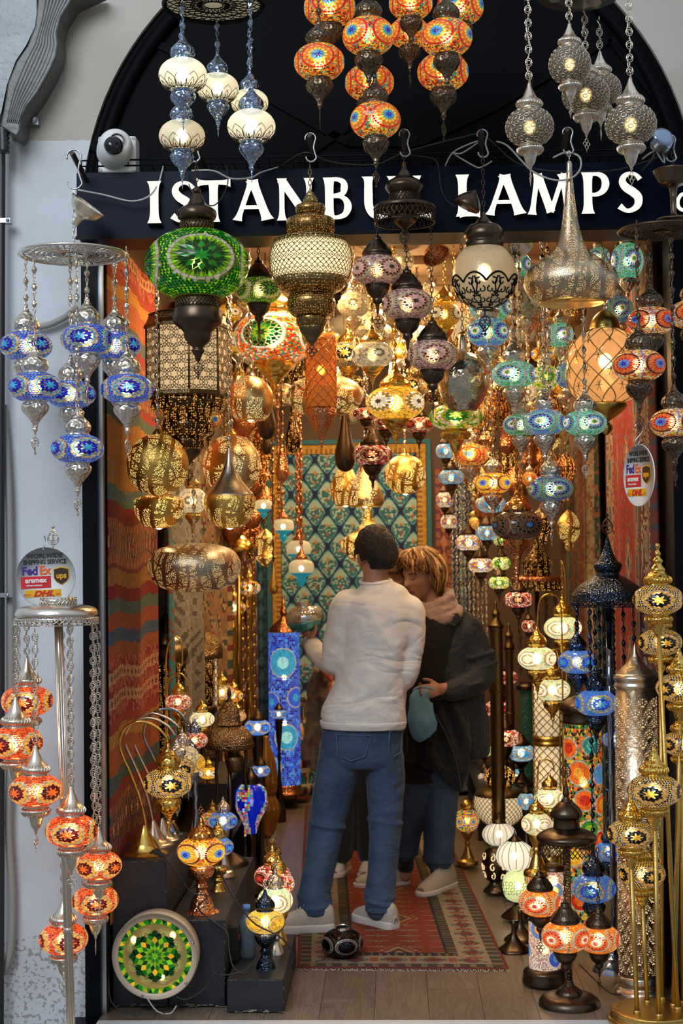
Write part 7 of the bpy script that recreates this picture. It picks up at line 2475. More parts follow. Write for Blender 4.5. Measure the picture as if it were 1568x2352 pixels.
# big silver gold fish scale column lamp
Y = 5.62
E, zb_, kx, zf = turned('pierced_tube_lamp', 'tall silvery column lamp pierced in fish scale fans behind the gold poles', 'lamp', 1464, Y, [
 ('finial', 'silver_warm', [(1, 1478), (5, 1492), (10, 1506), (22, 1524), (36, 1538), (44, 1548)], {}),
 ('ribbed_collar', 'silver_rib', [(44, 1547), (50, 1556), (46, 1566), (49, 1574), (45, 1582)], dict(ribs=(40, .03))),
 ('cylinder', 'silver_warm', [(46, 1580), (48, 2240)], dict(smooth=False, seg=48)),
 ('foot', 'silver_rib', [(49, 2238), (52, 2252), (51, 2262), (60, 2272), (64, 2290), (66, 2306)], dict(ribs=(60, .015)))], refy=1900)
M['pinhole_glow'] = emit('pinhole_light', (1.0, .74, .42), 1.1)
M['pinhole_glow'].cycles.emission_sampling = 'NONE'
b = MB()
R_ = 48.3 * kx
nfan, nrow = 9, 27
fw = 2 * pi / nfan
zt_, zb3 = zf(1600) - zb_, zf(2232) - zb_
rh = (zt_ - zb3) / nrow
def dot(b, a, z_, r_):
 n_ = Vector((cos(a), sin(a), 0))
 t_ = Vector((-sin(a), cos(a), 0))
 c_ = n_ * (R_ + .0004) + Vector((0, 0, z_))
 b.poly([c_ + t_ * (r_ * cos(g)) + Vector((0, 0, r_ * sin(g))) for g in [pi * m / 3 for m in range(6)]])
for i in range(nrow):
 for j in range(nfan):
  a0 = fw * (j + .5 * (i % 2))
  z0 = zb3 + i * rh
  for q in range(9):      # cluster of large holes at the fan's root
   rr = (.12 + .30 * (q % 3) / 2)
   g = radians(50 + 40 * (q // 3))
   dot(b, a0 + fw * rr * cos(g), z0 + 1.45 * R_ * fw * rr * sin(g), .0024)
  for rr, n_ in ((.36, 11), (.42, 13), (.47, 15)):
   for q in range(n_):
    g = radians(8 + 164 * q / (n_ - 1))
    dot(b, a0 + fw * rr * cos(g), z0 + R_ * fw * rr * sin(g) * 1.45, .0009)
b.build('pinholes', 'pinhole_glow', E, False, kind='stuff')
# ------------------------------------------------------------------ right side stands
# blue black umbrella stand
Y = 5.95
E, zb_, kx, zf = turned('umbrella_lamp_stand', 'blue black metal stand with wide dome, leaf finial and blue star globes', 'lamp stand', 1402, Y, [
 ('finial', 'black_metal', [(3, 1236), (6, 1246), (10, 1262), (18, 1280), (24, 1290)], {}),
 ('upper_bulb', 'black_metal', [(22, 1288), (32, 1296), (30, 1308), (26, 1316), (28, 1322)], dict(ribs=(30, .03))),
 ('dome', 'black_metal', [(28, 1321), (46, 1330), (66, 1344), (82, 1362), (84, 1376), (84, 1380)], dict(ribs=(24, .01))),
 ('pierced_rim', 'black_metal', [(84, 1380), (84, 1392)], dict(smooth=False, lattice=dict(n=40, turns=.03, r=.0018, steps=2, seg=4))),
 ('pole', 'chrome_blue', [(7, 1380), (7, 2196)], dict(smooth=False)),
 ('foot', 'chrome_blue', [(8, 2190), (16, 2200), (30, 2208), (48, 2222), (52, 2240)], dict(ribs=(20, .03)))], refy=1700)
b = MB()
b.ring((0, 0, zf(1392) - zb_), 84 * kx, .0022, n=40, seg=5)
b.build('rim_ring', 'black_metal', E)
put('pendant_ornament', ornament_mesh('bronze', 'leaf'), E, Vector((0, 0, zf(1236) - zb_)), rot=(radians(180), 0, 0), scale=.24)
for (px, py, wpx, dy, lit) in ((1325, 1520, 88, -.05, .9), (1368, 1614, 96, -.10, .9), (1363, 2040, 102, -.12, .75), (1412, 1698, 60, .12, .7), (1398, 1956, 70, .12, .6)):
 c = P(px, py, Y + dy)
 s = wpx * K(px, py, Y + dy)
 pe = put('pendant', None, E, c - E.location, None, s)
 globe_parts(pe, 'skyblue', 'black', lit, .64, px * .1, min(P(px, 1388, Y + dy).z - c.z, 3.0), s)
for dx in (-70, -40, -18, 14, 38, 62):
 put('chain', chain_mesh((150 + (dx * 37) % 90) * kx, 'bead', 'black_metal'), E, Vector((dx * kx, .05, zf(1540 + (dx * 37) % 90) - zb_)))
# brown pierced stand top + brown mosaic lamp
E, zb_, kx, zf = turned('domed_lamp_stand', 'dark copper pierced domed stand with drum rim behind the white star lamps', 'lamp stand', 1232, 7.85, [
 ('dome', 'pierced_bronze', [(2, 1232), (6, 1250), (16, 1268), (30, 1282), (35, 1292), (32, 1302)], dict(lit=.5, ribs=(12, .04))),
 ('neck', 'pierced_bronze', [(32, 1302), (34, 1322)], dict(lit=.5)),
 ('drum', 'copper', [(34, 1321), (60, 1326), (60, 1336)], {}),
 ('pierced_rim', 'pierced_bronze', [(60, 1336), (60, 1356)], dict(lit=.6, caps=False)),
 ('pole', 'bronze', [(5, 1356), (5, 1965)], dict(smooth=False)),
 ('foot', 'bronze', [(8, 1964), (36, 1984), (42, 1995)], {})], refy=1320)
for dx in (-42, -24, 18, 40):
 put('chain', chain_mesh(.42, 'fil', 'bronze'), E, Vector((dx * kx, -.04, zf(1360) - zb_ - .42)))
pendant(1188, 1206, 116, 6.0, 'brownsun', 'copper', 'brown unlit mosaic lamp with dark sunburst above the copper dome', .12, .62)
E, zb_, kx, zf = turned('copper_cup', 'ribbed copper cup and spike hanging under the brown mosaic lamp', 'lamp cup', 1186, 6.0, [
 ('cup', 'copper', [(24, 1236), (29, 1244), (28, 1256), (20, 1266), (12, 1276), (8, 1300), (5, 1330), (2, 1352)], dict(ribs=(26, .04)))], refy=1290)
# white star globes on gold swan necks
for (lab, bx, by, arc_, Y, g) in (
  ('upper gold swan neck lamp with white star globe', 1296, 2060, [(1300, 2055), (1302, 1800), (1300, 1500), (1298, 1440), (1297, 1320), (1290, 1290)], 7.22, (1292, 1442, 86)),
  ('gold swan neck lamp with white star globe left of the blue ones', 1290, 2060, [(1291, 2055), (1292, 1700), (1290, 1450), (1284, 1380), (1262, 1364), (1240, 1378), (1234, 1420), (1233, 1440)], 7.0, (1233, 1512, 88)),
  ('gold swan neck lamp with the lower white star globe', 1284, 2060, [(1285, 2055), (1286, 1760), (1284, 1560), (1280, 1500), (1268, 1494), (1262, 1506)], 7.12, (1268, 1584, 82)),
  ('short gold swan neck lamp with white globe before the lattice column', 1240, 2050, [(1242, 2045), (1234, 1880), (1236, 1760), (1250, 1745), (1268, 1752), (1272, 1770)], 6.93, (1262, 1833, 70))):
 by = py_of(bx, Y, .0)
 swan(lab, (bx, by), [(arc_[0][0], by - 20)] + [p for p in arc_[1:] if p[1] < by - 40], Y, g, 'gold', 'gold', 'whitestar', 1.5, tiny=True, base_r=40)
table_lamp('white mosaic table lamp with gold spout left of the bronze stand', foot(1236, 1915, 2010, 18, 32, 10), 1232, 1892, 70, 6.2, 'gold', 'gold', 'whitestar', 1.1, .72)
# gold many globe stand at the right
Y = 5.30
Ew = P(1502, 2352, Y)
Ew.z = .003
k = K(1500, 2300, Y)
E = thing('globe_floor_lamp', 'polished gold floor lamp with several gold and black star globes on poles', 'lamp', Ew)
b = MB()
b.lathe(catmull([(106 * k, 0), (106 * k, .012), (100 * k, .02), (97 * k, .034), (94 * k, .042), (60 * k, .045), (0, .046)], 3), 48, (60, .01))
b.build('base', 'gold_soft', E)
GS = [(1511, 1377, 116, -.02, 1555), (1516, 1475, 100, .10, 1520), (1560, 1580, 108, .02, 1546), (1564, 1708, 90, .05, 1570), (1502, 1816, 122, -.10, 1512), (1448, 1915, 106, -.06, 1462), (1474, 2006, 106, .06, 1486)]
for (px, py, wpx, dy, fx) in GS:
 c = P(px, py, Y + dy)
 s = wpx * K(px, py, Y + dy)
 pe = put('pole_globe', None, E, c - Ew, None, s)
 globe_parts(pe, 'goldblack', 'gold_r', .8, .62, px * .37, None, s, tip=False)
 b = MB()
 zt2 = -.62 * .5 - .45
 zt3 = zt2 * s
 q0 = Vector((0, 0, zt3))
 foot_ = Vector((P(fx, 2300, Y + dy).x - c.x, 0, -(c.z - .045)))
 b.tube([tuple(q0 / s), tuple(foot_ / s)], .0082 / s, 10)
 b.tube([tuple(foot_ / s), tuple((foot_ + Vector((0, 0, .012))) / s)], .0125 / s, 10)
 b.build('pole', 'gold_soft', pe)
 b = MB()
 b.lathe(catmull([(.10, -.47), (.05, -.52), (.06, -.58), (.035, -.62), (.045, -.80)], 2), 16)
 b.build('socket', 'gold_soft', pe)
put('spire', lathe_mesh('spire', [(.004, .13), (.009, .12), (.004, .108), (.011, .095), (.007, .085), (.018, .07), (.012, .06), (.026, .04), (.018, .03), (.034, .01), (.034, 0)], 'gold'), E, P(1511, 1335, Y - .02) - Ew)
# bronze stand with three orange globes, front right
Y = 5.50
E, zb_, kx, zf = turned('globe_floor_lamp', 'dark bronze stand with pierced canopy and three orange sunburst globes', 'lamp', 1303, Y, [
 ('finial', 'bronze', [(2, 1792), (4, 1806), (8, 1824), (6, 1830), (14, 1842)], {}),
 ('upper_dome', 'bronze', [(14, 1841), (26, 1852), (35, 1866), (34, 1876), (28, 1882), (30, 1904)], dict(ribs=(12, .05))),
 ('canopy', 'bronze', [(30, 1902), (50, 1908), (66, 1918), (69, 1926), (64, 1934)], dict(ribs=(60, .012))),
 ('pierced_rim', 'bronze', [(62, 1934), (63, 1962)], dict(smooth=False, lattice=dict(n=34, turns=.06, r=.0018, steps=3, seg=4))),
 ('pole', 'bronze_hammer', [(8, 1930), (8, 2252)], dict(smooth=False)),
 ('pole_bell', 'bronze', [(8, 2250), (12, 2262), (26, 2274), (30, 2284)], dict(ribs=(16, .06))),
 ('foot', 'bronze', [(34, 2282), (56, 2286), (68, 2296), (71, 2310), (69, 2318), (71, 2326)], dict(ribs=(60, .008)))], refy=2050)
for (px, py, wpx, dy) in ((1240, 2072, 98, .02), (1298, 2150, 110, -.12), (1375, 2156, 98, .0)):
 c = P(px, py, Y + dy)
 s = wpx * K(px, py, Y + dy)
 pe = put('pendant', None, E, c - E.location, None, s)
 globe_parts(pe, 'orangesun', 'bronze', 1.0, .66, px * .21, P(px, 1950, Y + dy).z - c.z, s)
put('pendant_ornament', ornament_mesh('bronze', 'leaf'), E, Vector((0, 0, zf(1795) - zb_)), rot=(radians(180), 0, 0), scale=.2)
# pierced brass table lantern
E, zb_, kx, zf = turned('pierced_table_lantern', 'squat brass table lantern with pierced dome and lattice drum', 'lamp', 1148, 8.55, [
 ('finial', 'bronze', [(1, 1730), (5, 1742), (4, 1750), (12, 1758)], {}),
 ('dome', 'pierced_bronze', [(12, 1757), (32, 1772), (36, 1786), (30, 1800), (24, 1804)], dict(lit=2)),
 ('lid', 'brass_dark', [(24, 1803), (52, 1814), (60, 1826)], {}),
 ('lit_drum', 'fabric', [(58, 1826), (60, 1850), (50, 1876), (34, 1892)], dict(lit=.65)),
 ('lattice', 'brass_dark', [(60, 1826), (62, 1850), (52, 1876), (36, 1892)], dict(lattice=dict(n=34, turns=.16, r=.0020, steps=10, seg=4))),
 ('foot', 'brass_dark', [(34, 1891), (14, 1900), (26, 1916), (30, 1926)], {})], refy=1840)
# pumpkin shaped wired glass lamps
M['pumpkin'] = glow_glass('milky_optic_glass', 'd8d0c0', .7, .3, .1)
def pumpkin(label, cx, cy0, rx, ry, Y, by, lit=1.0, ribs=14, wire=True, fr=28):
 E, zb_, kx, zf = turned('wired_glass_lamp', label, 'lamp', cx, Y, [
  ('cap', 'bronze', [(1, cy0 - ry - 24), (4, cy0 - ry - 12), (16, cy0 - ry + 1)], dict(ribs=(12, .12))),
  ('glass', 'pumpkin', [(12, cy0 - ry), (rx * .8, cy0 - ry * .62), (rx, cy0), (rx * .8, cy0 + ry * .62), (14, cy0 + ry)], dict(lit=lit, ribs=(ribs, .09, .6))),
  ('foot', 'bronze', [(14, cy0 + ry), (9, cy0 + ry + 8), (8, by - 34), (fr * .6, by - 14), (fr, by - 2), (fr, by)], dict(ribs=(18, .08)))], refy=cy0)
 if wire:
  b = MB()
  pr = catmull([((r_ + .6) * kx, zf(y) - zb_) for r_, y in [(12, cy0 - ry), (rx * .8, cy0 - ry * .62), (rx, cy0), (rx * .8, cy0 + ry * .62), (14, cy0 + ry)]], 3)
  for kq in range(ribs):
   a = 2 * pi * (kq + .5) / ribs
   b.tube([(rr * cos(a) * 1.0, rr * sin(a) * 1.0, z_) for rr, z_ in pr], .0015, 4)
  b.build('wire_cage', 'bronze', E)
 put('bulb', bulb_mesh('bulb_hot', .018), E, Vector((0, 0, zf(cy0) - zb_)))
 return E
pumpkin('pumpkin shaped clear glass lamp caged in wire beside the rug', 1146, 1916, 36, 27, 7.65, 2005, 1.0)
pumpkin('larger glowing white pumpkin glass lamp caged in wire', 1182, 1966, 40, 36, 7.15, 2060, 1.5)
E, zb_, kx, zf = turned('crackle_glass_lamp', 'pale green cobbled glass ball lamp with black leading', 'lamp', 1190, 6.75, [
 ('glass', glow_glass('green_white_glass', 'd8e0a8', .75, .25, .2), [(14, 2000), (30, 2010), (37, 2034), (30, 2060), (14, 2070)], dict(lit=1.0)),
 ('foot', 'bronze', [(12, 2070), (10, 2078), (24, 2090), (36, 2102), (38, 2106)], dict(ribs=(24, .08)))], refy=2036)
b = MB()
rnd = random.Random(8)
for i in range(120):
 z_ = 1 - 2 * (i + .5) / 120
 lo, la = 2.399963 * i, asin(z_)
 if abs(la) > 1.3: continue
 cr, cz = 37.5 * kx, zf(2035) - zb_
 b.tube([(cr * cos(la + .13 * sin(g)) * cos(lo + .13 * cos(g) / max(cos(la), .3)), cr * cos(la + .13 * sin(g)) * sin(lo + .13 * cos(g) / max(cos(la), .3)), cz + 36 * kx * sin(la + .13 * sin(g))) for g in [pi * m / 3 for m in range(6)]], .0012, 3, closed=True)
b.build('leading', 'black_paint', E, kind='stuff')
put('bulb', bulb_mesh('bulb_hot', .018), E, Vector((0, 0, zf(2035) - zb_)))
E, zb_, kx, zf = turned('scroll_cut_lamp', 'dark egg shaped table lamp cut with glowing scrolls', 'lamp', 1136, 7.27, [
 ('shell', 'bronze', [(14, 1945), (24, 1956), (30, 1985), (24, 2014), (14, 2024)], {}),
 ('foot', 'bronze', [(12, 2023), (14, 2030), (26, 2042), (28, 2048)], {})], refy=1985)
b = MB()
for kq in range(7):
 for (zz, s_) in ((1966, 1), (1988, -1), (2008, 1)):
  pts = []
  for i in range(12):
   t = i / 11
   g = s_ * (t * 6.2) + kq
   lo = 2 * pi * kq / 7 + (.22 * (1 - .7 * t)) * cos(g)
   yy = zz + 9 * (1 - .7 * t) * sin(g)
   rr = 30.5 * sqrt(max(.1, 1 - ((yy - 1985) / 44) ** 2)) * kx
   pts.append((rr * cos(lo), rr * sin(lo), zf(yy) - zb_))
  b.tube(pts, .0028, 4)
b.build('lit_scrolls', emit('scroll_light', (1, .66, .34), 1.2), E)
# more lamps on the right floor side
SH3 = .27
RIGHT = [
 (1145, 1628, 66, 0, 9.1, 'red', 'bronze', 1.2, .60, 'red star mosaic lamp on dark foot behind the brass lantern'),
 (1160, 1694, 70, 0, 8.75, 'red', 'bronze', 1.3, .60, 'scarlet and white mosaic lamp above the brass lantern'),
 (1166, 1556, 44, 0, 9.5, 'red', 'bronze', 1.1, .75, 'small red white mosaic lamp left of the upper star globes'),
 (1197, 1729, 64, 0, 8.9, 'skypatch', 'bronze', 1.1, .62, 'bright blue patch mosaic lamp beside the lattice column'),
 (1184, 1786, 46, 0, 9.3, 'skypatch', 'bronze', 1.1, 1.0, 'sky blue cylinder shaped mosaic lamp behind the brass lantern'),
 (1112, 1724, 36, 0, 9.6, 'limegreen', 'bronze', 1.2, .8, 'lime mosaic lamp half hidden by the black coat'),
 (1208, 1840, 40, 1960, 8.0, 'skypatch', 'bronze', 1.0, 1.0, 'deep blue glowing lamp right of the lattice drum'),
 (1072, 1884, 56, 1985, 7.9, 'multigran', 'gold', .9, .95, 'blue and orange speckled mosaic vase lamp next to the woman'),
 (1116, 1790, 40, 0, 9.2, 'clearmulti', 'bronze', .8, .8, 'pale speckled mosaic lamp behind the brass lantern left side'),
 (1245, 2018, 82, 2120, 6.3, 'multigran', 'bronze', .7, .62, 'multicolour patch mosaic lamp behind the first orange globe'),
 (1240, 1960, 50, 2060, 7.0, 'goldblack', 'gold', .8, .7, 'gold and black mosaic lamp under the bronze canopy'),
]
for (px, py, wpx, by, Y, pat, sty, lit, h, lab) in RIGHT:
 by = by or py_of(px, Y, SH3)
 by = max(by, py + wpx * .6)
 mt = {'gold': 'gold_soft', 'bronze': 'bronze'}[sty]
 table_lamp(lab, foot(px, py + wpx * h * .46, by, wpx * .24, wpx * .46, wpx * .12), px, py, wpx, Y, mt, sty, pat, lit, h, finial=False)
a = P(1095, 1800, 8.7)
hw = (XRI - .12 - a.x) / 2
E = thing('shelf_unit', 'low dark shelf unit along the right wall under the red and blue lamps', 'shelf', (a.x + hw, 9.25, 0))
for z_ in (.06, SH3 - .02):
 b = MB()
 b.box((-hw, -.6, z_), (hw, .6, z_ + .02))
 b.build('shelf_board', 'plinth', E, False)
for sx_ in (-1, 1):
 b = MB()
 b.box((-hw, sx_ * .6 - .01, 0), (hw, sx_ * .6 + .01, SH3 - .02))
 b.build('side_panel', 'plinth', E, False)
# dark feet of the lamps at the rug's right edge
for (cx_, by, Y, lab) in ((1150, 2185, 6.1, 'ribbed bronze lamp foot standing near the rug corner'), (1195, 2160, 6.2, 'round dark lamp foot behind the bead column')):
 turned('ribbed_pedestal', lab, 'pedestal', cx_ if cx_ > 1160 else 1180, floor_depth(cx_, by), [('foot', 'bronze', [(5, by - 70), (6, by - 40), (20, by - 18), (34, by - 6), (36, by)], dict(ribs=(22, .06)))], refy=by)
# tall bronze column stands right of the woman
for (cx_, y0, by, r_, Y, lab) in ((1140, 1440, 1990, 17, 7.85, 'tall dark bronze column stand right of the woman'), (1170, 1490, 1912, 11, 8.9, 'narrow bronze urn stand between the column and the star globes')):
 turned('bronze_post_stand', lab, 'stand', cx_, Y, [
  ('finial', 'brass_dark', [(2, y0 - 60), (5, y0 - 40), (10, y0 - 30), (8, y0 - 20), (r_ + 3, y0)], {}),
  ('shaft', 'brass_dark', [(r_, y0), (r_ - 2, y0 + 30), (r_ - 1, y0 + 140), (r_ + 2, y0 + 150), (r_ - 1, y0 + 160), (r_ - 1, by - 70)], {}),
  ('foot', 'brass_dark', [(r_, by - 71), (r_ + 8, by - 50), (r_ + 14, by - 10), (r_ + 14, by)], {})], refy=y0 + 100)
# flowered ceramic vase and brass hourglass before the blue column
def vase_col(v, a):
 k_ = abs(sin(a * 4)) * abs(sin(v * 30))
 return [H['cream'], H['dkred'], H['teal'], H['amber'], H['brown']][0 if k_ < .12 else 1 + int(hsh(int(a * 6), int(v * 26)) * 4)]
E, zb_, kx, zf = turned('ceramic_vase', 'flowered ceramic floor vase with fluted mouth beside the blue column lamp', 'vase', 684, 10.02, [('foot_ring', plain('vase_foot', (.4, .1, .06), .4), [(24, 1822), (26, 1834)], {})], refy=1740)
pr = catmull([(r_ * kx, zf(y) - zb_) for r_, y in [(32, 1604), (24, 1612), (20, 1630), (22, 1652), (38, 1680), (44, 1710), (38, 1750), (30, 1790), (34, 1812), (24, 1826)]], 4)
b = MB()
for i in range(len(pr) - 1):
 for j in range(40):
  a0, a1 = 2 * pi * j / 40, 2 * pi * (j + 1) / 40
  (r0, z0), (r1, z1) = pr[i], pr[i + 1]
  b.poly([(r0 * cos(a0), r0 * sin(a0), z0), (r1 * cos(a0), r1 * sin(a0), z1), (r1 * cos(a1), r1 * sin(a1), z1), (r0 * cos(a1), r0 * sin(a1), z0)], shade(vase_col(z0, a0), .6))
b.build('body', painted('glazed_ceramic', .25), E, False)
E, zb_, kx, zf = turned('brass_table_lamp', 'small brass ribbed cylinder lamp on a round brass foot', 'lamp', 656, 9.9, [
 ('shade', 'pierced_brass', [(12, 1722), (14, 1728), (14, 1794), (12, 1800)], dict(lit=1.4)),
 ('foot', 'brass', [(6, 1800), (5, 1812), (16, 1822), (22, 1828), (22, 1834)], {})], refy=1780)
turned('ceramic_vase', 'squat terracotta patterned jar at the foot of the tapestry', 'vase', 820, 10.05, [('body', plain('terracotta_glaze', (.34, .14, .07), .4, var=(30, .7)), [(18, 1772), (30, 1790), (32, 1812), (24, 1832)], {})], refy=1800)
turned('ceramic_vase', 'low patterned bowl at the foot of the tapestry right of the man', 'vase', 945, 10.05, [('body', plain('blue_glaze', (.28, .25, .16), .4, var=(40, .8)), [(24, 1780), (26, 1800), (14, 1828)], {})], refy=1800)
# dark purple globe shade left on the rug
Yp = floor_depth(786, 2203)
E, zb_, kx, zf = turned('mosaic_globe', 'black and mauve star mosaic globe shade standing on the rug', 'lamp shade', 786, Yp, [
 ('lower_rim', 'silver_smooth', [(17, 2197), (16, 2204)], dict(smooth=False)), ('neck', 'silver_smooth', [(16, 2131), (15, 2134), (17, 2142)], dict(caps=False))], refy=2170)
E.location.z += .008
pe = put('shade', None, E, (0, 0, zf(2170) - zb_), (0, 0, 1.2), 95 * kx)
put('globe', shell_mesh(.68, 'black_paint'), pe)
put('mosaic_tiles', mosaic_mesh('blackpurple', .68), pe, color=(1, 1, 1, 0), kind='stuff')
# ------------------------------------------------------------------ silver stand with orange star globes at the left
Y = 4.90
Ew = P(130, 1400, Y)
E = thing('globe_floor_lamp', 'silver floor lamp with pierced crown and seven orange star globes by the wall', 'lamp', (Ew.x, Y, -.12))
Eo = E.location.copy()
k = K(130, 1400, Y)
z = lambda y: P(130, y, Y).z - Eo.z
b = MB()
b.lathe(catmull([(12 * k, z(1338)), (20 * k, z(1345)), (16 * k, z(1356)), (26 * k, z(1364)), (30 * k, z(1370))], 2), 24)
b.build('crown_top', 'silver_rib', E)
b = MB()
lattice(b, [(44 * k, z(1372)), (44 * k, z(1390))], 30, .05, .0015, 3, 3)
b.lathe([(42 * k, z(1372)), (42 * k, z(1391))], 32)
b.build('pierced_drum', 'silver_smooth', E)
b = MB()
b.lathe(catmull([(44 * k, z(1388)), (70 * k, z(1391)), (88 * k, z(1398)), (94 * k, z(1410)), (92 * k, z(1414))], 3), 48, caps=False)
b.ring((0, 0, z(1420)), 94 * k, .003, n=44, seg=5)
b.ring((0, 0, z(1434)), 94 * k, .0018, n=44, seg=4)
b.build('crown_plate', 'silver_smooth', E)
b = MB()
lattice(b, [(94 * k, z(1420)), (94 * k, z(1434))], 44, .03, .0016, 3, 4)
b.build('pierced_rim', 'silver_smooth', E, kind='stuff')
pole_top = P(134, 1425, Y) - Eo
pole_bot = Vector((P(164, 2352, Y).x - Eo.x + .004, 0, .02))
b = MB()
n0 = 24
prf = []
b.tube([tuple(pole_top.lerp(pole_bot, t / 10)) for t in range(11)], .0125, 14)
for q in range(10):
 a = 2 * pi * q / 10
 b.tube([tuple(pole_top + Vector((.0125 * cos(a), .0125 * sin(a), 0))), tuple(pole_bot + Vector((.0125 * cos(a), .0125 * sin(a), 0)))], .0018, 4)
b.build('pole', 'silver_rib', E)
b = MB()
b.lathe([(.15, 0), (.15, .012), (.10, .022), (.02, .04)], 36)
b.build('base', 'silver_rib', E, loc=(pole_bot.x, 0, 0))
for t in (.38, .66):
 b = MB()
 b.lathe([(.014, -.01), (.016, -.008), (.016, .008), (.014, .01)], 16)
 b.build('pole_joint', 'silver_smooth', E, loc=pole_top.lerp(pole_bot, t))
for (px, py, wpx, dy) in ((62, 1610, 117, .08), (36, 1706, 124, -.02), (82, 1815, 121, -.10), (164, 1908, 119, -.08), (227, 1988, 104, .04), (219, 2068, 106, .14), (146, 2156, 112, .12)):
 sub_pendant(E, Eo, px, py, wpx, Y + dy, 'orange', 'silver_r', .95, .62, P(130, 1425, Y).z)
 lamp('POINT', 'globe_bulb', P(px, py, Y + dy), 7, (1.0, .74, .45), .02)   # the stand's own bulbs
for (px, L_) in ((215, 420), (40, 180), (163, 520)):
 put('chain', chain_mesh(L_ * k, 'fil', 'silver_smooth'), E, P(px, 1430 + L_, Y + .02) - Eo)
tagleaf = put('pendant_ornament', ornament_mesh('silver_smooth', 'leaf'), E, P(122, 1262, Y - .02) - Eo, rot=(radians(180), 0, 0), scale=.20)
# cables on the plinths
cable('power_cable', 'black cord with switch running from the gold swan neck lamp over the plinth', 'cable', [(345, 1960, 5.5), (362, 1950, 5.46), (378, 1970, 5.45), (410, 2010, 5.45), (440, 2050, 5.45), (475, 2058, 5.45), (455, 2085, 5.45), (480, 2110, 5.45), (520, 2140, 5.42), (526, 2180, 5.40), (535, 2220, 5.37), (560, 2238, 5.36), (580, 2225, 5.36)], .003, 'cable')
cable('power_cable', 'black cord draped from the middle plinth across the low plinth', 'cable', [(500, 1992, 5.9), (530, 2050, 5.6), (560, 2095, 5.5), (590, 2125, 5.45), (640, 2150, 5.42), (668, 2180, 5.42), (672, 2205, 5.42), (660, 2225, 5.42)], .003, 'cable')
cable('power_cable', 'black cord looping before the round green lamp to the low plinth', 'cable', [(405, 2290, 5.33), (430, 2295, 5.32), (470, 2270, 5.32), (492, 2235, 5.32), (510, 2240, 5.33), (560, 2230, 5.34), (590, 2200, 5.35)], .003, 'cable')
cable('power_cable', 'grey cord lying along the foot of the plinths', 'cable_grey', [(336, 2290, 5.32), (360, 2322, 5.31), (390, 2328, 5.31), (405, 2310, 5.31)], .0026, 'cable')
cable('power_cable', 'black cord at the bottom left corner of the doorway', 'cable', [(250, 2230, 5.42), (255, 2300, 5.33), (300, 2330, 5.31), (345, 2325, 5.31), (380, 2328, 5.31)], .003, 'cable')
cable('power_cable', 'black cord on the floor between the front right lamps', 'cable', [(1330, 2215, 5.8), (1370, 2255, 5.65), (1400, 2280, 5.55), (1425, 2285, 5.5)], .003, 'cable')
E = thing('inline_switch', 'black inline cord switch resting on the tall plinth edge', 'switch', P(364, 1960, 5.45))
b = MB()
b.box((-.022, -.009, -.008), (.022, .009, .008))
o = b.build('body', 'cable', E, False, rot=(0, radians(25), 0))
o.modifiers.new('b', 'BEVEL').width = .003
E = thing('water_bottle', 'clear plastic water bottle with blue cap behind the yellow table lamp', 'bottle', P(566, 2110, 5.7))
E.location.z = Z3
b = MB()
b.lathe(catmull([(.028, 0), (.032, .01), (.032, .11), (.024, .14), (.012, .165), (.012, .18)], 3), 24)
b.build('bottle_body', glow_glass('clear_plastic', 'a8b8c0', .0, .75, .05), E, color=(1, 1, 1, 0))
b = MB()
b.lathe([(.014, .175), (.014, .195), (0, .196)], 16)
b.build('cap', plain('blue_cap', (.1, .25, .55), .4), E)
b = MB()
b.lathe([(.0325, .04), (.0325, .08)], 24, caps=False)
b.build('label_band', plain('blue_label', (.05, .2, .45), .5), E)
E = thing('power_strip_box', 'black adapter box standing between the plinths with cords', 'adapter', P(530, 2235, 5.65))
E.location.z = Z3
b = MB()
b.box((-.03, -.04, 0), (.03, .04, .14))
o = b.build('case', 'cable', E, False)
o.modifiers.new('b', 'BEVEL').width = .01
b = MB()
b.box((.031, -.02, .08), (.034, -.005, .10))
b.build('red_light', plain('red_lamp_cover', (.5, .02, .01), .3), E, False)
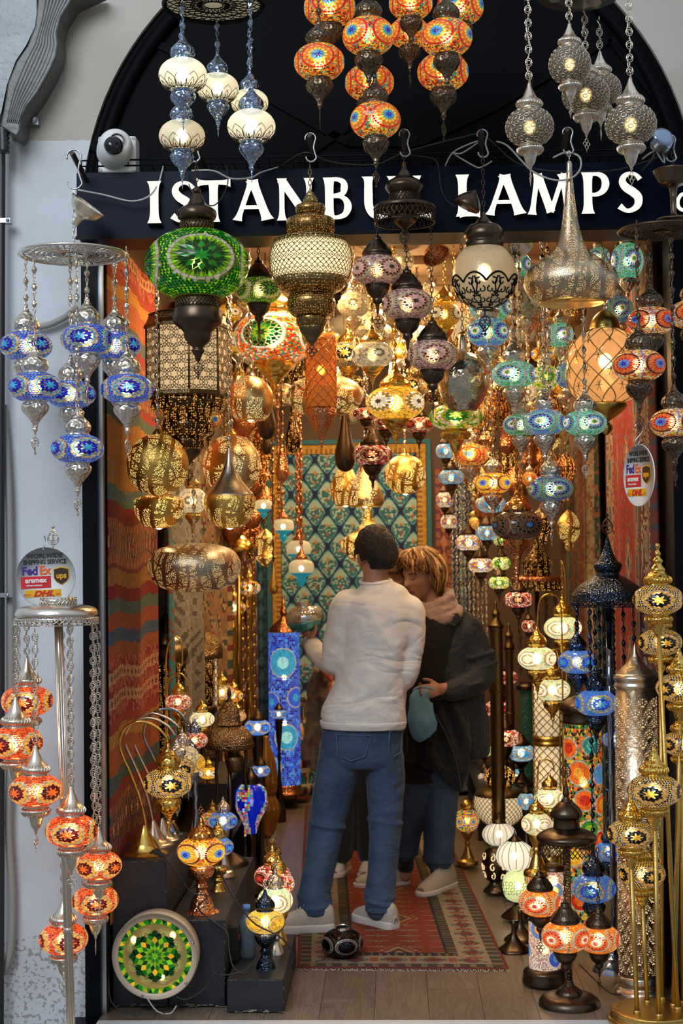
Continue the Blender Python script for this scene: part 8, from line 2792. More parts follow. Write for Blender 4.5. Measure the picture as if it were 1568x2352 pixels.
# ------------------------------------------------------------------ people
M['skin'] = plain('skin', (.46, .22, .13), .5, var=(30, .10))
M['skin_w'] = plain('fair_skin', (.52, .27, .18), .5, var=(30, .10))
M['lips'] = plain('lips', (.38, .10, .08), .45)
M['brow'] = plain('brow_hair', (.10, .06, .035), .8)
M['hair_black'] = plain('short_black_hair', (.010, .008, .007), .55, bump=('noise', 260, .9))
M['hair_brown'] = plain('brown_hair', (.16, .075, .03), .5, bump=('noise', 120, .6))
def knit(name, col, wr=1.0, fine=400, rough=.9, sheen=.3, fold_sc=7.0, var=None):
 """cloth with soft creases running across it"""
 b = N(name)
 p = b.n('BsdfPrincipled')
 p.inputs['Base Color'].default_value = (*col, 1)
 p.inputs['Roughness'].default_value = rough
 p.inputs['Sheen Weight'].default_value = sheen
 tc = b.n('TexCoord')
 mp = b.n('Mapping')
 mp.inputs['Rotation'].default_value = (.3, .5, .4)
 mp.inputs['Scale'].default_value = (1.0, 1.0, 1.9)
 b.l(tc.outputs['Object'], mp.inputs[0])
 n1 = b.n('TexNoise', Scale=fold_sc, Detail=2.0, Distortion=1.2)
 b.l(mp.outputs[0], n1.inputs['Vector'])
 n2 = b.n('TexNoise', Scale=fine, Detail=1.0)
 b.l(tc.outputs['Object'], n2.inputs['Vector'])
 rdg = b.math('ABSOLUTE', b.math('SUBTRACT', n1.outputs[0], 0.5))
 b1 = b.n('Bump', Strength=min(1.0, .42 * wr), Distance=.035)
 b.l(b.math('MULTIPLY', rdg, 1.0), b1.inputs['Height'])
 b2 = b.n('Bump', Strength=.3, Distance=.001)
 b.l(n2.outputs[0], b2.inputs['Height'])
 b.l(b1.outputs[0], b2.inputs['Normal'])
 b.l(b2.outputs[0], p.inputs['Normal'])
 if var:
  n3 = b.n('TexNoise', Scale=var[0], Detail=3.0)
  b.l(tc.outputs['Object'], n3.inputs['Vector'])
  r = b.n('ValToRGB')
  r.color_ramp.elements[0].position = .35
  r.color_ramp.elements[1].position = .7
  r.color_ramp.elements[0].color = (*col, 1)
  r.color_ramp.elements[1].color = (*var[1], 1)
  b.l(n3.outputs[0], r.inputs[0])
  b.l(r.outputs[0], p.inputs['Base Color'])
 return b.done(p.outputs[0])
M['sweater'] = knit('cream_sweatshirt', (.84, .80, .73), 1.4, 500, fold_sc=3.6)
M['denim'] = knit('blue_denim', (.028, .058, .115), .7, 700, .8, .1, 6.0, (5, (.060, .110, .19)))
M['denim_dark'] = knit('dark_denim_jacket', (.016, .019, .026), 1.0, 500, .75, .1, 8.0)
M['black_cloth'] = knit('black_cloth', (.006, .006, .007), .8, 500, .9, .1, 8.0)
M['taupe'] = knit('taupe_coat', (.16, .12, .09), .9, 500, .9, .2, 6.0)
M['black_trouser'] = knit('black_trousers', (.012, .012, .016), .6, 500)
M['scarf'] = knit('dusty_pink_scarf', (.34, .22, .20), .6, 300, .95, .4, 9.0)
M['pink_cloth'] = knit('coral_cloth', (.55, .08, .08), .7, 300)
M['shoe'] = plain('beige_suede', (.52, .46, .38), .8, bump=('noise', 90, .3))
M['sole'] = plain('white_rubber', (.74, .70, .64), .55)
M['lace'] = plain('white_lace', (.7, .67, .6), .8)
def loft(b, secs, side=Vector((1, 0, 0)), seg=20):
 """closed tube through (centre, half width along side, half depth)"""
 n0 = len(b.v)
 n = len(secs)
 for i, (c, a_, d_) in enumerate(secs):
  t = Vector(secs[min(i + 1, n - 1)][0]) - Vector(secs[max(i - 1, 0)][0])
  t.normalize()
  s_ = side - t * side.dot(t)
  if s_.length < .05:
   s_ = t.orthogonal()
  s_.normalize()
  f_ = t.cross(s_)
  for k in range(seg):
   g = 2 * pi * k / seg
   b.v.append(tuple(Vector(c) + s_ * (a_ * cos(g)) + f_ * (d_ * sin(g))))
 for i in range(n - 1):
  for k in range(seg):
   a, e = n0 + i * seg + k, n0 + i * seg + (k + 1) % seg
   b.face((a, e, e + seg, a + seg))
 b.face(tuple(n0 + k for k in range(seg))[::-1])
 b.face(tuple(n0 + (n - 1) * seg + k for k in range(seg)))
def sm(secs, sub=3):
 q = catmull([(*s[0], s[1], s[2]) for s in secs], sub)
 return [(Vector(x[:3]), max(x[3], .002), max(x[4], .002)) for x in q]
def limb(b, pts, sub=3, seg=16, squash=1.0):
 """pts: (point, radius)"""
 loft(b, sm([(p, r, r * squash) for p, r in pts], sub), seg=seg)
 for p, r in (pts[0], pts[-1]):
  ball(b, p, (r * .98,) * 3)
def ball(b, c, r, seg=14, rot=None):
 n0 = len(b.v)
 rows = 9
 for i in range(rows + 1):
  th = pi * i / rows
  for k in range(seg):
   g = 2 * pi * k / seg
   v = Vector((r[0] * sin(th) * cos(g), r[1] * sin(th) * sin(g), r[2] * cos(th)))
   if rot is not None:
    v = rot @ v
   b.v.append(tuple(Vector(c) + v))
 for i in range(rows):
  for k in range(seg):
   a, e = n0 + i * seg + k, n0 + i * seg + (k + 1) % seg
   b.face((a, a + seg, e + seg, e))
def fuse(b, name, mat, parent, voxel=.007, smooth_it=6, factor=.5, disp=None):
 """weld the overlapping volumes into one continuous skin"""
 o = b.build(name, mat, parent)
 r = o.modifiers.new('weld', 'REMESH')
 r.mode = 'VOXEL'
 r.voxel_size = voxel
 r.use_smooth_shade = True
 s_ = o.modifiers.new('soften', 'SMOOTH')
 s_.iterations = smooth_it
 s_.factor = factor
 if disp:
  for sc_, st_ in disp:
   tx = bpy.data.textures.new('folds', 'CLOUDS')
   tx.noise_scale = sc_
   tx.noise_depth = 2
   d = o.modifiers.new('folds', 'DISPLACE')
   d.texture = tx
   d.strength = st_
   d.mid_level = .5
 return o
def gz(x, s):
 return exp(-(x * x) / (2 * s * s))
def head_surface(b, c, fwd, up, size=1.0, grow=0.0, keep=None, chin=1.0, nseg=44, nrow=34, noisef=None):
 """a head with brow, sockets, nose, cheeks, lips, chin and jaw; fwd is where the face looks"""
 f = Vector(fwd).normalized()
 u = (Vector(up) - f * Vector(up).dot(f)).normalized()
 r = f.cross(u)
 n0 = len(b.v)
 idx = {}
 for i in range(nrow + 1):
  el = pi / 2 - pi * i / nrow
  for k in range(nseg):
   az = 2 * pi * k / nseg
   dx, dy, dz = cos(el) * sin(az), cos(el) * cos(az), sin(el)
   R_ = 1 / sqrt((dx / .077) ** 2 + (dy / .096) ** 2 + (dz / .118) ** 2)
   a_ = (az + pi) % (2 * pi) - pi
   A, E_ = math.degrees(a_), math.degrees(el)
   if grow == 0 and abs(A) < 100:
    R_ += .026 * gz(A, 7) * gz(E_ + 9, 6) + .012 * gz(A, 5) * gz(E_ - 3, 9)          # nose
    R_ -= .009 * (gz(A - 21, 9) + gz(A + 21, 9)) * gz(E_ - 7, 6)                     # eye sockets
    R_ += .005 * gz(A, 30) * gz(E_ - 18, 6)                                          # brow
    R_ += .005 * (gz(A - 36, 13) + gz(A + 36, 13)) * gz(E_ + 12, 10)                 # cheeks
    R_ += .008 * gz(A, 13) * gz(E_ + 29, 4) + .007 * gz(A, 12) * gz(E_ + 36, 3.5)    # lips
    R_ -= .004 * gz(A, 14) * gz(E_ + 32.5, 1.8)
    R_ += .014 * chin * gz(A, 18) * gz(E_ + 52, 10)                                  # chin
   R_ += grow
   if noisef:
    R_ += noisef(A, E_)
   # jaw narrows towards the chin
   v = r * (dx * R_) + f * (dy * R_) + u * (dz * R_)
   if dz < 0:
    v -= r * (dx * R_) * .22 * min(1, -dz * 1.5)
   b.v.append(tuple(Vector(c) + v * size))
   idx[(i, k)] = (A, E_)
 for i in range(nrow):
  for k in range(nseg):
   if keep and not keep(*idx[(i, k)]):
    continue
   a, e = n0 + i * nseg + k, n0 + i * nseg + (k + 1) % nseg
   b.face((a, a + nseg, e + nseg, e))
 return f, u, r
def on_head(c, f, u, r, A, E_, R_, size=1.0):
 A, E_ = radians(A), radians(E_)
 v = r * (cos(E_) * sin(A)) + f * (cos(E_) * cos(A)) + u * sin(E_)
 q = 1 / sqrt((cos(E_) * sin(A) / .077) ** 2 + (cos(E_) * cos(A) / .096) ** 2 + (sin(E_) / .118) ** 2)
 return Vector(c) + v * (q + R_) * size
def ear(b, c, f, u, r, side, size=1.0):
 p = Vector(c) + r * side * .080 * size - f * .004 - u * .004
 rot = Matrix((r * side, f, u)).transposed()
 ball(b, p, (.013 * size, .021 * size, .034 * size), rot=rot)
 ball(b, p - u * .022 * size + f * .003, (.007 * size, .010 * size, .012 * size), rot=rot)
def shoe(E, toe, heel, name='shoe', w=.052, hgt=.085, sole_h=.030, laces=True, mat_='shoe'):
 """sneaker with thick sole; toe and heel are floor points"""
 toe, heel = Vector(toe), Vector(heel)
 d = toe - heel
 L = d.length
 d.normalize()
 s_ = Vector((-d.y, d.x, 0))
 out = []
 prof = [(0, .45), (.04, .70), (.12, .80), (.3, .80), (.5, .84), (.68, 1.0), (.82, .98), (.93, .72), (1.0, .30)]
 for t, w_ in prof:
  out.append((t, w_))
 base = Vector((heel.x, heel.y, 0)) - E.location
 ring_ = [base + d * (t * L) + s_ * (w_ * w) for t, w_ in out] + [base + d * (t * L) - s_ * (w_ * w) for t, w_ in out[::-1]]
 z0 = heel.z - 0
 b = MB()
 b.extrude([p + Vector((0, 0, z0)) for p in ring_][::-1], (0, 0, sole_h))
 root = put(name, None, E)
 o = b.build('sole', 'sole', root, False)
 m = o.modifiers.new('b', 'BEVEL')
 m.width = .008
 m.segments = 3
 for p_ in o.data.polygons:
  p_.use_smooth = True
 b = MB()
 secs = []
 for t, w_, h_ in ((-.005, .16, .020), (.004, .40, .050), (.03, .58, .070), (.09, .72, .080), (.2, .76, .085), (.34, .76, .082), (.48, .78, .068), (.62, .88, .052), (.76, .90, .040), (.88, .76, .030), (.965, .42, .018)):
  c_ = base + d * (t * L) + Vector((0, 0, z0 + sole_h * .8))
  secs.append((c_, w_ * w, h_ * hgt / .085))
 for i in range(len(secs) - 1):
  pass
 n0 = 0
 seg = 16
 for c_, a_, h_ in secs:
  for k in range(seg):
   g = 2 * pi * k / seg
   b.v.append(tuple(c_ + s_ * (a_ * cos(g)) + Vector((0, 0, max(0, sin(g)) ** .8 * h_))))
 for i in range(len(secs) - 1):
  for k in range(seg):
   a, e = i * seg + k, i * seg + (k + 1) % seg
   b.face((a, e, e + seg, a + seg))
 b.face(tuple(range(seg)))
 b.face(tuple((len(secs) - 1) * seg + k for k in range(seg))[::-1])
 o = b.build('upper', mat_, root)
 o.modifiers.new('s', 'SUBSURF').render_levels = 1
 if laces:
  b = MB()
  for i in range(5):
   t = .42 + i * .055
   c_ = base + d * (t * L) + Vector((0, 0, z0 + sole_h * .8 + (.076 - i * .0085) * hgt / .085 + .002))
   b.tube([c_ - s_ * .018 - Vector((0, 0, .006)), c_, c_ + s_ * .018 - Vector((0, 0, .006))], .0024, 5)
   b.tube([c_ - s_ * .016 - Vector((0, 0, .005)), c_ + s_ * .016 - Vector((0, 0, .005)) + d * .016], .0022, 5)
  b.build('laces', 'lace', root)
 return root
def fingers(b, wrist, palm_dir, nrm, spread, lens, curl, r0=.0088, thumb=None):
 """four unequal bent fingers from the end of the palm and a thumb leaving its side"""
 pd = Vector(palm_dir).normalized()
 nn = Vector(nrm).normalized()
 sd = pd.cross(nn).normalized()
 pc = Vector(wrist) + pd * .045
 loft(b, [(Vector(wrist), .026, .018), (pc, .038, .016), (Vector(wrist) + pd * .085, .040, .013)], side=sd, seg=12)
 for i in range(4):
  p = Vector(wrist) + pd * .082 + sd * (i - 1.5) * .0195
  dv = pd.copy()
  pts = [(p - pd * .01, r0)]
  ax = sd
  for j in range(3):
   L = lens[i] * (.45, .32, .23)[j]
   dv = (Matrix.Rotation(curl[j], 3, ax) @ dv).normalized()
   p = p + dv * L
   pts.append((p, r0 * (1 - .1 * (j + 1))))
  limb(b, pts, 2, 8)
 t0 = Vector(wrist) + pd * .025 + sd * spread * .030
 if thumb is None:
  thumb = (pd * .6 + sd * spread * .8 - nn * .3).normalized()
 limb(b, [(t0, .011), (t0 + thumb * .035, .010), (t0 + (thumb + pd * .3).normalized() * .062, .0085)], 2, 8)
def rel(E, px, py, Y):
 return P(px, py, Y) - E.location
# ---- man in the cream sweatshirt, seen from behind
YM = 6.70
E = thing('person', 'man seen from behind in cream sweatshirt and blue jeans holding up a glass globe', 'person', (P(825, 2117, YM).x, YM, .010))
R = lambda x, y, Y=YM: rel(E, x, y, Y)
hc = R(862, 1277, YM + .03)
fm = Vector((-.52, .85, -.10))
b = MB()
head_surface(b, hc, fm, (0, 0, 1), .99)
f_, u_, r_ = fm.normalized(), None, None
u_ = (Vector((0, 0, 1)) - f_ * f_.z).normalized()
r_ = f_.cross(u_)
for sd in (-1, 1):
 ear(b, hc, f_, u_, r_, sd)
limb(b, [(R(860, 1300, YM + .02), .054), (R(863, 1335), .057), (R(865, 1365), .070)], 2)
loft(b, sm([(R(866, 1350), .08, .06), (R(868, 1390), .12, .07), (R(866, 1450), .12, .09), (R(850, 1580), .12, .09), (R(834, 1680), .15, .11), (R(832, 1730), .15, .10)]))
limb(b, [(R(805, 1398), .045), (R(770, 1500), .042), (R(762, 1525), .042), (R(730, 1498, YM + .14), .034), (R(710, 1478, YM + .20), .028)])
limb(b, [(R(940, 1405), .05), (R(942, 1500), .045), (R(928, 1555), .042), (R(905, 1545, YM + .15), .034), (R(885, 1510, YM + .28), .028)])
limb(b, [(R(788, 1730), .08), (R(752, 1890), .055), (R(724, 2090, 6.58), .036), (R(724, 2110, 6.58), .036)])
limb(b, [(R(878, 1730), .08), (R(882, 1890), .055), (R(876, 2080, 6.63), .036), (R(876, 2105, 6.63), .036)])
wr = R(712, 1480, YM + .20)
fingers(b, wr, Vector((-.35, .10, 1.0)), Vector((.8, .5, .3)), -1, (.072, .080, .074, .058), (-.25, -.35, -.35), .0088, thumb=Vector((.55, -.35, .75)).normalized())
wr2 = R(885, 1510, YM + .28)
fingers(b, wr2, Vector((-.7, .6, .1)), Vector((0, 0, 1)), 1, (.072, .080, .074, .058), (.4, .6, .5))
fuse(b, 'body', 'skin', E, .0055, 3)
# hair: short, cut above the ears and nape
b = MB()
head_surface(b, hc, fm, (0, 0, 1), .99, .008, keep=lambda A, E_: (abs(A) > 128 and E_ > -36) or (abs(A) > 104 and E_ > -12) or (abs(A) > 76 and E_ > 10) or (E_ > 36 and abs(A) < 100), nseg=60, nrow=44,
    noisef=lambda A, E_: .004 * sin(A * .31) * cos(E_ * .4) + .006 * (1 if E_ > 55 else 0) * sin(A * .1 + 1) - .008 * max(0, (-E_ - 12) / 22) * (1 if abs(A) > 90 else 0))
o = b.build('hair', 'hair_black', E)
sd_ = o.modifiers.new('t', 'SOLIDIFY')
sd_.thickness = .012
sd_.offset = -1
# sweatshirt
b = MB()
loft(b, sm([(R(863, 1335), .070, .064), (R(864, 1341), .078, .068), (R(866, 1353), .104, .078), (R(868, 1366), .138, .092), (R(868, 1392), .168, .115), (R(867, 1450), .158, .130), (R(860, 1520), .150, .132), (R(850, 1580), .162, .130),
   (R(841, 1625), .180, .135), (R(836, 1650), .188, .138), (R(834, 1664), .184, .134)]), seg=28)
limb(b, [(R(800, 1392), .078), (R(783, 1440), .070), (R(772, 1490), .064), (R(765, 1518), .062), (R(752, 1518, YM + .07), .056), (R(732, 1500, YM + .14), .048), (R(720, 1486, YM + .18), .044)], 3)
limb(b, [(R(938, 1402), .072), (R(944, 1450), .064), (R(938, 1515), .060), (R(926, 1556), .058), (R(905, 1545, YM + .14), .05), (R(888, 1520, YM + .25), .042)], 3)
fuse(b, 'sweatshirt', 'sweater', E, .007, 14, .5, [(.10, .016)])
b = MB()   # ribbed hem, collar and cuff
loft(b, sm([(R(834, 1655), .190, .140), (R(834, 1662), .190, .140), (R(834, 1672), .182, .134)]), seg=36)
b.build('hem', 'sweater', E)
b = MB()
cc = R(863, 1334)
b.tube([cc + Vector((.068 * cos(g), .062 * sin(g), .012 * sin(g) - .002)) for g in [2 * pi * k / 28 for k in range(28)]], .008, 8, closed=True)
b.build('collar', 'sweater', E)
b = MB()
c0_, c1_ = R(722, 1487, YM + .175), R(713, 1480, YM + .20)
limb(b, [(c0_, .041), (c1_, .036)], 1)
b.build('cuff', 'sweater', E)
b = MB()
d_ = (c1_ - c0_).normalized()
q1 = d_.orthogonal().normalized()
q2 = d_.cross(q1)
wc = R(709, 1476, YM + .205)
b.tube([wc + (q1 * cos(g) + q2 * sin(g)) * .034 for g in [2 * pi * k / 20 for k in range(20)]], .0055, 6, closed=True)
b.build('wristwatch', 'steel', E)
# jeans
b = MB()
loft(b, sm([(R(834, 1640), .160, .108), (R(832, 1680), .176, .120), (R(831, 1720), .180, .124), (R(832, 1748), .172, .118), (R(832, 1762), .150, .100)]), seg=24)
limb(b, [(R(786, 1735), .098), (R(772, 1790), .092), (R(757, 1860), .080), (R(745, 1930, 6.67), .073), (R(732, 2000, 6.63), .069), (R(722, 2050, 6.60), .069), (R(722, 2090, 6.58), .066)], 3)
limb(b, [(R(878, 1735), .094), (R(884, 1790), .086), (R(885, 1860), .076), (R(883, 1930, 6.69), .069), (R(878, 2000, 6.66), .065), (R(873, 2050, 6.64), .067), (R(872, 2084, 6.63), .062)], 3)
for (x, y, s2, ww) in ((722, 2058, 6.60, .070), (723, 2078, 6.585, .068), (873, 2052, 6.64, .066), (872, 2070, 6.63, .064), (752, 1895, 6.68, .078), (884, 1885, 6.70, .073)):
 c_ = R(x, y, s2)
 b.tube([c_ + Vector((ww * cos(g), ww * sin(g), .012 * sin(g * 1 + x))) for g in [2 * pi * k / 20 for k in range(20)]], .008, 6, closed=True)
fuse(b, 'jeans', 'denim', E, .007, 5, .5, [(.07, .010)])
M['seam'] = plain('denim_seam', (.10, .17, .28), .9)
M['seam_dark'] = plain('dark_denim_edge', (.012, .035, .10), .9)
for nm, ptsx in (('back_pocket', [(772, 1688), (776, 1735), (806, 1748), (838, 1738), (852, 1690)]), ('back_pocket', [(895, 1680), (892, 1725), (905, 1738), (920, 1728), (924, 1672)])):
 b = MB()
 def bk(x, y, yy=.0):
  u = (x - 831) / 97
  return R(x, y, YM - .126 * sqrt(max(.02, 1 - u * u)) - .004)
 pl_ = [tuple(bk(x, y)) for x, y in ptsx]
 b.tube(pl_ + [pl_[0]], .0022, 5)
 b.build(nm, 'seam', E)
for nm, pts in (('side_seam', [(738, 1700), (722, 1800), (708, 1890), (700, 1980), (690, 2060)]), ('hem_seam', None)):
 if pts:
  b = MB()
  b.tube(catmull([tuple(R(x, y, YM - .045)) for x, y in pts], 4), .002, 5)
  b.build(nm, 'seam', E)
for (x, y, s2, ww) in ((722, 2092, 6.58, .0665), (872, 2086, 6.63, .0625)):
 b = MB()
 c_ = R(x, y, s2)
 b.lathe([(ww, -.010), (ww + .002, -.006), (ww + .001, .012)], 28, caps=False, off=tuple(c_))
 b.build('turned_hem', 'denim', E)
shoe(E, (P(618, 2120, 6.54).x, 6.53, 0), (P(768, 2120, 6.56).x, 6.57, 0), w=.055, hgt=.10, sole_h=.042)
shoe(E, (P(815, 2100, 6.74).x, 6.78, 0), (P(908, 2120, 6.60).x, 6.575, 0), w=.052, hgt=.095, sole_h=.040)
# glass globe he is holding
Yg = YM + .22
E, zb_, kx, zf = turned('glass_globe', 'melon ribbed silver to turquoise glass globe held in the man\'s left hand', 'lamp shade', 704, Yg, [
 ('neck', 'silver_smooth', [(17, 1381), (16, 1386), (15, 1392)], dict(caps=False)),
 ('upper_glass', plain('silvered_glass', (.60, .62, .58), .12, .8), [(15, 1391), (28, 1396), (38, 1406), (42, 1418), (41, 1428)], dict(ribs=(22, .07, .7), seg=66, sub=3)),
 ('lower_glass', plain('turquoise_silvered_glass', (.10, .40, .42), .12, .6), [(41, 1428), (36, 1440), (26, 1448), (14, 1452), (0, 1453)], dict(ribs=(22, .07, .7), seg=66, sub=3))], refy=1418)
for ch in E.children:
 ch.rotation_euler = (0, radians(-7), 0)
# ---- woman with blonde hair and black jacket
YW = 7.42
E = thing('person', 'blonde woman with pink scarf, black jacket and jeans looking down, blue bag on her hand', 'person', (P(985, 2040, YW).x, YW, .010))
R = lambda x, y, Y=YW: rel(E, x, y, Y)
hc = R(968, 1322, YW)
fw = Vector((-.74, -.64, -.26))
b = MB()
head_surface(b, hc, fw, (0, 0, 1), 1.0)
f_ = fw.normalized()
u_ = (Vector((0, 0, 1)) - f_ * f_.z).normalized()
r_ = f_.cross(u_)
for sd in (-1, 1):
 ear(b, hc, f_, u_, r_, sd, .95)
limb(b, [(R(985, 1345, YW + .03), .052), (R(1000, 1400, YW + .02), .056), (R(1010, 1430), .07)], 2)
loft(b, sm([(R(1008, 1425), .07, .05), (R(1022, 1460), .10, .07), (R(1020, 1560), .11, .08), (R(1005, 1700), .11, .08), (R(1000, 1790), .11, .08)]))
limb(b, [(R(1075, 1452), .045), (R(1112, 1548, YW - .05), .04), (R(1060, 1575, YW - .14), .034), (R(1015, 1583, YW - .20), .028)])
limb(b, [(R(960, 1452), .045), (R(945, 1540, YW + .02), .04), (R(960, 1600, YW - .10), .03)])
limb(b, [(R(965, 1790), .070), (R(941, 1880, 7.44), .048), (R(930, 1990, 7.47), .034), (R(930, 2010, 7.47), .034)])
limb(b, [(R(1018, 1790), .070), (R(1010, 1890, 7.41), .050), (R(1009, 2000, 7.40), .034), (R(1010, 2020, 7.40), .034)])
wr = R(1015, 1582, YW - .20)
fingers(b, wr, Vector((-1.0, -.15, -.15)), Vector((.1, -.9, .5)), 1, (.062, .068, .063, .050), (.55, .8, .6), .0085)
fuse(b, 'body', 'skin_w', E, .005, 2)
# face details
for sd in (-1, 1):
 b = MB()
 b.tube([on_head(hc, f_, u_, r_, sd * a, e, .0015) for a, e in ((13, 5.5), (18, 3.2), (24, 3.4), (29, 6.0))], .0018, 5)
 b.build('eyelid', 'brow', E)
 b = MB()
 b.tube([on_head(hc, f_, u_, r_, sd * a, e, .006) for a, e in ((10, 17), (18, 20), (27, 19), (33, 15))], [.0016, .003, .0026, .001], 5)
 b.build('eyebrow', 'brow', E)
b = MB()
for e0, rr in ((-29, .0040), (-34.5, .0046)):
 b.tube([on_head(hc, f_, u_, r_, a, e0 + .02 * abs(a) * (1 if e0 < -31 else -1), .0085 - abs(a) * .00025) for a in (-15, -9, -4, 0, 4, 9, 15)], [rr * .4, rr, rr, rr, rr, rr, rr * .4], 6)
b.build('lips', 'lips', E)
# layered bob
b = MB()
head_surface(b, hc, fw, (0, 0, 1), 1.0, .014, keep=lambda A, E_: (abs(A) > 92 and E_ > -42) or (E_ > 40) or (abs(A) > 66 and E_ > 20), nseg=48, nrow=36)
o = b.build('hair', 'hair_brown', E)
o.modifiers.new('t', 'SOLIDIFY').thickness = .012
rnd = random.Random(6)
BL = [hx('c79a5c'), hx('a87640'), hx('7a5028'), hx('dcb87c'), hx('5c3a1c'), hx('b88848')]
M['locks'] = painted('hair_locks', .45)
b = MB()
for i in range(300):
 A1 = rnd.uniform(-180, 180)
 side_ = abs(A1)
 A0 = A1 + rnd.uniform(-22, 22)
 start = rnd.uniform(58, 88)
 end = -50 if side_ > 88 else (-26 if side_ > 70 else (36 if side_ < 35 else 22))
 end += rnd.uniform(-10, 10)
 g0 = rnd.uniform(.012, .026)
 pts, rad = [], []
 for j in range(9):
  t = j / 8
  e_ = start + (end - start) * t
  a_ = A0 + (A1 - A0) * t + 6 * sin(t * 5 + i)
  pts.append(on_head(hc, f_, u_, r_, a_, e_, g0 + .016 * sin(pi * t) + .010 * (t > .9)))
  rad.append(.0060 * (1 - .75 * t ** 3) * (.5 + .5 * min(1, t * 4)))
 b.tube(pts, rad, 5, col=jit(rnd.choice(BL[:4]) if rnd.random() > .3 else BL[4], rnd, .2))
b.build('hair_strands', 'locks', E, kind='stuff')
b = MB()
ep = hc + r_ * .088 - u_ * .040 + f_ * .004
ball(b, ep if ep.y < (hc - r_ * .088).y else hc - r_ * .088 - u_ * .040 + f_ * .004, (.011, .007, .012))
b.build('earring', plain('pearl_disc', (.75, .66, .70), .3), E)
# scarf: three wound rolls
b = MB()
for (cx_, cy_, rx_, ry_, rr, tl) in ((1000, 1398, .078, .085, .030, .25), (1006, 1412, .092, .092, .032, .12), (1000, 1380, .070, .072, .026, .4), (996, 1420, .085, .090, .024, -.05)):
 c_ = R(cx_, cy_, YW - .005)
 b.tube([c_ + Vector((rx_ * cos(g), ry_ * sin(g), tl * rx_ * cos(g) - .020 * sin(g) * -1)) for g in [2 * pi * k / 26 for k in range(26)]], [rr * (1 + .18 * sin(k * 1.9)) for k in range(26)], 10, closed=True)
fuse(b, 'scarf', 'scarf', E, .006, 3, .5, [(.03, .010)])
# black top and jacket
b = MB()
loft(b, sm([(R(1000, 1405, YW), .10, .085), (R(1000, 1425, YW - .01), .125, .105), (R(990, 1450, YW - .02), .13, .115), (R(982, 1530, YW - .02), .12, .12), (R(980, 1620, YW - .02), .125, .125), (R(980, 1720, YW - .01), .14, .125), (R(985, 1790), .15, .11)]))
fuse(b, 'black_top', 'black_cloth', E, .008, 4)
b = MB()
loft(b, sm([(R(1024, 1410, YW + .03), .085, .085), (R(1030, 1432, YW + .03), .125, .10), (R(1036, 1470, YW + .03), .145, .118), (R(1036, 1540, YW + .02), .145, .13), (R(1040, 1620, YW + .01), .160, .135), (R(1048, 1700), .165, .13), (R(1050, 1740), .150, .12), (R(1052, 1752), .12, .10)]))
limb(b, [(R(1074, 1448), .078), (R(1092, 1492, YW - .01), .076), (R(1108, 1540, YW - .05), .072), (R(1094, 1562, YW - .09), .068), (R(1060, 1578, YW - .14), .058), (R(1034, 1588, YW - .18), .050)], 3)
for (x, y, yy, rr) in ((1098, 1505, YW - .03, .078), (1104, 1530, YW - .05, .077), (1080, 1572, YW - .12, .066)):
 c_ = R(x, y, yy)
 b.tube([c_ + Vector((rr * cos(g), rr * sin(g), .02 * cos(g))) for g in [2 * pi * k / 20 for k in range(20)]], .009, 6, closed=True)
fuse(b, 'jacket', 'denim_dark', E, .007, 5, .5, [(.06, .014)])
b = MB()
for pts in ([(1022, 1412, -.11), (1050, 1408, -.09), (1062, 1420, -.06), (1046, 1438, -.10), (1024, 1432, -.12)],):
 b.extrude([R(x, y, YW + dy) for x, y, dy in pts][::-1], (0, .012, 0))
b.build('jacket_collar', 'denim_dark', E, False)
# jeans and shoes
b = MB()
limb(b, [(R(965, 1760), .095), (R(952, 1820), .080), (R(940, 1890, 7.44), .068), (R(930, 1952, 7.46), .062)], 3)
limb(b, [(R(1016, 1760), .100), (R(1012, 1830), .086), (R(1009, 1900, 7.40), .078), (R(1007, 1968, 7.40), .075)], 3)
loft(b, sm([(R(1000, 1720), .16, .11), (R(1000, 1770), .165, .12), (R(1000, 1800), .15, .10)]))
fuse(b, 'jeans', 'denim', E, .007, 4, .5, [(.07, .008)])
for (x, y, s2) in ((930, 1957, 7.46), (1007, 1972, 7.40)):
 b = MB()
 c_ = R(x, y, s2)
 b.lathe([(.064 if x < 1000 else .077, -.012), (.066 if x < 1000 else .079, 0), (.065 if x < 1000 else .078, .012)], 26, caps=False, off=tuple(c_))
 b.build('turned_hem', 'denim', E)
 b = MB()
 limb(b, [(c_ + Vector((0, .01, .02)), .043), (c_ + Vector((0, .01, -.07)), .043)], 1)
 b.build('sock', 'black_trouser', E)
shoe(E, (P(962, 2055, 7.22).x, 7.20, 0), (P(1040, 2020, 7.5).x, 7.47, 0), w=.052, hgt=.10, sole_h=.030)
shoe(E, (P(812, 2030, 7.45).x, 7.42, 0), (P(940, 2020, 7.5).x, 7.50, 0), w=.050, hgt=.10, sole_h=.028)
# dark coat draped over her forearm
E2 = thing('draped_coat', 'black coat hanging over the woman\'s forearm down to her knees', 'coat', tuple(P(1020, 1825, YW - .20)))
R2 = lambda x, y, Y=YW - .20: P(x, y, Y) - E2.location
b = MB()
b.extrude([R2(x, y, YW - .17) for x, y in [(960, 1612), (1000, 1606), (1050, 1612), (1075, 1640), (1082, 1700), (1072, 1760), (1060, 1826), (1040, 1812), (1000, 1776), (950, 1752), (918, 1748), (925, 1680)]][::-1], (0, .05, 0))
for pts in ([(1000, 1612), (1030, 1690), (1058, 1800)], [(960, 1630), (975, 1690), (1010, 1770)], [(1040, 1620), (1070, 1700), (1064, 1780)], [(940, 1660), (945, 1710), (940, 1745)]):
 b.tube(catmull([tuple(R2(x, y, YW - .18)) for x, y in pts], 4), .022, 8)
fuse(b, 'cloth', 'black_cloth', E2, .008, 8, .6, [(.05, .014)])
b = MB()
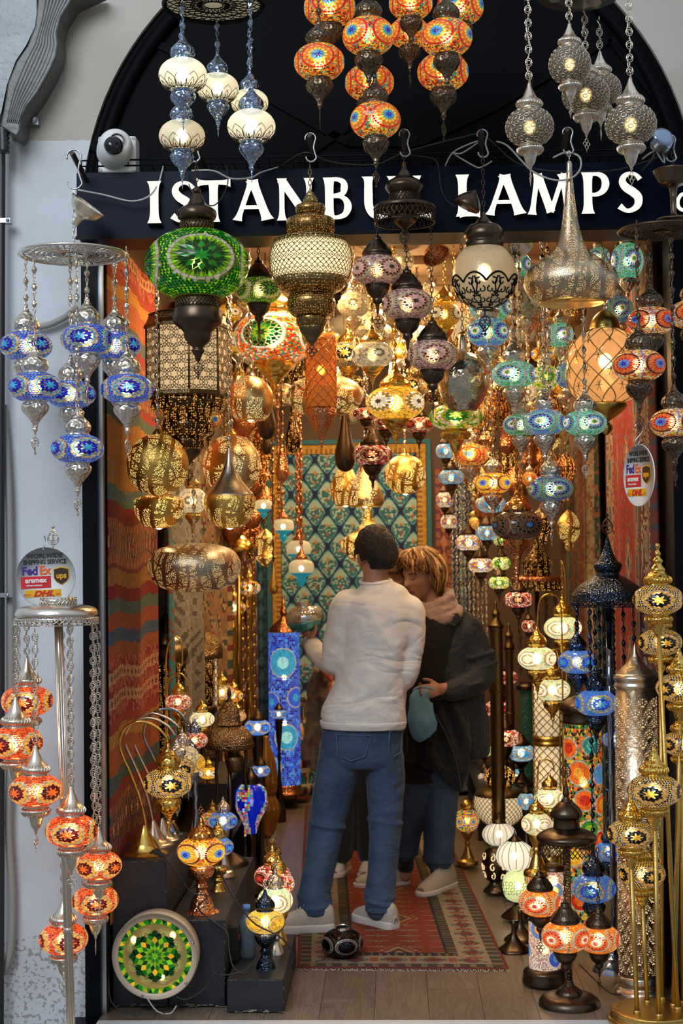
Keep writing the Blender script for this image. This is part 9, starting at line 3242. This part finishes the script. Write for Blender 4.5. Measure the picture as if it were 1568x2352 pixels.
b.tube(catmull([tuple(R2(x, y, YW - .215)) for x, y in [(1000, 1640), (1030, 1700), (1050, 1760), (1060, 1820)]], 4), .002, 5)
b.build('zip', plain('brass_zip', (.25, .2, .12), .4, 1.0), E2)
# blue plastic bag
E3 = thing('carrier_bag', 'light blue thin plastic carrier bag dangling from the woman\'s hand', 'bag', tuple(P(972, 1690, YW - .24)))
R3 = lambda x, y, Y=YW - .24: P(x, y, Y) - E3.location
bl = N('blue_polythene')
p_ = bl.n('BsdfPrincipled')
p_.inputs['Base Color'].default_value = (.26, .58, .86, 1)
p_.inputs['Roughness'].default_value = .35
t_ = bl.n('BsdfTranslucent')
t_.inputs[0].default_value = (.38, .66, .82, 1)
m_ = bl.n('MixShader')
m_.inputs[0].default_value = .4
bl.l(p_.outputs[0], m_.inputs[1])
bl.l(t_.outputs[0], m_.inputs[2])
M['polythene'] = bl.done(m_.outputs[0])
b = MB()
secs = []
for (x, y, a_, d_) in ((985, 1590, .010, .010), (970, 1600, .048, .018), (966, 1620, .058, .030), (968, 1650, .066, .040), (974, 1674, .070, .036), (984, 1690, .050, .016)):
 secs.append((R3(x, y), a_, d_))
loft(b, sm(secs), seg=26)
rnd = random.Random(3)
b.v = [(x + .008 * noise.noise(Vector((x * 24, y * 24, z_ * 18))), y + .010 * noise.noise(Vector((x * 30 + 5, y * 24, z_ * 20))), z_ + .010 * noise.noise(Vector((x * 30, y * 24 + 7, z_ * 16)))) for x, y, z_ in b.v]
b.build('bag', 'polythene', E3)
b = MB()
b.tube(catmull([tuple(R3(x, y)) for x, y in [(952, 1604), (950, 1585), (965, 1578), (985, 1580), (996, 1584)]], 4), [.006] * 17, 6)
b.build('handle', 'polythene', E3)
# ---- third shopper, mostly hidden behind the man
YT = 7.72
E = thing('person', 'third shopper hidden behind the man, brown hair, taupe coat and black trousers', 'person', (P(800, 1995, YT).x, YT, .010))
R = lambda x, y, Y=YT: rel(E, x, y, Y)
hc = R(905, 1325, YT)
ft = Vector((-.2, -.95, -.25))
b = MB()
head_surface(b, hc, ft, (0, 0, 1), .98)
limb(b, [(R(895, 1355), .05), (R(880, 1400), .055)], 2)
loft(b, sm([(R(880, 1400), .08, .06), (R(865, 1440), .11, .07), (R(840, 1560), .10, .07), (R(805, 1700), .10, .07), (R(800, 1770), .10, .07)]))
limb(b, [(R(800, 1440), .045), (R(760, 1540), .04), (R(770, 1600, YT - .15), .03)])
limb(b, [(R(785, 1790), .07), (R(784, 1880), .05), (R(780, 1960), .034), (R(780, 1985), .034)])
limb(b, [(R(840, 1790), .07), (R(845, 1880), .05), (R(850, 1990), .034)])
fingers(b, R(770, 1600, YT - .15), Vector((.4, -.6, .1)), Vector((0, 0, 1)), 1, (.062, .068, .063, .050), (.4, .6, .5))
fuse(b, 'body', 'skin_w', E, .006, 2)
b = MB()
head_surface(b, hc, ft, (0, 0, 1), 1.0, .018, keep=lambda A, E_: (abs(A) > 55 and E_ > -60) or E_ > 28, nseg=40, nrow=30, noisef=lambda A, E_: .004 * sin(A * .4))
o = b.build('hair', 'hair_brown', E)
o.modifiers.new('t', 'SOLIDIFY').thickness = .014
b = MB()
loft(b, sm([(R(880, 1395), .07, .06), (R(868, 1425), .15, .10), (R(845, 1500), .16, .12), (R(815, 1600), .19, .13), (R(790, 1690), .20, .13), (R(775, 1760), .15, .11)]))
limb(b, [(R(790, 1440), .07), (R(755, 1520), .066), (R(742, 1570), .062), (R(760, 1605, YT - .1), .05)])
b.extrude([R(x, y, YT - .08) for x, y in [(722, 1530), (760, 1560), (765, 1700), (750, 1765), (716, 1772), (690, 1738), (704, 1640), (704, 1580)]][::-1], (0, .12, 0))
for pts in ([(735, 1540), (712, 1640), (704, 1750)], [(750, 1560), (740, 1650), (735, 1760)]):
 b.tube(catmull([tuple(R(x, y, YT - .085)) for x, y in pts], 4), .020, 8)
fuse(b, 'coat', 'taupe', E, .008, 6, .5, [(.05, .014)])
b = MB()
b.extrude([R(x, y, YT - .16) for x, y in [(724, 1528), (742, 1520), (762, 1545), (764, 1572), (745, 1556)]][::-1], (0, .05, 0))
o = b.build('coral_sleeve', 'pink_cloth', E, False)
o.modifiers.new('b', 'BEVEL').width = .012
b = MB()
limb(b, [(R(790, 1770), .095), (R(785, 1850), .080), (R(781, 1955), .068)], 3)
limb(b, [(R(845, 1770), .095), (R(850, 1850), .080), (R(850, 1960), .066)], 3)
fuse(b, 'trousers', 'black_trouser', E, .008, 4)
shoe(E, (P(765, 2000, YT).x, YT - .10, 0), (P(793, 1990, YT).x, YT + .12, 0), w=.045, hgt=.10, sole_h=.03, mat_='sole')
shoe(E, (P(838, 2000, YT).x, YT - .14, 0), (P(852, 1990, YT).x, YT + .10, 0), w=.045, hgt=.10, sole_h=.03, mat_='sole')
